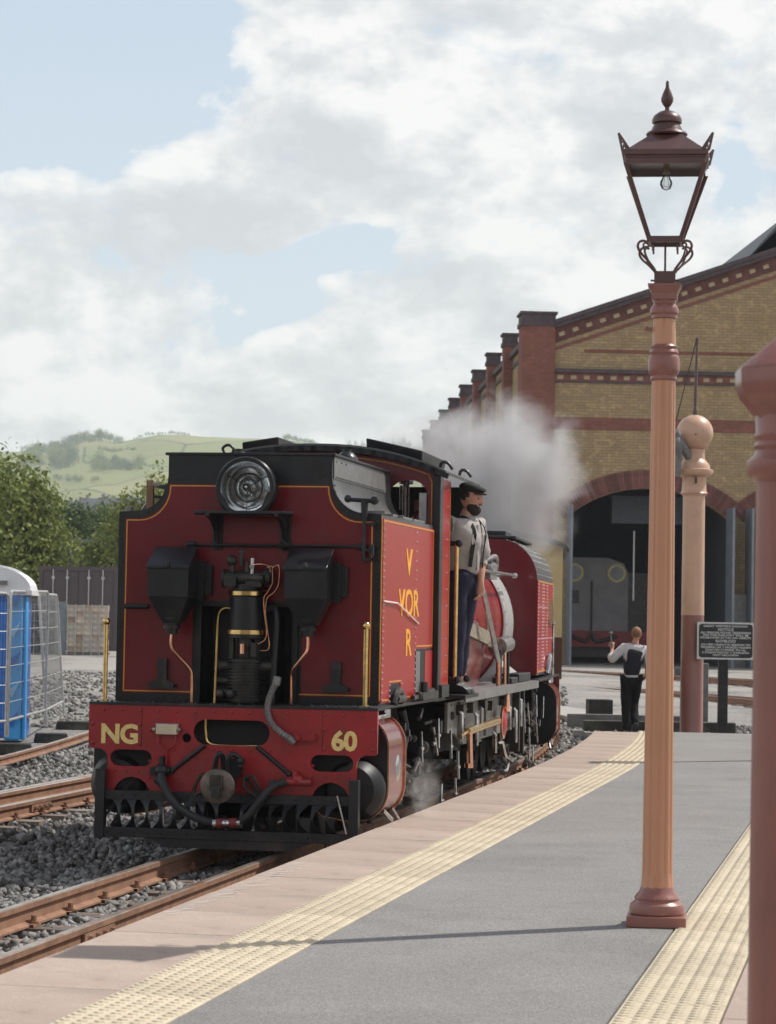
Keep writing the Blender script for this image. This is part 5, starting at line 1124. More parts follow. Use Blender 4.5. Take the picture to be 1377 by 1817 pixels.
lines = [('GREAT WESTERN RAILWAY.', .040, .232), ('NOTICE', .056, .178), ('ALL PERSONS FOUND TRESPASSING', .040, .128), ('ON THIS RAILWAY WILL BE', .042, .088), ('PROSECUTED AS THE LAW DIRECTS', .036, .048), ('RHYBUDD', .056, -.006), ('OS CEIR UNRHYW BERSON YN', .040, -.062), ('TRESMASU AR Y FFORDD HAIARN', .040, -.104), ('HON FE\'I CYFRIFIR YN OL', .040, -.146), ('CYFARWYDDYD Y GYFRAITH', .040, -.188), ('TRWY ORCHYMYN', .034, -.228)]
for s, sz_, dz in lines:
    o = text('notice_text', s, sz_*1.12, M_SIGNW, sb, Matrix.Translation((cx, -.117, sz+dz)) @ Matrix.Rotation(pi/2, 4, 'X'), .002, .0012)
    w = o.dimensions.x; k = min(1.25, .80/max(.01, w)) if len(s) > 8 else 1.1
    o.scale.x = k

# timbers at the end of the platform
def timber(name, label, loc, size, rz, m=M_TIMB, cat='timber'):
    g = G(); g.box(-size[0]/2, size[0]/2, -size[1]/2, size[1]/2, 0, size[2]); o = g.build(name, m, None, loc, (0, 0, rz), bevel=.012); tag(o, label, cat); return o
timber('timber_baulk', 'long dark tarred timber lying across the end of the platform behind the walking man', (4.6, 42.6, -.36), (2.55, .26, .22), radians(1.5))
timber('timber_baulk', 'thin pale topped plank lying behind the long dark timber at the platform end', (4.2, 43.8, -.34), (2.1, .2, .26), radians(-3), M_GTIMB)
timber('wooden_box', 'black wooden box standing behind the long timber left of the walking man', (3.75, 44.4, -.34), (.42, .4, .50), radians(4), cat='box')
timber('timber_post', 'weathered grey stub post standing just left of the black notice post', (5.42, 43.2, -.34), (.13, .14, 1.18), radians(8), M_GTIMB, cat='post')
timber('timber_beam', 'pale grey beam fixed level beside the stub post behind the water column', (5.15, 43.4, .62), (.42, .12, .13), radians(-12), M_GTIMB, cat='beam')
g = G(); g.prism([(2.2, 54), (3.0, 54.5), (4.6, 46.5), (4.1, 45.2), (3.3, 46.0)], 'z', -.40, -.20); o = g.build('concrete_path', M_CONC, None); tag(o, kind='structure')
g = G()
for i in range(14):
    rr = random.Random(i); x = rr.uniform(3.0, 3.9); y = rr.uniform(37.5, 41.5); g.box(x-.06, x+.08, y-.1, y+.1, -.36, -.28+rr.uniform(0, .06))
o = g.build('scrap_pile', M_CONC, None, kind='stuff'); tag(o, 'loose blocks and offcuts on the stones between the loco and the platform end', 'scrap')

# ------------------------------------------------------------ people
M_SKIN = mat('skin', (.52, .27, .19), .5, var=.08, scale=12, spec=.35)
M_SHIRT = mat('grey_beige_shirt', (.40, .37, .345), .85, var=.12, scale=14, bump=.5, bscale=16, spec=.2)
M_NAVY = mat('navy_trousers', (.022, .022, .045), .8, var=.25, scale=10, bump=.4, bscale=18, spec=.2)
M_BOOT = mat('black_boot_leather', (.02, .019, .018), .5, var=.3, scale=15, bump=.2)
M_CAP = mat('dark_flat_cap', (.028, .028, .027), .85, var=.2, scale=25, bump=.3, spec=.2)
M_BEARD = mat('dark_beard', (.030, .020, .015), .8, var=.3, scale=60, bump=.8, bscale=120)
M_WSHIRT = mat('white_shirt', (.66, .64, .66), .8, var=.06, scale=12, bump=.4, bscale=18, spec=.2)
M_WAIST = mat('charcoal_waistcoat', (.026, .025, .034), .75, var=.15, scale=12, bump=.2, spec=.2)
M_BTROU = mat('black_trousers', (.012, .011, .013), .8, var=.3, scale=9, bump=.4, bscale=18, spec=.2)
M_HAIR = mat('sandy_hair', (.26, .13, .065), .7, var=.25, scale=60, bump=.7, bscale=110)
def skin_obj(name, nodes, edges, m, parent, root=0, sub=2, noise_amp=0., nscale=14., extra=None):
    kk = .98 if name == 'body' else 1.22
    nodes = [(n[0], (n[1][0]*kk, n[1][1]*kk) if isinstance(n[1], tuple) else (n[1]*kk, n[1]*kk)) for n in nodes]
    me = bpy.data.meshes.new('tmp'); me.from_pydata([n[0] for n in nodes], edges, []); o = bpy.data.objects.new('tmp', me); COL.objects.link(o)
    o.modifiers.new('skin', 'SKIN')
    for i, n in enumerate(nodes):
        r = n[1]; r = (r, r) if not isinstance(r, tuple) else r
        me.skin_vertices[0].data[i].radius = r; me.skin_vertices[0].data[i].use_root = (i == root)
    s = o.modifiers.new('sub', 'SUBSURF'); s.levels = sub; s.render_levels = sub
    dg = bpy.context.evaluated_depsgraph_get(); dg.update(); res = bpy.data.meshes.new_from_object(o.evaluated_get(dg)); bpy.data.objects.remove(o)
    res.materials.clear(); res.materials.append(m); res.polygons.foreach_set('use_smooth', [True]*len(res.polygons))
    if noise_amp:
        res.update()
        for v in res.vertices:
            k = mnoise.noise(v.co*nscale)+.6*mnoise.noise(v.co*nscale*2.3+Vector((3, 1, 7)))
            v.co += v.normal*k*noise_amp
    ob = bpy.data.objects.new(name, res); COL.objects.link(ob); ob.parent = parent; return ob
def chain(nodes, edges, pts, start=None):
    prev = start
    for p in pts:
        nodes.append(p); i = len(nodes)-1
        if prev is not None: edges.append((prev, i))
        prev = i
    return prev
def head_mesh(g, c, f, up=(0, 0, 1), m=0, s=1.):
    # sculpted head: skull, brow, nose, chin, eye sockets, ears
    c = Vector(c); f = Vector(f).normalized(); u = Vector(up); u = (u-f*u.dot(f)).normalized(); r = f.cross(u).normalized()
    n, k = 32, 24
    def P(th, ph):
        x = cos(ph)*sin(th); y = cos(ph)*cos(th); z = sin(ph)      # y forward
        rx, ry, rz = .074, .094, .118
        X, Yy, Z = x*rx, y*ry, z*rz
        if Z < 0: X *= 1-.22*(-Z/.118)**1.2; 
        if Z < 0 and Yy < 0: Yy *= 1-.30*(-Z/.118)
        if Yy > 0 and Z < -.02: Yy *= 1-.10*(-Z/.118)
        Gs = lambda cx, cz, w, h: math.exp(-((X-cx)/w)**2-((Z-cz)/h)**2) if Yy > 0 else 0
        Yy += .026*Gs(0, -.030, .011, .014)+.016*Gs(0, -.008, .009, .022)      # nose
        Yy += .008*Gs(0, .022, .04, .010)-.011*Gs(.030, .002, .015, .010)-.011*Gs(-.030, .002, .015, .010)
        Yy += .008*Gs(0, -.058, .020, .006)+.007*Gs(0, -.070, .018, .005)-.004*Gs(0, -.064, .02, .003)+.012*Gs(0, -.095, .022, .016)
        Yy += .005*Gs(.04, -.025, .016, .018)+.005*Gs(-.04, -.025, .016, .018)
        return c+(r*X+f*Yy+u*Z)*s
    vs = [c-u*.118*s]; fs = []
    for j in range(1, k):
        ph = -pi/2+pi*j/k
        for i in range(n): vs.append(P(2*pi*i/n, ph))
    vs.append(c+u*.118*s)
    for i in range(n): fs.append((0, 1+i, 1+(i+1) % n))
    for j in range(k-2):
        o = 1+j*n; fs += [(o+i, o+n+i, o+n+(i+1) % n, o+(i+1) % n) for i in range(n)]
    o = 1+(k-2)*n; fs += [(o+i, len(vs)-1, o+(i+1) % n) for i in range(n)]
    g.add(vs, fs, m)
    for sx in (-1, 1):   # ears
        e = c+(r*sx*.074+u*-.01-f*.008)*s; g.lathe([(.004, -.012), (.014, -.008), (.019, 0), (.016, .006), (.006, .008)], e, r*sx+f*-.3, 12, m)
    for sx in (-1, 1):
        e = c+(r*sx*.030+u*.002+f*.076)*s; g.sph(e, .0105, 8, m+1)
    return r, f, u
def hand(nodes, edges, wrist_i, wrist, d, palm_n, curl=.6, side=1):
    # palm and five fingers; d along the hand, palm_n out of the palm
    d = Vector(d).normalized(); n = Vector(palm_n); n = (n-d*n.dot(d)).normalized(); w = d.cross(n)*side; W = Vector(wrist)
    p1 = W+d*.045; nodes.append((tuple(p1), (.036, .018))); i1 = len(nodes)-1; edges.append((wrist_i, i1))
    p2 = W+d*.085; nodes.append((tuple(p2), (.040, .016))); i2 = len(nodes)-1; edges.append((i1, i2))
    for k, (off, L) in enumerate(((-.030, .062), (-.010, .074), (.011, .080), (.031, .072))):
        q = p2+w*off; prev = i2; dd = d; 
        for j in range(3):
            dd = (dd*cos(curl*(.6+.5*j))+n*sin(curl*(.6+.5*j))).normalized(); q = q+dd*L*(.45, .32, .25)[j]
            nodes.append((tuple(q), .0095-.001*j)); edges.append((prev, len(nodes)-1)); prev = len(nodes)-1
    q = p1+w*.030; nodes.append((tuple(q), .014)); edges.append((i1, len(nodes)-1)); prev = len(nodes)-1
    for j in range(2):
        dd = (d*.8+w*(.6-.3*j)+n*.35).normalized(); q = q+dd*.032; nodes.append((tuple(q), .0115-.002*j)); edges.append((prev, len(nodes)-1)); prev = len(nodes)-1

def person_driver(loc):
    t = thing('person', 'bearded man in flat cap and rolled grey shirt standing in the locomotive cab doorway', 'person', loc)
    F = Vector((.80, -.60, 0)).normalized(); Rr = Vector((-.60, -.80, 0)); Lf = -Rr
    V = lambda x, y, z: Vector((x, y, z))
    neck = V(.025, -.01, 1.515); hc = V(.055, -.03, 1.655)
    shL = V(.13, .13, 1.435); elL = V(.155, .07, 1.15); wrL = V(.150, -.03, .93)
    shR = V(-.09, -.15, 1.43); elR = V(-.19, -.02, 1.18); wrR = V(-.26, .14, 1.20)
    pel = V(-.015, 0, 1.0)
    nodes = []; edges = []
    nodes.append((tuple(pel), .10)); a = chain(nodes, edges, [((0, 0, 1.18), .09), ((.01, 0, 1.36), .10), (tuple(neck-V(0, 0, .05)), .075), (tuple(neck), .066), (tuple(hc-V(.01, -.01, .06)), .054)], 0)
    for sh, el, wr, dn, pn, sd in ((shL, elL, wrL, V(-.02, -.10, -1), V(-.8, .1, 0), 1), (shR, elR, wrR, V(-.5, 1, .3), V(0, 0, -1), 1)):
        b = chain(nodes, edges, [(tuple(sh), .055), (tuple(sh.lerp(el, .5)), .048), (tuple(el), .042), (tuple(el.lerp(wr, .35)), .043), (tuple(wr), .028)], 2)
        hand(nodes, edges, b, wr, dn, pn, .75, sd)
    for sx, hip, kn, an in ((1, V(.05, .07, .95), V(.0, .05, .52), V(-.02, .07, .09)), (-1, V(-.06, -.07, .95), V(-.045, -.07, .52), V(-.06, -.06, .09))):
        chain(nodes, edges, [(tuple(hip), .085), (tuple(kn), .058), (tuple(an), .04)], 0)
    body = skin_obj('body', nodes, edges, M_SKIN, t)
    g = G(); r, f, u = head_mesh(g, hc, (.93, -.36, -.06))
    o = g.build('head_features', [M_SKIN, mat('eye_dark', (.05, .035, .03), .3)], t, smooth=60)
    # join head and body into one mesh
    bm_join(body, o)
    # beard and hair
    g = G(); 
    def P2(v):
        d = v-hc; X, Yy, Z = d.dot(r), d.dot(f), d.dot(u)
        return v
    g.sph(hc+f*.040-u*.078, .062, 18, sc=(1, 1, .86)); ob = G()
    # shaped beard: jaw wrap
    ob = G(); n = 18; vs = []
    for j, (zz, dy, rx) in enumerate(((-.035, .052, .072), (-.058, .066, .071), (-.080, .078, .066), (-.105, .080, .055), (-.130, .066, .038), (-.142, .05, .012))):
        for i in range(n):
            a = -1.9+3.8*i/(n-1); rx *= .985; X = rx*sin(a); Yy = dy*cos(a)*(1.14 if cos(a) > 0 else .6)+.004
            if j < 2 and abs(a) < .45: Yy -= .030
            vs.append(hc+r*X*1.02+f*Yy+u*zz)
    ob.add(vs, [(j*n+i, j*n+i+1, (j+1)*n+i+1, (j+1)*n+i) for j in range(5) for i in range(n-1)]); b = ob.build('beard', M_BEARD, t, smooth=60)
    sm = b.modifiers.new('thick', 'SOLIDIFY'); sm.thickness = .008; sm.offset = 0
    g = G(); g.bar(hc+f*.094-u*.050-r*.026, hc+f*.094-u*.050+r*.026, .010, .010); g.sph(hc-f*.020+u*.016, .083, 16, sc=(.90, .97, .86)); g.build('short_hair', M_BEARD, t, smooth=60)
    # flat cap with peak
    g = G(); cc = hc+u*.070; n = 28; vs = []
    rings = ((-.012, .084, .0), (.004, .096, .004), (.022, .106, .010), (.040, .098, .016), (.052, .070, .018), (.058, .02, .018))
    for z, R_, sh in rings:
        for i in range(n):
            a = 2*pi*i/n; X = R_*.93*sin(a); Yy = R_*1.13*cos(a)+sh; zz = z+(.014*(-cos(a)) if z > .01 else 0)-.10*max(0, cos(a))*.12
            vs.append(cc+r*X+f*Yy+u*zz)
    g.add(vs, [(j*n+i, j*n+(i+1) % n, (j+1)*n+(i+1) % n, (j+1)*n+i) for j in range(len(rings)-1) for i in range(n)]+[tuple((len(rings)-1)*n+i for i in range(n))])
    pk = []; 
    for k2 in range(2):
        for i in range(11):
            a = -1.05+2.1*i/10; e = (0, .045)[k2]*cos(a)**.6
            pk.append(cc+r*(.084+e*.3)*sin(a)+f*((.094+e)*cos(a))+u*(-.008-.018*(k2)))
    g.add(pk+[p-u*.008 for p in pk], [(i, i+1, i+12, i+11) for i in range(10)]+[(22+i+11, 22+i+12, 22+i+1, 22+i) for i in range(10)]+[(11+i, 12+i, 34+i, 33+i) for i in range(10)])
    g.build('flat_cap', M_CAP, t, smooth=60)
    # shirt
    nodes = [((-.01, 0, .99), (.125, .105))]; edges = []
    chain(nodes, edges, [((-.01, 0, 1.06), (.135, .112))], 0); 
    chain(nodes, edges, [((.0, 0, 1.20), (.142, .120)), ((.012, -.003, 1.34), (.150, .122)), ((.022, -.005, 1.43), (.118, .09)), (tuple(neck-V(0, 0, .02)), .060)], 1)
    chain(nodes, edges, [(tuple(shL+V(.0, .01, -.005)), .072), (tuple(shL.lerp(elL, .5)), .068), (tuple(elL+V(0, 0, .02)), .066), (tuple(elL.lerp(wrL, .10)), .058)], 3)
    chain(nodes, edges, [(tuple(shR), .072), (tuple(shR.lerp(elR, .5)), .066), (tuple(elR), .060), (tuple(elR.lerp(wrR, .5)), .052)], 3)
    skin_obj('shirt', nodes, edges, M_SHIRT, t, noise_amp=.017, nscale=9)
    g = G()
    for k in (-1, 1):
        c0 = neck+V(0, 0, -.005); g.hexa([c0+F*.05, c0+F*.095+Rr*k*.005-V(0, 0, .055), c0+F*.075+Rr*k*.055-V(0, 0, .045), c0+Rr*k*.062, c0+F*.054+V(0, 0, .012), c0+F*.103+Rr*k*.005-V(0, 0, .046), c0+F*.082+Rr*k*.060-V(0, 0, .036), c0+Rr*k*.070+V(0, 0, .012)])
    g.build('collar', M_SHIRT, t, smooth=50)
    g = G(); g.bar(V(0, 0, 1.05)+F*.150, V(.022, 0, 1.43)+F*.120, .026, .012, up=tuple(F))
    for k in (-1, 1): g.bar(V(.01, 0, 1.26)+F*.150+Lf*.075*k, V(.012, 0, 1.345)+F*.150+Lf*.075*k, .075, .012, up=tuple(F))
    g.build('shirt_front', M_SHIRT, t)
    g = G(); d = (wrL-elL).normalized(); g.cyl(elL+d*.015, elL+d*.065, .054, .052, n=16); g.build('rolled_cuff', M_SHIRT, t)
    # braces over the shoulders
    g = G()
    for k in (-.085, .085):
        P = [V(0, 0, 1.07)+F*.135+Lf*k*1.1, V(.0, 0, 1.22)+F*.152+Lf*k, V(.012, 0, 1.34)+F*.158+Lf*k, V(.02, 0, 1.43)+F*.115+Lf*k, V(.02, 0, 1.50)+F*.02+Lf*k*.95, V(.01, 0, 1.44)-F*.11+Lf*k*.8, V(0, 0, 1.2)-F*.14+Lf*k*.5]
        Q = smooth_path(P, 5)
        for a, b in zip(Q, Q[1:]): g.bar(a, b+(b-a)*.15, .034, .006, up=tuple(((a+b)/2-V(.01, 0, 1.25)).normalized()))
    g.build('braces', M_CAP, t)
    # trousers, belt, boots
    nodes = [((-.015, 0, .97), (.128, .105))]; edges = []
    chain(nodes, edges, [((-.01, 0, 1.075), (.118, .10))], 0)
    for hip, kn, an in ((V(.045, .075, .92), V(.0, .06, .52), V(-.025, .08, .12)), (V(-.06, -.075, .92), V(-.045, -.08, .52), V(-.06, -.07, .12))):
        chain(nodes, edges, [(tuple(hip), .095), (tuple(hip.lerp(kn, .5)), .082), (tuple(kn), .068), (tuple(kn.lerp(an, .55)), .060), (tuple(an), .058)], 0)
    skin_obj('trousers', nodes, edges, M_NAVY, t, noise_amp=.010, nscale=11)
    g = G(); g.lathe([(.9, 0), (1., .0), (1., .03), (.9, .03)], (-.012, 0, 1.03), n=32, squash=lambda i, n, z: .108); 
    g.build('belt', M_BOOT, t)
    for an in (V(-.025, .08, 0), V(-.06, -.07, 0)):
        d = V(.92, -.38, 0); g = G(); w = V(.38, .92, 0)*.045
        prof = [(-.065, .0), (-.07, .06), (-.06, .13), (.03, .13), (.045, .085), (.09, .065), (.135, .045), (.145, .0)]
        L = [an+d*a+V(0, 0, b) for a, b in prof]; n = len(L)
        g.add([p-w*(.8 if k in (5, 6) else 1) for k, p in enumerate(L)]+[p+w*(.8 if k in (5, 6) else 1) for k, p in enumerate(L)], [tuple(range(n)), tuple(range(2*n-1, n-1, -1))]+[(i, i+n, (i+1) % n+n, (i+1) % n) for i in range(n)])
        g.build('boot', M_BOOT, t, bevel=.014)
    return t
def bm_join(a, b):
    # append mesh b to mesh a (same parent space)
    va = [tuple(v.co) for v in a.data.vertices]; fa = [tuple(p.vertices) for p in a.data.polygons]; ma = [0]*len(fa); o = len(va)
    vb = [tuple(v.co) for v in b.data.vertices]; fb = [tuple(i+o for i in p.vertices) for p in b.data.polygons]; mb = [p.material_index for p in b.data.polygons]
    me = bpy.data.meshes.new('body'); me.from_pydata(va+vb, [], fa+fb)
    for m in b.data.materials: me.materials.append(m)
    me.polygons.foreach_set('material_index', ma+mb); me.polygons.foreach_set('use_smooth', [True]*len(me.polygons)); me.update(); a.data = me; bpy.data.objects.remove(b)
pd = (FB @ Vector((1.075, 3.66, 1.068)))
person_driver(pd)

def person_walker(loc):
    t = thing('person', 'man walking away beyond the platform end in dark waistcoat and white shirt', 'person', loc)
    V = lambda x, y, z: Vector((x, y, z))
    neck = V(.06, .0, 1.545); hc = V(.080, .01, 1.685)
    shL = V(-.135, 0, 1.455); elL = V(-.33, -.03, 1.25); wrL = V(-.30, .15, 1.43)
    shR = V(.215, 0, 1.43); elR = V(.30, .02, 1.15); wrR = V(.26, .18, 1.0)
    nodes = [((.0, 0, .98), .10)]; edges = []
    chain(nodes, edges, [((.01, 0, 1.15), .09), ((.04, 0, 1.36), .10), (tuple(neck-V(0, 0, .05)), .07), (tuple(neck), .055), (tuple(hc-V(0, 0, .06)), .054)], 0)
    for sh, el, wr, dn, pn in ((shL, elL, wrL, V(.05, .3, 1), V(0, 1, -.2)), (shR, elR, wrR, V(-.1, .8, -.3), V(-1, 0, 0))):
        b = chain(nodes, edges, [(tuple(sh), .055), (tuple(el), .042), (tuple(wr), .028)], 2); hand(nodes, edges, b, wr, dn, pn, .8)
    LG = ((V(-.08, 0, .93), V(-.07, .06, .52), V(-.07, -.04, .09)), (V(.085, 0, .93), V(.06, .18, .56), V(.075, -.02, .20)))
    for hip, kn, an in LG: chain(nodes, edges, [(tuple(hip), .085), (tuple(kn), .058), (tuple(an), .04)], 0)
    body = skin_obj('body', nodes, edges, M_SKIN, t)
    g = G(); r, f, u = head_mesh(g, hc, (.25, .97, -.05)); o = g.build('h', [M_SKIN, MATS['eye_dark']], t, smooth=60); bm_join(body, o)
    g = G(); g.sph(hc-f*.020+u*.020, .097, 20, sc=(.86, 1.0, .98)); g.build('hair', M_HAIR, t, smooth=60)
    nodes = [((.0, 0, .96), (.125, .10))]; edges = []
    chain(nodes, edges, [((.012, 0, 1.18), (.125, .10)), ((.04, 0, 1.36), (.135, .105)), ((.05, 0, 1.45), (.11, .09)), (tuple(neck-V(0, 0, .02)), .066)], 0)
    chain(nodes, edges, [(tuple(shL), .072), (tuple(shL.lerp(elL, .5)), .068), (tuple(elL), .066), (tuple(elL.lerp(wrL, .6)), .052)], 2)
    chain(nodes, edges, [(tuple(shR), .072), (tuple(shR.lerp(elR, .5)), .066), (tuple(elR), .062), (tuple(elR.lerp(wrR, .7)), .05)], 2)
    skin_obj('shirt', nodes, edges, M_WSHIRT, t, noise_amp=.009, nscale=13)
    nodes = [((.0, 0, .96), (.140, .115))]; edges = []
    chain(nodes, edges, [((.012, 0, 1.18), (.150, .13)), ((.04, 0, 1.34), (.165, .137)), ((.048, 0, 1.44), (.135, .105)), (tuple(neck-V(0, .0, .06)), (.075, .07))], 0)
    chain(nodes, edges, [((-.085, 0, 1.45), (.06, .065))], 3); chain(nodes, edges, [((.175, 0, 1.44), (.06, .065))], 3)
    skin_obj('waistcoat', nodes, edges, M_WAIST, t, noise_amp=.004)
    g = G(); g.lathe([(.150, 0), (.158, .004), (.158, .03), (.150, .034)], (0, 0, .985), n=32); g.build('shirt_tail', M_WSHIRT, t)
    nodes = [((0, 0, .96), (.125, .105))]; edges = []
    for hip, kn, an in LG: chain(nodes, edges, [(tuple(hip), .098), (tuple(hip.lerp(kn, .5)), .085), (tuple(kn), .07), (tuple(kn.lerp(an, .55)), .060), (tuple(an+V(0, 0, .02)), .055)], 0)
    skin_obj('trousers', nodes, edges, M_BTROU, t, noise_amp=.008)
    for an, tilt in ((V(-.07, -.04, 0), 0), (V(.075, -.02, .12), .5)):
        d = V(0, cos(tilt), -sin(tilt)*.6); g = G(); w = V(.045, 0, 0); prof = [(-.075, .0), (-.08, .06), (-.07, .12), (.03, .12), (.05, .085), (.12, .065), (.185, .045), (.195, .0)]
        L = [an+d*a+V(0, 0, b) for a, b in prof]; n = len(L)
        g.add([p-w for p in L]+[p+w for p in L], [tuple(range(n)), tuple(range(2*n-1, n-1, -1))]+[(i, i+n, (i+1) % n+n, (i+1) % n) for i in range(n)]); g.build('boot', M_BOOT, t, bevel=.014)
    # rod held in the raised hand is a thing of its own
    return t
wl = (3.97, 41.0, -.36)
person_walker(wl)
g = G(); g.cyl((0, 0, -.08), (-.03, 0, .16), .012, n=8).lathe([(.02, 0), (.035, .02), (.02, .05)], (-.03, 0, .15), n=10); o = g.build('hand_radio', M_GTIMB, None, (wl[0]-.30, wl[1]+.14, wl[2]+1.52)); tag(o, 'small pale handset held up in the walking man\'s left hand', 'handset')

# ------------------------------------------------------------ engine shed
def brick_mat(name, c1, c2, mortar, sc=1., bump=.5):
    m = bpy.data.materials.new(name); m.use_nodes = True; nt = m.node_tree; nt.nodes.clear(); N = NT(nt)
    out = N.n('ShaderNodeOutputMaterial'); p = N.n('ShaderNodeBsdfPrincipled', ins={'Roughness': .9, 'Specular IOR Level': .2}); nt.links.new(p.outputs[0], out.inputs[0])
    tc = N.n('ShaderNodeTexCoord').outputs['Object']; s3 = N.n('ShaderNodeSeparateXYZ', ins={0: tc})
    v = N.n('ShaderNodeCombineXYZ', ins={0: N.math('ADD', s3.outputs[0], s3.outputs[1]), 1: s3.outputs[2], 2: 0.})
    b = N.n('ShaderNodeTexBrick', ins={'Vector': v.outputs[0], 'Scale': 1.0, 'Color1': (*c1, 1), 'Color2': (*c2, 1), 'Mortar': (*mortar, 1), 'Mortar Size': .012, 'Brick Width': .30*sc, 'Row Height': .10*sc, 'Bias': -.1})
    n = N.noise(tc, 1.3, 5, .6); n2 = N.noise(v.outputs[0], 4.2, 2, .5)
    c = N.mix(N.math('MULTIPLY', N.ramp(n, [(.4, 0.), (.7, 1.)]), .35), b.outputs[0], tuple(x*.62 for x in c2))
    c = N.mix(N.math('MULTIPLY', N.ramp(n2, [(.56, 0.), (.66, 1.)]), .4), c, tuple(min(1, x*1.35) for x in c1))
    nt.links.new(c, p.inputs['Base Color'])
    nt.links.new(N.n('ShaderNodeBump', ins={'Height': N.math('SUBTRACT', 1., b.outputs[1]), 'Strength': bump, 'Distance': .02}).outputs[0], p.inputs['Normal'])
    return m
M_BUFF = brick_mat('buff_brick', (.43, .305, .155), (.335, .235, .125), (.24, .195, .145))
M_REDB = brick_mat('red_brick', (.27, .10, .072), (.22, .080, .06), (.19, .12, .10))
M_REDV = mat('red_voussoir', (.18, .07, .058), .9, orand=.3, var=.3, scale=3)
M_BLUEB = mat('blue_brick', (.085, .062, .066), .8, var=.25, scale=5)
M_SLATE = mat('roof_slate', (.075, .08, .09), .6, var=.2, scale=3)
PHI = radians(2.7); SX, SY, SZ = 4.477, 85., .10
shed = thing('engine_shed', 'yellow and red brick gabled engine shed with tall arched doorways behind the station', 'engine shed', (SX, SY, SZ), PHI)
def zz(z): return z-SZ
A1 = (1.55, 7.02); A2 = (7.60, 13.0)
def arch(x0, x1, zs, zc, n=20):
    # segmental arch from the springing zs up to the crown zc
    w = (x1-x0)/2; h = zc-zs; r = (w*w+h*h)/(2*h); cx = (x0+x1)/2; cz = zc-r; a = math.asin(w/r)
    return [(cx+r*sin(t), cz+r*cos(t)) for t in np.linspace(a, -a, n)], cx, cz, r, a
W0, W1 = 1.04, 17.6; apex = (W0+W1)/2; 
def roofz(x): return zz(11.55)+(min(x, 2*apex-x)-W0)*.352
def opening(x0, x1, bot=False):
    pts, *_ = arch(x0, x1, zz(5.0), zz(6.05)); return pts
pA, cxA, czA, rA, aA = arch(*A1, zz(5.05), zz(6.05)); pB, cxB, czB, rB, aB = arch(*A2, zz(5.05), zz(6.05))
outl = [(W0, -.5), (A1[0], -.5)]+pA[::-1]+[(A1[1], -.5), (A2[0], -.5)]+pB[::-1]+[(A2[1], -.5), (W1, -.5), (W1, roofz(W1)), (apex, roofz(apex)), (W0, roofz(W0))]
plate('front_wall', outl, [], .45, M_BUFF, shed, .225)
# voussoirs one by one
for (cx, cz, r, a) in ((cxA, czA, rA, aA), (cxB, czB, rB, aB)):
    nv = int(2*a*(r+.35)/.105); g = G(); w = .046
    g.hexa([(-w, -.03, 0), (w, -.03, 0), (w, .1, 0), (-w, .1, 0), (-w*1.04, -.03, .62), (w*1.04, -.03, .62), (w*1.04, .1, .62), (-w*1.04, .1, .62)]); me = g.mesh('brick', M_REDV, 0)
    for i in range(nv):
        t = -a-.03+(2*a+.06)*(i+.5)/nv
        inst(me, 'brick', shed, (cx+(r+.01)*sin(t), random.uniform(-.008, .008), cz+(r+.01)*cos(t)), (0, t, 0))
# bands
def band(name, x0, x1, z0, z1, m, y0=-.02, y1=.05):
    g = G(); g.box(x0, x1, y0, y1, zz(z0), zz(z1)); return g.build(name, m, shed, smooth=0)
band('red_band', W0, W1, 7.98, 8.40, M_REDB); band('red_band', W0+1.0, W1-1., 10.60, 10.70, M_REDB)
band('string_course', W0, W1, 9.90, 10.03, M_BLUEB, -.16, .05); band('string_course', W0, W1, 9.56, 9.62, M_BLUEB, -.05, .05); band('red_band', W0, W1, 9.62, 9.90, M_REDV, -.015, .05)
g = G(); g.box(-.10, .10, -.10, .03, -.11, .11); dm = g.mesh('dentil', M_BLUEB, 0)
g = G(); g.box(-.10, .10, -.022, .03, -.065, .065); dy = g.mesh('brick', mat('pale_brick', (.40, .32, .19), .9, var=.2, scale=6), 0)
x = W0+.2; k = 0
while x < W1:
    inst(dy, 'brick', shed, (x, 0, zz(9.75))); x += .45
for sgn in (1, -1):
    L = (apex-W0)/cos(atan(.352)); al = atan(.352)
    g = G(); 
    for z0, z1, y0 in ((-.02, .12, -.30), (-.16, -.02, -.22)):
        P = []
        a0 = W0 if sgn > 0 else W1
        g.hexa([(a0, y0, zz(11.55)+z0), (apex, y0, roofz(apex)+z0), (apex, .1, roofz(apex)+z0), (a0, .1, zz(11.55)+z0), (a0, y0, zz(11.55)+z1), (apex, y0, roofz(apex)+z1), (apex, .1, roofz(apex)+z1), (a0, .1, zz(11.55)+z1)])
    g.build('verge', M_BLUEB, shed, smooth=0)
    for z0, z1, m, nm in ((-.66, -.16, M_REDV, 'raking_band'), (-.92, -.80, M_REDB, 'raking_band')):
        sh_ = -.1 if m is M_REDB else 0
        g = G(); a0 = W0 if sgn > 0 else W1; dz = 0 if m is M_REDV else .0
        g.hexa([(a0, -.03, zz(11.55)+z0), (apex, -.03, roofz(apex)+z0), (apex, .04, roofz(apex)+z0), (a0, .04, zz(11.55)+z0), (a0, -.03, zz(11.55)+z1), (apex, -.03, roofz(apex)+z1), (apex, .04, roofz(apex)+z1), (a0, .04, zz(11.55)+z1)]); g.build(nm, m, shed, smooth=0)
    n = int(L/.47)
    for i in range(n):
        xx = W0+(i+.5)*(apex-W0)/n; X = xx if sgn > 0 else 2*apex-xx; inst(dy, 'brick', shed, (X, -.012, roofz(xx)-.42), (0, -al*sgn, 0))
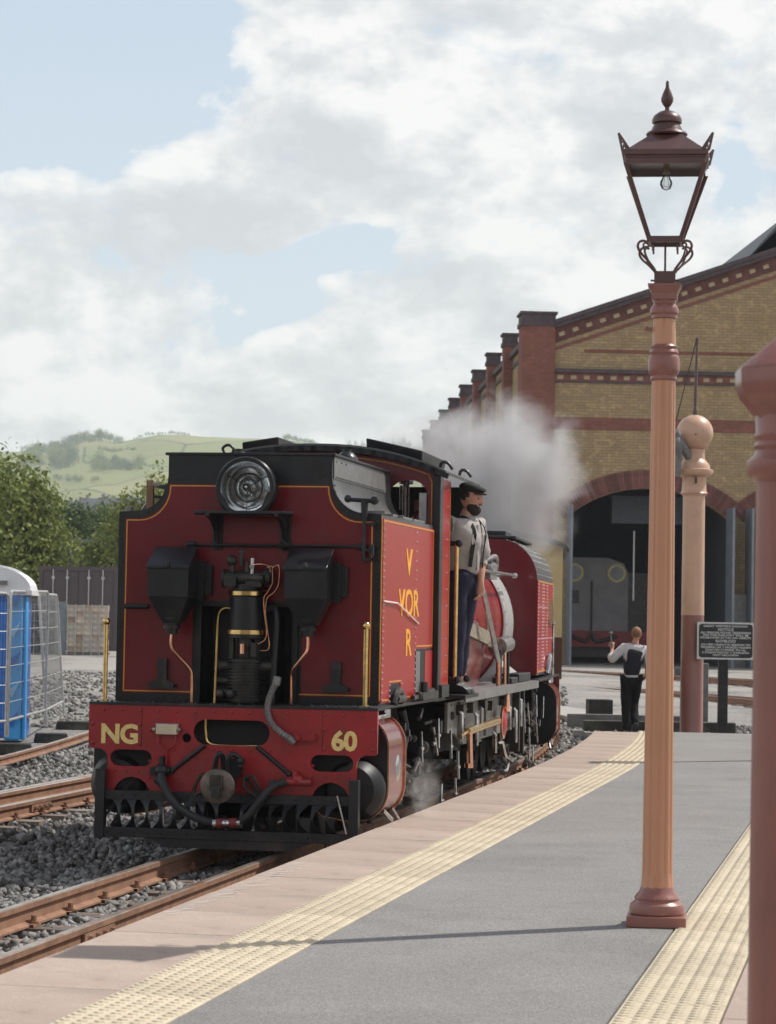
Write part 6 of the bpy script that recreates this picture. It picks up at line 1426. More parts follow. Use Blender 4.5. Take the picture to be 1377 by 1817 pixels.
# corner pier and long side wall with piers and caps
def pier(x0, x1, y0, y1, zt, name='corner_pier'):
    g = G(); g.box(x0, x1, y0, y1, -.6, zz(zt)-.45); o = g.build(name, M_REDB, shed, smooth=0)
    g = G(); g.box(x0-.05, x1+.05, y0-.05, y1+.05, zz(zt)-.45, zz(zt)-.30).box(x0-.01, x1+.01, y0-.01, y1+.01, zz(zt)-.30, zz(zt)-.05).box(x0-.07, x1+.07, y0-.07, y1+.07, zz(zt)-.05, zz(zt)+.03); g.build('pier_cap', M_BLUEB, o, smooth=0)
pier(-.08, W0, -.12, 1.1, 11.9)
pier(W1, W1+1.1, -.12, 1.1, 11.9)
g = G(); g.box(.25, .6, 1.1, 56, -.6, zz(11.0)); g.build('side_wall', M_BUFF, shed, smooth=0)
g = G(); g.box(.1, .62, 1.1, 56, zz(11.0), zz(11.18)).box(.2, .24, 1.1, 56, zz(10.6), zz(10.75)); g.build('side_cornice', M_BLUEB, shed, smooth=0)
for i in range(8):
    y = 6.75+i*6.75; pier(-.08, .42, y-.3, y+.42, 11.9, 'side_pier')
    g = G(); g.cyl((.15, y+.75, .2), (.15, y+.75, zz(10.7)), .06, n=8); g.build('downpipe', M_GALV if i % 2 else M_SOOT, shed)
for i in range(7):
    y = 9.2+i*6.75; g = G(); g.box(.20, .26, y, y+2.6, 2.2, 7.2); o = g.build('side_window', M_DARK, shed, smooth=0)
    g = G(); g.box(.17, .20, y-.15, y, 2.05, 7.35).box(.17, .20, y+2.6, y+2.75, 2.05, 7.35).box(.17, .20, y, y+2.6, 7.2, 7.35).box(.17, .20, y, y+2.6, 2.05, 2.2); g.build('window_surround', M_REDV, o, smooth=0)
# roof and ridge ventilator
g = G()
for sgn in (1, -1):
    a0 = W0-.5 if sgn > 0 else W1+.5; z0 = zz(11.45)
    g.hexa([(a0, .2, z0-.25), (apex, .2, roofz(apex)-.1), (apex, 56, roofz(apex)-.1), (a0, 56, z0-.25), (a0, .2, z0-.1), (apex, .2, roofz(apex)+.08), (apex, 56, roofz(apex)+.08), (a0, 56, z0-.1)])
g.build('roof', M_SLATE, shed, smooth=0)
g = G(); vx = 8.15; g.hexa([(vx, 2.5, roofz(vx)), (2*apex-vx, 2.5, roofz(vx)), (2*apex-vx, 50, roofz(vx)), (vx, 50, roofz(vx)), (vx, 2.5, zz(14.1)), (2*apex-vx, 2.5, zz(14.1)), (2*apex-vx, 50, zz(14.1)), (vx, 50, zz(14.1))])
g.build('ridge_ventilator', M_GREY, shed, smooth=0)
g = G(); g.prism([(vx-.45, zz(13.95)), (apex, zz(15.6)), (2*apex-vx+.45, zz(13.95)), (apex, zz(15.8))], 'y', 2.2, 50.5); g.build('ventilator_roof', M_SLATE, shed, smooth=0)
# dark inside with floor and back wall
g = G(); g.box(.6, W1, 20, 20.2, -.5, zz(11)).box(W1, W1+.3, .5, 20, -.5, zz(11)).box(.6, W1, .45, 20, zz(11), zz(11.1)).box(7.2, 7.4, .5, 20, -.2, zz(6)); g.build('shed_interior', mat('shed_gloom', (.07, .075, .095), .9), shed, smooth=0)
g = G()
for i in range(9): g.box(.7, W1, 2.+i*2, 2.12+i*2, zz(6.5)+.1, zz(6.5)+.25)
g.build('roof_truss', M_SOOT, shed, smooth=0)
g = G(); g.hexa([(1.6, .3, -.12), (W1, .3, -.12), (W1, 20, -.02), (1.6, 20, -.02), (1.6, .3, -.06), (W1, .3, -.06), (W1, 20, .0), (1.6, 20, .0)]); g.build('shed_floor', M_CONC, shed)
# open door leaves folded outward, edge on
for x, w, d in ((1.54, .05, 1), (6.93, .06, -1), (7.58, .06, 1)):
    g = G(); g.box(x-.02, x+w, -1.3, -.05, -.05, zz(5.4)); o = g.build('door_leaf', M_DOORG, shed, bevel=.01)
    g = G()
    for z in (.6, 2.6, 4.7): g.box(x+w, x+w+.02, -1.2, -.1, z, z+.18)
    g.build('door_rail', M_DOORG, o)
for x0, x1 in ((7.12, 7.55),):
    g = G(); g.box(x0, x1, -.5, -.42, -.1, 2.35).box(x0-.06, x1+.06, -.52, -.4, 2.35, 2.42); o = g.build('cabinet', M_GREY, None, smooth=0); o.matrix_world = shed.matrix_world
    o.matrix_world = Matrix.Translation((SX, SY, SZ)) @ Matrix.Rotation(PHI, 4, 'Z'); tag(o, 'grey metal cabinet standing between the two arched shed doorways', 'cabinet')
g = G(); g.box(3.45, 6.6, 3.0, 3.4, zz(4.98), zz(5.95)); g.build('hanging_heater', mat('heater_grey', (.14, .16, .19), .6), shed, bevel=.02)
g = G(); g.box(4.15, 4.2, 2.5, 2.55, 2.2, 4.6); g.build('hanging_strip', M_GALV, shed)
# the locomotive standing inside the shed
sl = thing('stabled_locomotive', 'grey locomotive with two round yellow rimmed windows and red buffer beam inside the shed', 'locomotive', (SX, SY, SZ), PHI)
g = G(); g.prism([(1.6, .9), (4.35, .9), (4.35, 3.15), (4.2, 3.52), (3.6, 3.72), (2.4, 3.72), (1.6, 3.55)], 'y', 5.0, 9.0); g.build('cab', mat('dull_grey_paint', (.30, .285, .30), .6, var=.15, scale=2), sl, bevel=.04)
for x in (2.42, 3.93):
    g = G(); n = 28; vs = []
    for j, (r, y) in enumerate(((.25, 4.97), (.31, 4.95), (.33, 4.97), (.31, 5.0))):
        for i in range(n): t = 2*pi*i/n; vs.append((x+r*cos(t), y, zz(3.28)+r*sin(t)))
    g.add(vs, [(j*n+i, (j+1) % 4*n+i, (j+1) % 4*n+(i+1) % n, j*n+(i+1) % n) for j in range(4) for i in range(n)]); o = g.build('round_window', mat('yellow_rim', (.90, .80, .34), .4), sl)
    g = G(); g.cyl((x, 4.96, zz(3.28)), (x, 4.99, zz(3.28)), .25, n=28); g.build('window_pane', mat('dim_glass', (.10, .11, .12), .15, spec=.8), o)
g = G(); g.box(1.5, 5.9, 4.6, 4.9, .55, 1.12); g.build('buffer_beam', mat('faded_red', (.30, .05, .05), .6, var=.2), sl, bevel=.01)
g = G(); g.box(1.9, 2.6, 4.97, 5.0, 2.1, 2.55).cyl((3.05, 4.9, 1.1), (3.05, 4.9, 2.9), .03, n=6).tube(smooth_path([(2.3, 4.55, .95), (2.8, 4.5, .75), (3.0, 4.5, 1.05), (3.2, 4.5, .75), (3.9, 4.55, .95)]), .06, 6).box(1.6, 5.5, 5, 9, .2, .9).box(4.05, 5.8, 5.2, 9, 1.1, 3.2); g.build('front_fittings', M_SOOT, sl)

# ------------------------------------------------------------ left of the locomotive: container, log rack, stone basket, fencing, toilet
cz_ = gz(-10, 80)
t = thing('shipping_container', 'dark brown steel shipping container with four locking bars behind the log rack', 'container', (-9.72, 80, cz_-.02), radians(2))
g = G(); g.box(-1.22, 1.22, .0, 6.0, .05, 2.62); g.build('container_body', M_CONT, t, smooth=0)
g = G(); 
for i in range(22): g.box(1.22, 1.25, .15+i*.27, .28+i*.27, .1, 2.55)
g.box(1.20, 1.27, -.02, .10, .0, 2.66); g.build('corrugated_side', M_CONTS, t, smooth=0)
g = G(); g.box(-1.24, -1.12, -.06, .02, 0, 2.66).box(1.12, 1.24, -.06, .02, 0, 2.66).box(-1.12, 1.12, -.06, .02, 2.52, 2.66).box(-1.12, 1.12, -.06, .02, 0, .12); g.build('door_frame', M_CONT, t)
for k in (0, 1):
    g = G(); x0 = -1.11+k*1.12; g.box(x0, x0+1.10, -.03, 0, .13, 2.51).box(x0+.05, x0+1.05, -.045, -.03, 1.2, 1.25); o = g.build('container_door', M_CONT, t)
    for j in (0, 1):
        x = x0+.32+j*.44; g = G(); g.cyl((x, -.07, .1), (x, -.07, 2.56), .02, n=8)
        for z in (.3, 1.3, 2.3): g.box(x-.05, x+.05, -.08, -.03, z-.04, z+.04)
        g.build('locking_bar', M_GALV, o)
# log rack
t = thing('log_rack', 'rack of sawn pale logs held by five upright stakes in front of the container', 'log rack', (-8.75, 74.5, gz(-9, 74.5)), radians(3))
g = G(); g.box(-.62, .62, 0, .8, 0, .08); g.build('rack_base', M_GTIMB, t)
for i in range(6):
    g = G(); g.box(-.60+i*.235, -.575+i*.235, -.04, -.015, 0, 1.48); g.build('stake', M_GALV, t)
logs = [mat('sawn_log_pale', (.50, .42, .34), .9, orand=.2, var=.3, scale=7), mat('sawn_log_brown', (.38, .29, .22), .9, orand=.2, var=.3, scale=7), mat('sawn_log_grey', (.44, .39, .34), .9, var=.3, scale=7)]
lm = []
for m in logs:
    g = G(); g.box(-.108, .108, 0, .6, -.085, .085); lm.append(g.mesh('log', m, 0))
for r in range(8):
    for c in range(5):
        inst(lm[random.randrange(3)], 'log', t, (-.47+c*.235+random.uniform(-.008, .008), random.uniform(-.01, .03), .17+r*.172), (0, random.uniform(-.06, .06), 0))
g = G(); g.box(-.66-.30, -.64+.0, .05, .2, 0, 1.55); g.build('end_board', mat('grey_board', (.20, .22, .24), .8), t)
# stone basket (coal and stone)
t = thing('stone_basket', 'wire basket heaped with dark stone between the site fencing and the log rack', 'gabion', (-10.5, 74.5, gz(-9, 74.5)), radians(3))
g = G()
for z in np.arange(0, 1.5, .24): g.bar((-.9, -.02, z+.02), (.82, -.02, z+.02), .012, .012)
for x in np.arange(-.9, .83, .215): g.bar((x, -.02, 0), (x, -.02, 1.46), .012, .012)
g.build('wire_front', M_GALV, t, kind='stuff')
def rocks(name, n, box, size, m, parent):
    V = []; g = G(); r = random.Random(3)
    for _ in range(n):
        c = Vector((r.uniform(box[0], box[1]), r.uniform(box[2], box[3]), r.uniform(box[4], box[5]))); s = size*r.uniform(.6, 1.2); d = [Vector((r.uniform(-1, 1), r.uniform(-1, 1), r.uniform(-1, 1)))*.35 for _ in range(8)]
        P = [c+(Vector(((-1, 1)[(i & 1)], (-1, 1)[(i >> 1) & 1], (-1, 1)[i >> 2]))+d[i])*s for i in range(8)]; P = [P[i] for i in (0, 1, 3, 2, 4, 5, 7, 6)]; g.hexa(P)
    o = g.build(name, m, parent, kind='stuff', smooth=0); return o
M_ROCK = mat('dark_basket_stone', (.11, .105, .10), .85, var=.4, scale=4, island=.7)
rocks('stones', 420, (-.88, .80, 0, .35, .05, 1.42), .055, M_ROCK, t); rocks('stones', 90, (-.6, .78, .1, .5, 1.42, 1.56), .06, M_ROCK, t)
g = G(); g.box(-.88, .82, .3, .9, 0, 1.38); g.build('fill_core', M_DARK, t)
# site fencing
def fence_panel(a, b, za, zb, h, label, lean=(0, 0)):
    t = thing('wire_fence', label, 'site fence', (a[0], a[1], za), 0, 'wire site fences')
    A = Vector((0, 0, 0)); B = Vector((b[0]-a[0], b[1]-a[1], zb-za)); U = Vector((lean[0], lean[1], h)); d = (B-A).normalized(); r = .021; L = (B-A).length
    path = [A, A+U*.5, A+U*.96, A+U*.99+d*.03, A+U+d*.09, B+U-d*.09, B+U*.99-d*.03, B+U*.96, B+U*.5, B]
    g = G(); g.tube(path, r, 8); g.build('tube_frame', M_GALV, t)
    g = G(); g.tube([A+U*.11, B+U*.11], r*.9, 8); g.build('bottom_rail', M_GALV, t)
    g = G()
    for k in range(1, 8): g.tube([A+U*(.11+.125*k), B+U*(.11+.125*k)], .0045, 4)
    n = int(L/.075)
    for i in range(1, n): g.tube([A+d*(i*L/n)+U*.11, A+d*(i*L/n)+U*.995], .0022, 3)
    g.build('wire_mesh', M_GALV, t, kind='stuff'); return t
def px2(px, Y): return ((px-688.5)/4500*Y, Y)
a, b = px2(-190, 32.5), px2(19, 34.6); fence_panel(a, b, -.20, -.20, 1.95, 'wire site fence panel furthest left, in front of the blue portable toilet')
a, b = px2(22, 34.7), px2(88, 37.9); fence_panel(a, b, -.20, -.17, 1.98, 'middle wire site fence panel running past the right side of the blue toilet')
a, b = px2(91, 38.0), px2(121, 41.6); fence_panel(a, b, -.17, -.16, 1.95, 'last wire site fence panel, leaning inward, nearest the dark stone basket', (-.16, .0))
for (px, Y, l, lb) in ((34, 33.4, .5, 'dark fence foot block at the left edge below the blue toilet'), (100, 36.4, .5, 'dark fence foot block under the joint of the two fence panels'), (140, 40.6, .6, 'dark fence foot block furthest right beside the locomotive beam')):
    x, y = px2(px, Y); g = G(); g.hexa([(-l/2, -.12, 0), (l/2, -.12, 0), (l/2, .12, 0), (-l/2, .12, 0), (-l/2+.03, -.10, .14), (l/2-.03, -.10, .14), (l/2-.03, .10, .14), (-l/2+.03, .10, .14)])
    o = g.build('concrete_block', M_TIMB, None, (x, y, -.36), (0, 0, radians(12)), bevel=.015); tag(o, lb, 'block', 'fence foot blocks')
# portable toilet
t = thing('portable_toilet', 'blue plastic portable toilet with domed white roof at the left edge', 'portable toilet', (-5.66, 36.4, -.36), radians(3))
g = G(); g.box(-.55, .42, -.5, .5, .08, 2.13); g.build('cabin', M_BLUE, t, bevel=.02)
g = G(); g.box(.27, .50, -.56, -.30, .05, 2.12).box(.505, .56, -.52, -.3, .05, 2.1); 
g.build('corner_post', M_BLUE2, t, bevel=.03)
for i in range(5):
    z = .35+i*.42; g = G(); g.prism([(.29, z), (.38, z-.11), (.48, z+.12), (.385, z+.03)], 'y', -.60, -.555); g.build('moulded_rib', mat('rib_pale_blue', (.25, .55, .85), .3) if i % 2 else M_BLUE, t)
g = G(); g.box(.42, .53, -.30, .52, .08, 2.10); g.build('side_wall', M_BLUE, t, bevel=.02)
g = G(); g.box(-.35, .30, -.515, -.50, .2, 2.0).box(.22, .27, -.54, -.515, 1.0, 1.12); g.build('door', mat('door_blue', (.03, .18, .58), .3), t, bevel=.01)
g = G(); g.box(-.62, .62, -.6, .6, 2.10, 2.17); prof = []
n = 14
for j in range(n):
    a0 = pi*j/n; a1 = pi*(j+1)/n
g.prism([(.60*cos(a_), 2.17+.34*sin(a_)) for a_ in np.linspace(0, pi, 24)], 'y', -.58, .58)
for yy in (-.4, -.1, .2, .45): g.prism([(.57*cos(a_), 2.17+.365*sin(a_)) for a_ in np.linspace(.12, pi-.12, 22)], 'y', yy, yy+.04)
g.box(-.02, .28, -.63, -.6, 2.25, 2.31); g.build('dome_roof', M_WHITEP, t, smooth=30)
g = G(); g.box(.12, .28, -.66, -.62, 2.24, 2.30); g.build('roof_vent', M_GREY, t)
# warning sign on a thin post by the tree
t = thing('site_sign', 'small white sign with dark red disc beyond the toilet roof', 'sign', (-9.95, 66, gz(-9, 66)))
g = G(); g.cyl((0, 0, 0), (0, 0, 1.9), .03, n=8); g.build('pole', M_GALV, t)
g = G(); g.box(-.26, .20, -.03, 0, 1.5, 2.05); o = g.build('sign_board', M_WHITEP, t)
g = G(); g.cyl((.03, -.045, 1.82), (.03, -.03, 1.82), .12, n=20); g.build('red_disc', mat('sign_red', (.35, .03, .05), .5), o)

# ------------------------------------------------------------ coach coupled behind the locomotive
FD = sub_frame(FC, 13.2, radians(3.4))
t = thing('passenger_coach', 'cream and brown passenger coach coupled behind the far end of the locomotive', 'railway coach'); t.matrix_world = FD
s0, s1 = 13.75, 23.5
g = G(); g.box(-1.08, 1.08, s0, s1, 1.50, 2.60); g.prism([(1.08, 2.60)]+[(1.08*cos(a_), 2.60+.20*sin(a_)) for a_ in np.linspace(.1, pi-.1, 14)]+[(-1.08, 2.60)], 'y', s0, s0+.06); g.build('upper_body', M_CREAM, t, smooth=20)
g = G(); g.box(-1.085, 1.085, s0-.005, s1, .98, 1.497); g.build('lower_body', M_BROWN, t)
g = G(); g.prism([(1.16*cos(a_), 2.58+.25*sin(a_)) for a_ in np.linspace(0, pi, 20)]+[(1.12*cos(a_), 2.56+.21*sin(a_)) for a_ in np.linspace(pi, 0, 20)], 'y', s0-.12, s1+.1); g.build('coach_roof', M_BLKM, t, smooth=40)
for x in (-.6, .6):
    g = G(); g.box(x-.22, x+.22, s0-.012, s0, 1.75, 2.40); g.build('end_window', mat('dim_glass', (.10, .11, .12), .15, spec=.8), t)
for i in range(8):
    for sx in (-1, 1):
        g = G(); g.box(sx*1.081, sx*1.088, s0+.5+i*1.15, s0+1.35+i*1.15, 1.72, 2.4); g.build('side_window', MATS['dim_glass'], t)
for s in (15.2, 16.2, 21.2, 22.2):
    g = G(); g.cyl((-.4, s, .26), (.4, s, .26), .05, n=10)
    for sx in (-1, 1): g.cyl((sx*.30, s, .26), (sx*.36, s, .26), .26, n=20)
    g.build('wheelset', M_SOOT, t)
g = G(); g.box(-.9, .9, s0+.1, s1, .62, .97).box(-.5, .5, 14.8, 16.6, .3, .6).box(-.5, .5, 20.8, 22.6, .3, .6); g.build('underframe', M_SOOT, t)

# ------------------------------------------------------------ trees
def leaf_mat(name, c, c2):
    m = bpy.data.materials.new(name); m.use_nodes = True; nt = m.node_tree; nt.nodes.clear(); N = NT(nt)
    out = N.n('ShaderNodeOutputMaterial'); rnd = N.n('ShaderNodeNewGeometry').outputs['Random Per Island']
    tc = N.n('ShaderNodeTexCoord').outputs['Object']
    col = N.mix(rnd, c, c2); col = N.mix(N.math('MULTIPLY', N.ramp(N.noise(tc, .9, 3, .5), [(.4, 0.), (.6, 1.)]), .4), col, tuple(x*1.5 for x in c2))
    d = N.n('ShaderNodeBsdfPrincipled', ins={'Base Color': col, 'Roughness': .65, 'Specular IOR Level': .3}); tr = N.n('ShaderNodeBsdfTranslucent', ins={0: col})
    nt.links.new(N.n('ShaderNodeMixShader', ins={0: .28, 1: d.outputs[0], 2: tr.outputs[0]}).outputs[0], out.inputs[0]); return m
L_OLIVE = leaf_mat('olive_leaves', (.085, .125, .024), (.21, .24, .055)); L_LIGHT = leaf_mat('light_leaves', (.11, .15, .03), (.25, .27, .075)); L_DARK = leaf_mat('dark_leaves', (.035, .065, .018), (.085, .13, .032)); L_CON = leaf_mat('conifer_needles', (.012, .026, .016), (.03, .05, .026))
M_BARK = mat('bark', (.09, .07, .055), .9, var=.3, scale=3, bump=.5)
def crown_mesh(name, m, blobs, n, leaf, seed=1, elong=1.6):
    r = np.random.default_rng(seed); V = []; B = np.array(blobs, float); w = B[:, 3]**2; w = w/w.sum()
    ncl = max(12, n//26); ci = r.choice(len(B), ncl, p=w); d = r.normal(size=(ncl, 3)); d /= np.linalg.norm(d, axis=1)[:, None]
    rad = r.uniform(.55, 1.04, ncl)**.55
    C = B[ci, :3]+d*(B[ci, 3]*rad)[:, None]*np.stack([np.ones(ncl), np.ones(ncl), B[ci, 4]], 1)
    k = r.integers(0, ncl, n); P = C[k]+r.normal(size=(n, 3))*leaf*2.1
    out = (P-B[ci[k], :3]); out /= np.linalg.norm(out, axis=1)[:, None]+1e-6
    nrm = out+r.normal(size=(n, 3))*.7; nrm /= np.linalg.norm(nrm, axis=1)[:, None]
    a = np.cross(nrm, r.normal(size=(n, 3))); a /= np.linalg.norm(a, axis=1)[:, None]; b = np.cross(nrm, a); s = leaf*r.uniform(.6, 1.3, n)[:, None]
    Q = np.stack([P-a*s*elong*.5, P+b*s*.5, P+a*s*elong*.5, P-b*s*.5], 1).reshape(-1, 3)
    me = bpy.data.meshes.new(name); me.vertices.add(len(Q)); me.vertices.foreach_set('co', Q.ravel().astype(np.float32)); me.loops.add(n*4); me.loops.foreach_set('vertex_index', np.arange(n*4, dtype=np.int32)); me.polygons.add(n); me.polygons.foreach_set('loop_start', np.arange(0, n*4, 4, dtype=np.int32)); me.update(calc_edges=True); me.materials.append(m); return me
def tree(name, label, x, y, z, H, W, m, n, leaf, seed, group=None, blobs=None, trunk=.16):
    t = thing(name, label, 'tree', (x, y, z), 0, group); r = random.Random(seed)
    if blobs is None:
        blobs = [(0, 0, H*.58, W*.62, H*.62/W*.8)]
        for _ in range(11):
            a = r.uniform(0, 2*pi); zz_ = r.uniform(.22, .95); rr = W*(1-abs(zz_-.5)*1.1)*.62; blobs.append((rr*cos(a), rr*sin(a), H*zz_, W*r.uniform(.22, .40), 1.))
    me = crown_mesh('crown', m, blobs, n, leaf, seed); inst(me, 'crown', t)
    g = G(); g.cyl((0, 0, -.3), (0, 0, H*.6), trunk, trunk*.4, 10)
    for k in range(6):
        a = r.uniform(0, 2*pi); h0 = H*r.uniform(.25, .5); g.cyl((0, 0, h0), (W*.55*cos(a), W*.55*sin(a), h0+H*.3), trunk*.45, trunk*.12, 6)
    g.build('trunk', M_BARK, t); return t
tree('broadleaf_tree', 'large rounded olive green tree at the left edge behind the blue toilet', -16.1, 100, gz(-16, 100), 7.9, 3.7, L_OLIVE, 26000, .15, 2,
     blobs=[(0, 0, 4.3, 3.0, 1.15), (-.6, 0, 6.1, 1.5, 1.05), (1.5, .2, 5.0, 1.6, 1.0), (2.5, 0, 3.4, 1.2, 1.2), (2.2, -.4, 2.2, 1.2, 1.), (.8, -1, 3, 2.0, 1.), (-2., 0, 4, 2, 1.2), (1.9, 0, 1.3, 1.1, .8), (.5, -.6, 5.9, 1.1, 1.), (3.0, 0, 2.6, .7, 1.2)])
tree('young_tree', 'feathery light green tree showing just left of the locomotive headlamp level', -10.2, 106, gz(-10, 106), 7.4, 1.5, L_LIGHT, 9000, .13, 4, blobs=[(0, 0, 3.4, 1.3, 1.5), (-.75, 0, 5.2, .6, 1.3), (.55, 0, 6.2, .62, 1.5), (.1, 0, 4.8, .9, 1.2), (-.3, -.3, 2.2, 1.2, 1.), (1.2, 0, 4.6, .8, 1.5), (-.9, 0, 3.9, .5, 1.2)], trunk=.08)
tree('young_tree', 'darker bushy green tree beside the container top, left of the locomotive tank', -12.3, 112, gz(-12, 112), 5.6, 1.3, L_OLIVE, 8000, .13, 5, blobs=[(0, 0, 2.6, 1.2, 1.4), (.4, 0, 4.2, .75, 1.2), (-.6, 0, 3.4, .7, 1.1), (1.2, 0, 2.8, 1.1, 1.4), (-.9, 0, 1.8, .8, 1.)], trunk=.08)
for i, (px, Y, top, W, m) in enumerate([(-150, 150, 930, 4, L_DARK), (-60, 160, 915, 4.5, L_DARK), (135, 170, 905, 2.6, L_DARK), (172, 178, 912, 2.7, L_OLIVE), (205, 172, 905, 2.4, L_DARK), (250, 180, 915, 3, L_DARK), (305, 176, 905, 3, L_OLIVE), (360, 180, 905, 3.4, L_DARK), (420, 182, 912, 3.4, L_OLIVE), (40, 175, 920, 3.8, L_DARK), (90, 168, 925, 3.2, L_OLIVE)]):
    x = (px-688.5)/4500*Y; zb = gz(x, Y); H = 1.48+(1092-top)/4500*Y-zb
    if H < 4: H = 4
    tree('yard_tree', ['furthest left tree of the yard belt, hidden behind the big tree', 'second tree from the left in the yard belt', 'dark tree standing over the left end of the container', 'olive green tree over the middle of the container', 'dark tree touching the left edge of the locomotive tank', 'dark tree behind the left sand box of the locomotive', 'olive tree behind the locomotive headlamp', 'dark tree behind the locomotive headlamp', 'olive tree behind the locomotive cab', 'dark tree behind the right half of the big tree', 'olive tree just right of the big rounded tree'][i], x, Y, zb, H, W*.8, m, 3600, .22, 20+i, group='belt of trees beyond the yard')
# low dark building behind the container
t = thing('yard_building', 'low dark yard building with pale roof edge between the big tree and the locomotive', 'building', (-18.2, 148, gz(-18, 148)))
g = G(); g.box(-1.2, 2.3, 0, 5, 0, 5.1); g.build('wall', mat('dark_cladding', (.06, .065, .075), .7, var=.2, scale=1), t)
g = G(); g.box(-1.5, 2.5, -.3, 5.3, 5.1, 5.28); g.build('roof', M_GREY, t)
g = G(); g.box(.0, .7, -.03, 0, 2.2, 4.2).box(1.2, 1.7, -.03, 0, 2.2, 4.2); g.build('window', M_DARK, t)
# houses at the foot of the hill
def surf(px, py, y0=520, y1=2300, dy=6):
    u = (px-688.5)/4500; e = (1095-py)/4500; Y = y0
    while Y < y1:
        if hill_z(u*Y, Y)-1.48 >= e*Y: return u*Y, Y, hill_z(u*Y, Y)
        Y += dy
    return None
M_HW = [mat('render_white', (.50, .50, .48), .8), mat('render_grey', (.30, .30, .31), .8), mat('render_tan', (.36, .30, .26), .8)]
for i, (px, Y, w, top, rf) in enumerate([(128, 520, 6, 896, 1), (146, 500, 7, 893, 2), (163, 540, 7, 890, 0), (183, 510, 8, 886, 1), (205, 500, 8, 884, 0), (222, 530, 6, 890, 2), (112, 540, 6, 897, 0), (240, 500, 7, 892, 1)]):
    x = (px-688.5)/4500*Y; zt = 1.48+(1093-top)/4500*Y; h = zt-1.5
    t = thing('house', ['white', 'grey', 'tan'][i % 3]+' house with slate roof at the foot of the hill, '+['third from the left', 'fourth from the left', 'fifth from the left', 'sixth from the left', 'seventh from the left', 'second from the right', 'second from the left', 'furthest right'][i], 'house', (x, Y, 0), radians(-8+5*(i % 4)), 'houses at the foot of the hill')
    g = G(); g.box(-w/2, w/2, 0, 6, 0, h); g.build('wall', M_HW[i % 3], t, smooth=0)
    g = G(); g.prism([(-.3, h-.02), (3, h+1.6), (6.3, h-.02)], 'x', -w/2-.3, w/2+.3); o = g.build('roof', M_SLATE, t, smooth=0)
    g = G(); g.box(-w/2+.4, -w/2+1.1, 2.6, 3.4, h+.8, h+2.3); g.build('chimney', M_HW[2], o, smooth=0)
    for k in range(3):
        g = G(); g.box(-w/2+.8+k*w/3, -w/2+1.9+k*w/3, -.05, 0, h-2.2, h-.9); g.build('window', M_DARK, t, smooth=0)
# hillside trees
def far_tree_mesh(seed, m, con=False):
    r = random.Random(seed)
    if con: bl = [(0, 0, z, .42*(1-z)+.04, .6) for z in np.linspace(.08, .97, 9)]
    else: bl = [(0, 0, .5, .40, 1.)]+[(r.uniform(-.32, .32), r.uniform(-.32, .32), r.uniform(.3, .8), r.uniform(.16, .26), 1.) for _ in range(7)]
    return crown_mesh('far_crown', m, bl, 700, .055 if not con else .04, seed, 1.2)
FTM = [far_tree_mesh(50+i, L_DARK if i % 3 else L_OLIVE) for i in range(5)]; FTC = [far_tree_mesh(70+i, L_CON, True) for i in range(3)]
def far_tree(px, py, size, kind, label, group, nm='hillside_tree'):
    s = surf(px, py)
    if not s: 
        s = (((px-688.5)/4500)*2190, 2190, hill_z((px-688.5)/4500*2190, 2190))
    x, y, z = s; h = size/4500*y
    o = inst((FTC if kind else FTM)[random.randrange(3 if kind else 5)], nm, None, (x, y, z-.08*h), (0, 0, random.uniform(0, 6.28)), (h*random.uniform(.9, 1.4)*(.55 if kind else 1), h*random.uniform(.9, 1.3)*(.55 if kind else 1), h)); tag(o, label, 'tree', group)
rr = random.Random(11)
for i in range(26): far_tree(166+rr.uniform(0, 80), 842-rr.uniform(0, 12), rr.uniform(16, 26), 0, 'tree in the rounded wood in the middle of the hillside fields', 'wood in the middle of the hill')
for i in range(34): far_tree(38+rr.uniform(0, 96), 842-rr.uniform(0, 30), rr.uniform(16, 28), 0, 'tree in the dark wood low on the left shoulder of the hill', 'wood on the left shoulder of the hill')
for i in range(30): far_tree(52+i*5.4, hill_e(52+i*5.4)*-4500+1095+rr.uniform(4, 9), rr.uniform(10, 18) if not 100 < i*5.4+52 < 205 else rr.uniform(14, 22), 0, 'tree standing along the left ridge line of the hill', 'trees along the ridge')
for i in range(22): far_tree(225+i*5+rr.uniform(-2, 2), hill_e(225+i*5)*-4500+1095+rr.uniform(2, 4), rr.uniform(4, 7), 0, 'small bush on the hedge line along the hill top', 'bushes on the hill top')
for i in range(18): far_tree(175+i*3.6, 806-abs(i-8)*.3+rr.uniform(-1, 1), rr.uniform(6, 9), 0, 'small tree in the hedgerow crossing the upper hill fields', 'hedgerow on the upper hill')
for px, py, sz in ((103, 860, 14), (119, 862, 15), (128, 861, 14), (140, 861, 17), (167, 861, 17), (98, 858, 13)): far_tree(px, py, sz, 0, {103: 'lone tree second from the left in the lower hill field', 119: 'lone tree left of the close pair in the lower hill field', 128: 'left tree of the close pair in the lower hill field', 140: 'right tree of the close pair in the lower hill field', 167: 'lone tree furthest right in the lower hill field', 98: 'lone tree furthest left in the lower hill field'}[px], 'lone trees in the lower field')
for i in range(10): far_tree(505+i*6+rr.uniform(-2, 2), hill_e(505+i*6)*-4500+1095+5, rr.uniform(9, 14), 0, 'tree on the falling end of the ridge above the locomotive', 'trees on the right end of the ridge')
for i in range(26): far_tree(612+i*4.6+rr.uniform(-2, 2), hill_e(612+i*4.6)*-4500+1095+rr.uniform(0, 5), rr.uniform(15, 27), 1, 'dark pointed conifer on the skyline above the cab roof', 'conifers on the skyline', 'conifer')
for i in range(20): far_tree(150+i*8+rr.uniform(-3, 3), 828+rr.uniform(-1, 1)+(i*.25), rr.uniform(4, 8), 0, 'small hedgerow tree in the line crossing the middle fields', 'hedgerow across the middle fields')

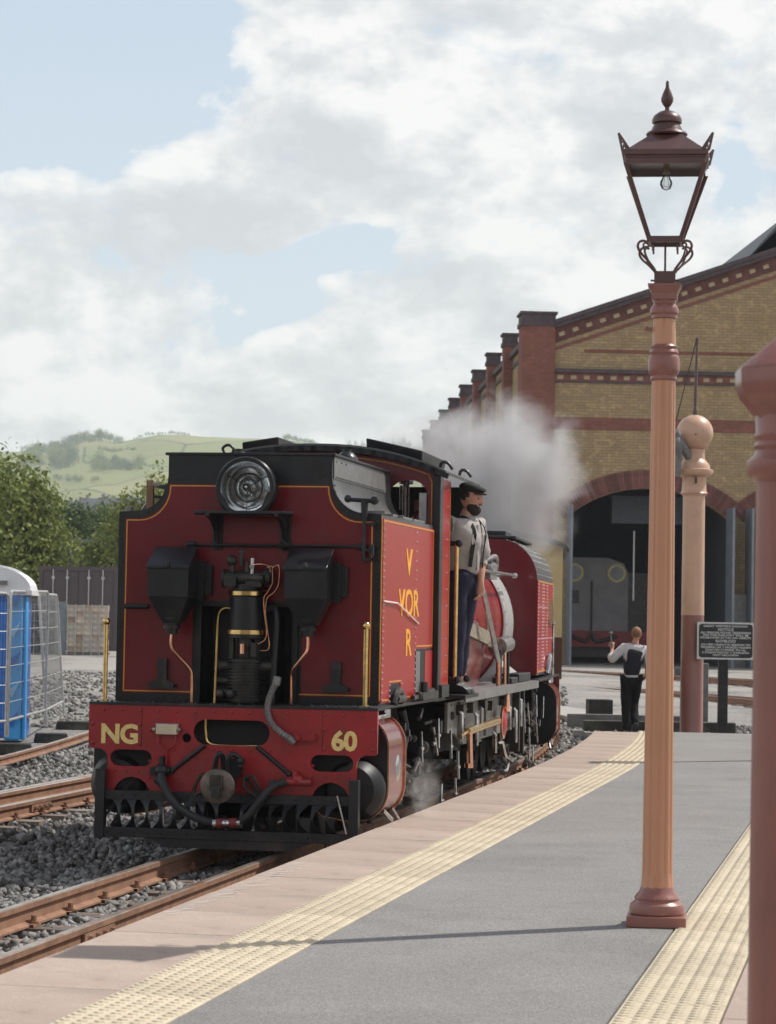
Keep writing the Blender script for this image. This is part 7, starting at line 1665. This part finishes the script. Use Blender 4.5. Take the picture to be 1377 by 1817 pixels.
# ------------------------------------------------------------ station building behind the camera (added to darken reflections on the loco front)
t = thing('unseen_station_building', 'long brick station building behind the camera, added for darker reflections in the locomotive front', 'building', (-3, -27, 0), radians(-11))
g = G(); g.box(-26, 26, -8, 0, -.5, 5.2); g.build('wall', M_BUFF, t, smooth=0)
g = G(); g.prism([(-8.4, 5.15), (-4, 7.5), (.6, 5.15)], 'x', -26.4, 26.4); g.build('roof', M_SLATE, t, smooth=0)
g = G(); g.box(-24, 24, .05, 5, 3.9, 4.1); g.build('unseen_canopy', M_LANT, t, smooth=0)
for i in range(16):
    g = G(); g.box(-23+i*3, -21.8+i*3, .0, .06, 1, 3); g.build('window', M_DARK, t, smooth=0)
for i in range(9):
    g = G(); g.cyl((-22+i*5.5, 4.6, 0), (-22+i*5.5, 4.6, 3.9), .09, n=10); g.build('canopy_column', M_PEACH, t)

# ------------------------------------------------------------ smoke and steam
def plume(name, label, c, blobs, dens, col, nscale, cat='smoke', aniso=.2, dist=1.):
    lo = [min(b[i]-b[3] for b in blobs)-.1 for i in range(3)]; hi = [max(b[i]+b[3] for b in blobs)+.1 for i in range(3)]
    g = G()
    for b in blobs: g.sph(b[:3], b[3]*1.25, 20)
    # one closed envelope: the box-hull of the puffs
    e = G(); cx = [(lo[i]+hi[i])/2 for i in range(3)]; rx = [(hi[i]-lo[i])/2 for i in range(3)]
    e.sph(cx, 1., 24, sc=(rx[0]*1.35, rx[1]*1.35, rx[2]*1.35))
    m = bpy.data.materials.new(name); m.use_nodes = True; nt = m.node_tree; nt.nodes.clear(); N = NT(nt)
    tc = N.n('ShaderNodeTexCoord').outputs['Object']; nz = N.n('ShaderNodeTexNoise', ins={'Vector': tc, 'Scale': nscale, 'Detail': 5., 'Roughness': .6, 'Distortion': .3})
    warp = N.n('ShaderNodeVectorMath', operation='ADD', ins={0: tc, 1: N.n('ShaderNodeVectorMath', operation='SCALE', ins={0: N.n('ShaderNodeVectorMath', operation='SUBTRACT', ins={0: nz.outputs[1], 1: (.5, .5, .5)}).outputs[0], 'Scale': dist}).outputs[0]}).outputs[0]
    tot = None
    for b in blobs:
        d = N.n('ShaderNodeVectorMath', operation='DISTANCE', ins={0: warp, 1: tuple(b[:3])}).outputs['Value']
        f = N.math('MULTIPLY', N.math('SUBTRACT', 1., N.math('DIVIDE', d, b[3])), b[4], clamp=True)
        tot = f if tot is None else N.math('MAXIMUM', tot, f)
    den = N.math('MULTIPLY', N.math('MULTIPLY', tot, N.math('MULTIPLY', N.ramp(nz.outputs[0], [(.36, .08), (.60, 1.)]), dens)), 1.)
    v = N.n('ShaderNodeVolumePrincipled', ins={'Color': (*col, 1), 'Density': den, 'Anisotropy': aniso}); out = N.n('ShaderNodeOutputMaterial'); nt.links.new(v.outputs[0], out.inputs['Volume'])
    m.cycles.volume_step_rate = 1.0 if hasattr(m.cycles, 'volume_step_rate') else 1
    o = e.build(name, m, None, c, smooth=0); tag(o, label, cat, kind='stuff'); return o
plume('smoke_plume', 'grey smoke drifting over the far end of the locomotive against the shed', (1.30, 30.4, 3.28),
      [(0, 0, 0, .92, 2.2), (-.50, .1, .16, .70, 1.9), (.45, 0, -.05, .66, 2.), (.15, .1, .50, .52, 1.6), (-.05, 0, -.5, .75, 1.9), (-.90, .2, .34, .46, .9), (.66, 0, .22, .46, 1.7), (.35, 0, -.6, .58, 1.6), (-.5, 0, -.3, .6, 1.6), (-1.15, .3, .25, .42, .5)], 3.9, (.76, .755, .765), 2.1, dist=.95)
sp = FA @ Vector((1.14, 1.45, .42))
plume('steam_leak', 'wisp of white steam leaking low down beside the near cylinder', tuple(sp), [(0, 0, 0, .17, 1.6), (0, -.1, -.16, .13, 1.4), (.02, .1, .16, .10, 1.)], 2.6, (.97, .97, .97), 11., cat='steam', dist=.30)

# ------------------------------------------------------------ air
g = G(); g.box(-2300, 2300, -60, 3300, -4, 215)
m = bpy.data.materials.new('haze'); m.use_nodes = True; nt = m.node_tree; nt.nodes.clear(); N = NT(nt)
v = N.n('ShaderNodeVolumePrincipled', ins={'Color': (.86, .93, 1., 1), 'Density': .00021, 'Anisotropy': .1}); out = N.n('ShaderNodeOutputMaterial'); nt.links.new(v.outputs[0], out.inputs['Volume'])
o = g.build('haze', m, None, smooth=0); o['kind'] = 'stuff'; o['label'] = 'thin daylight haze over the whole view'
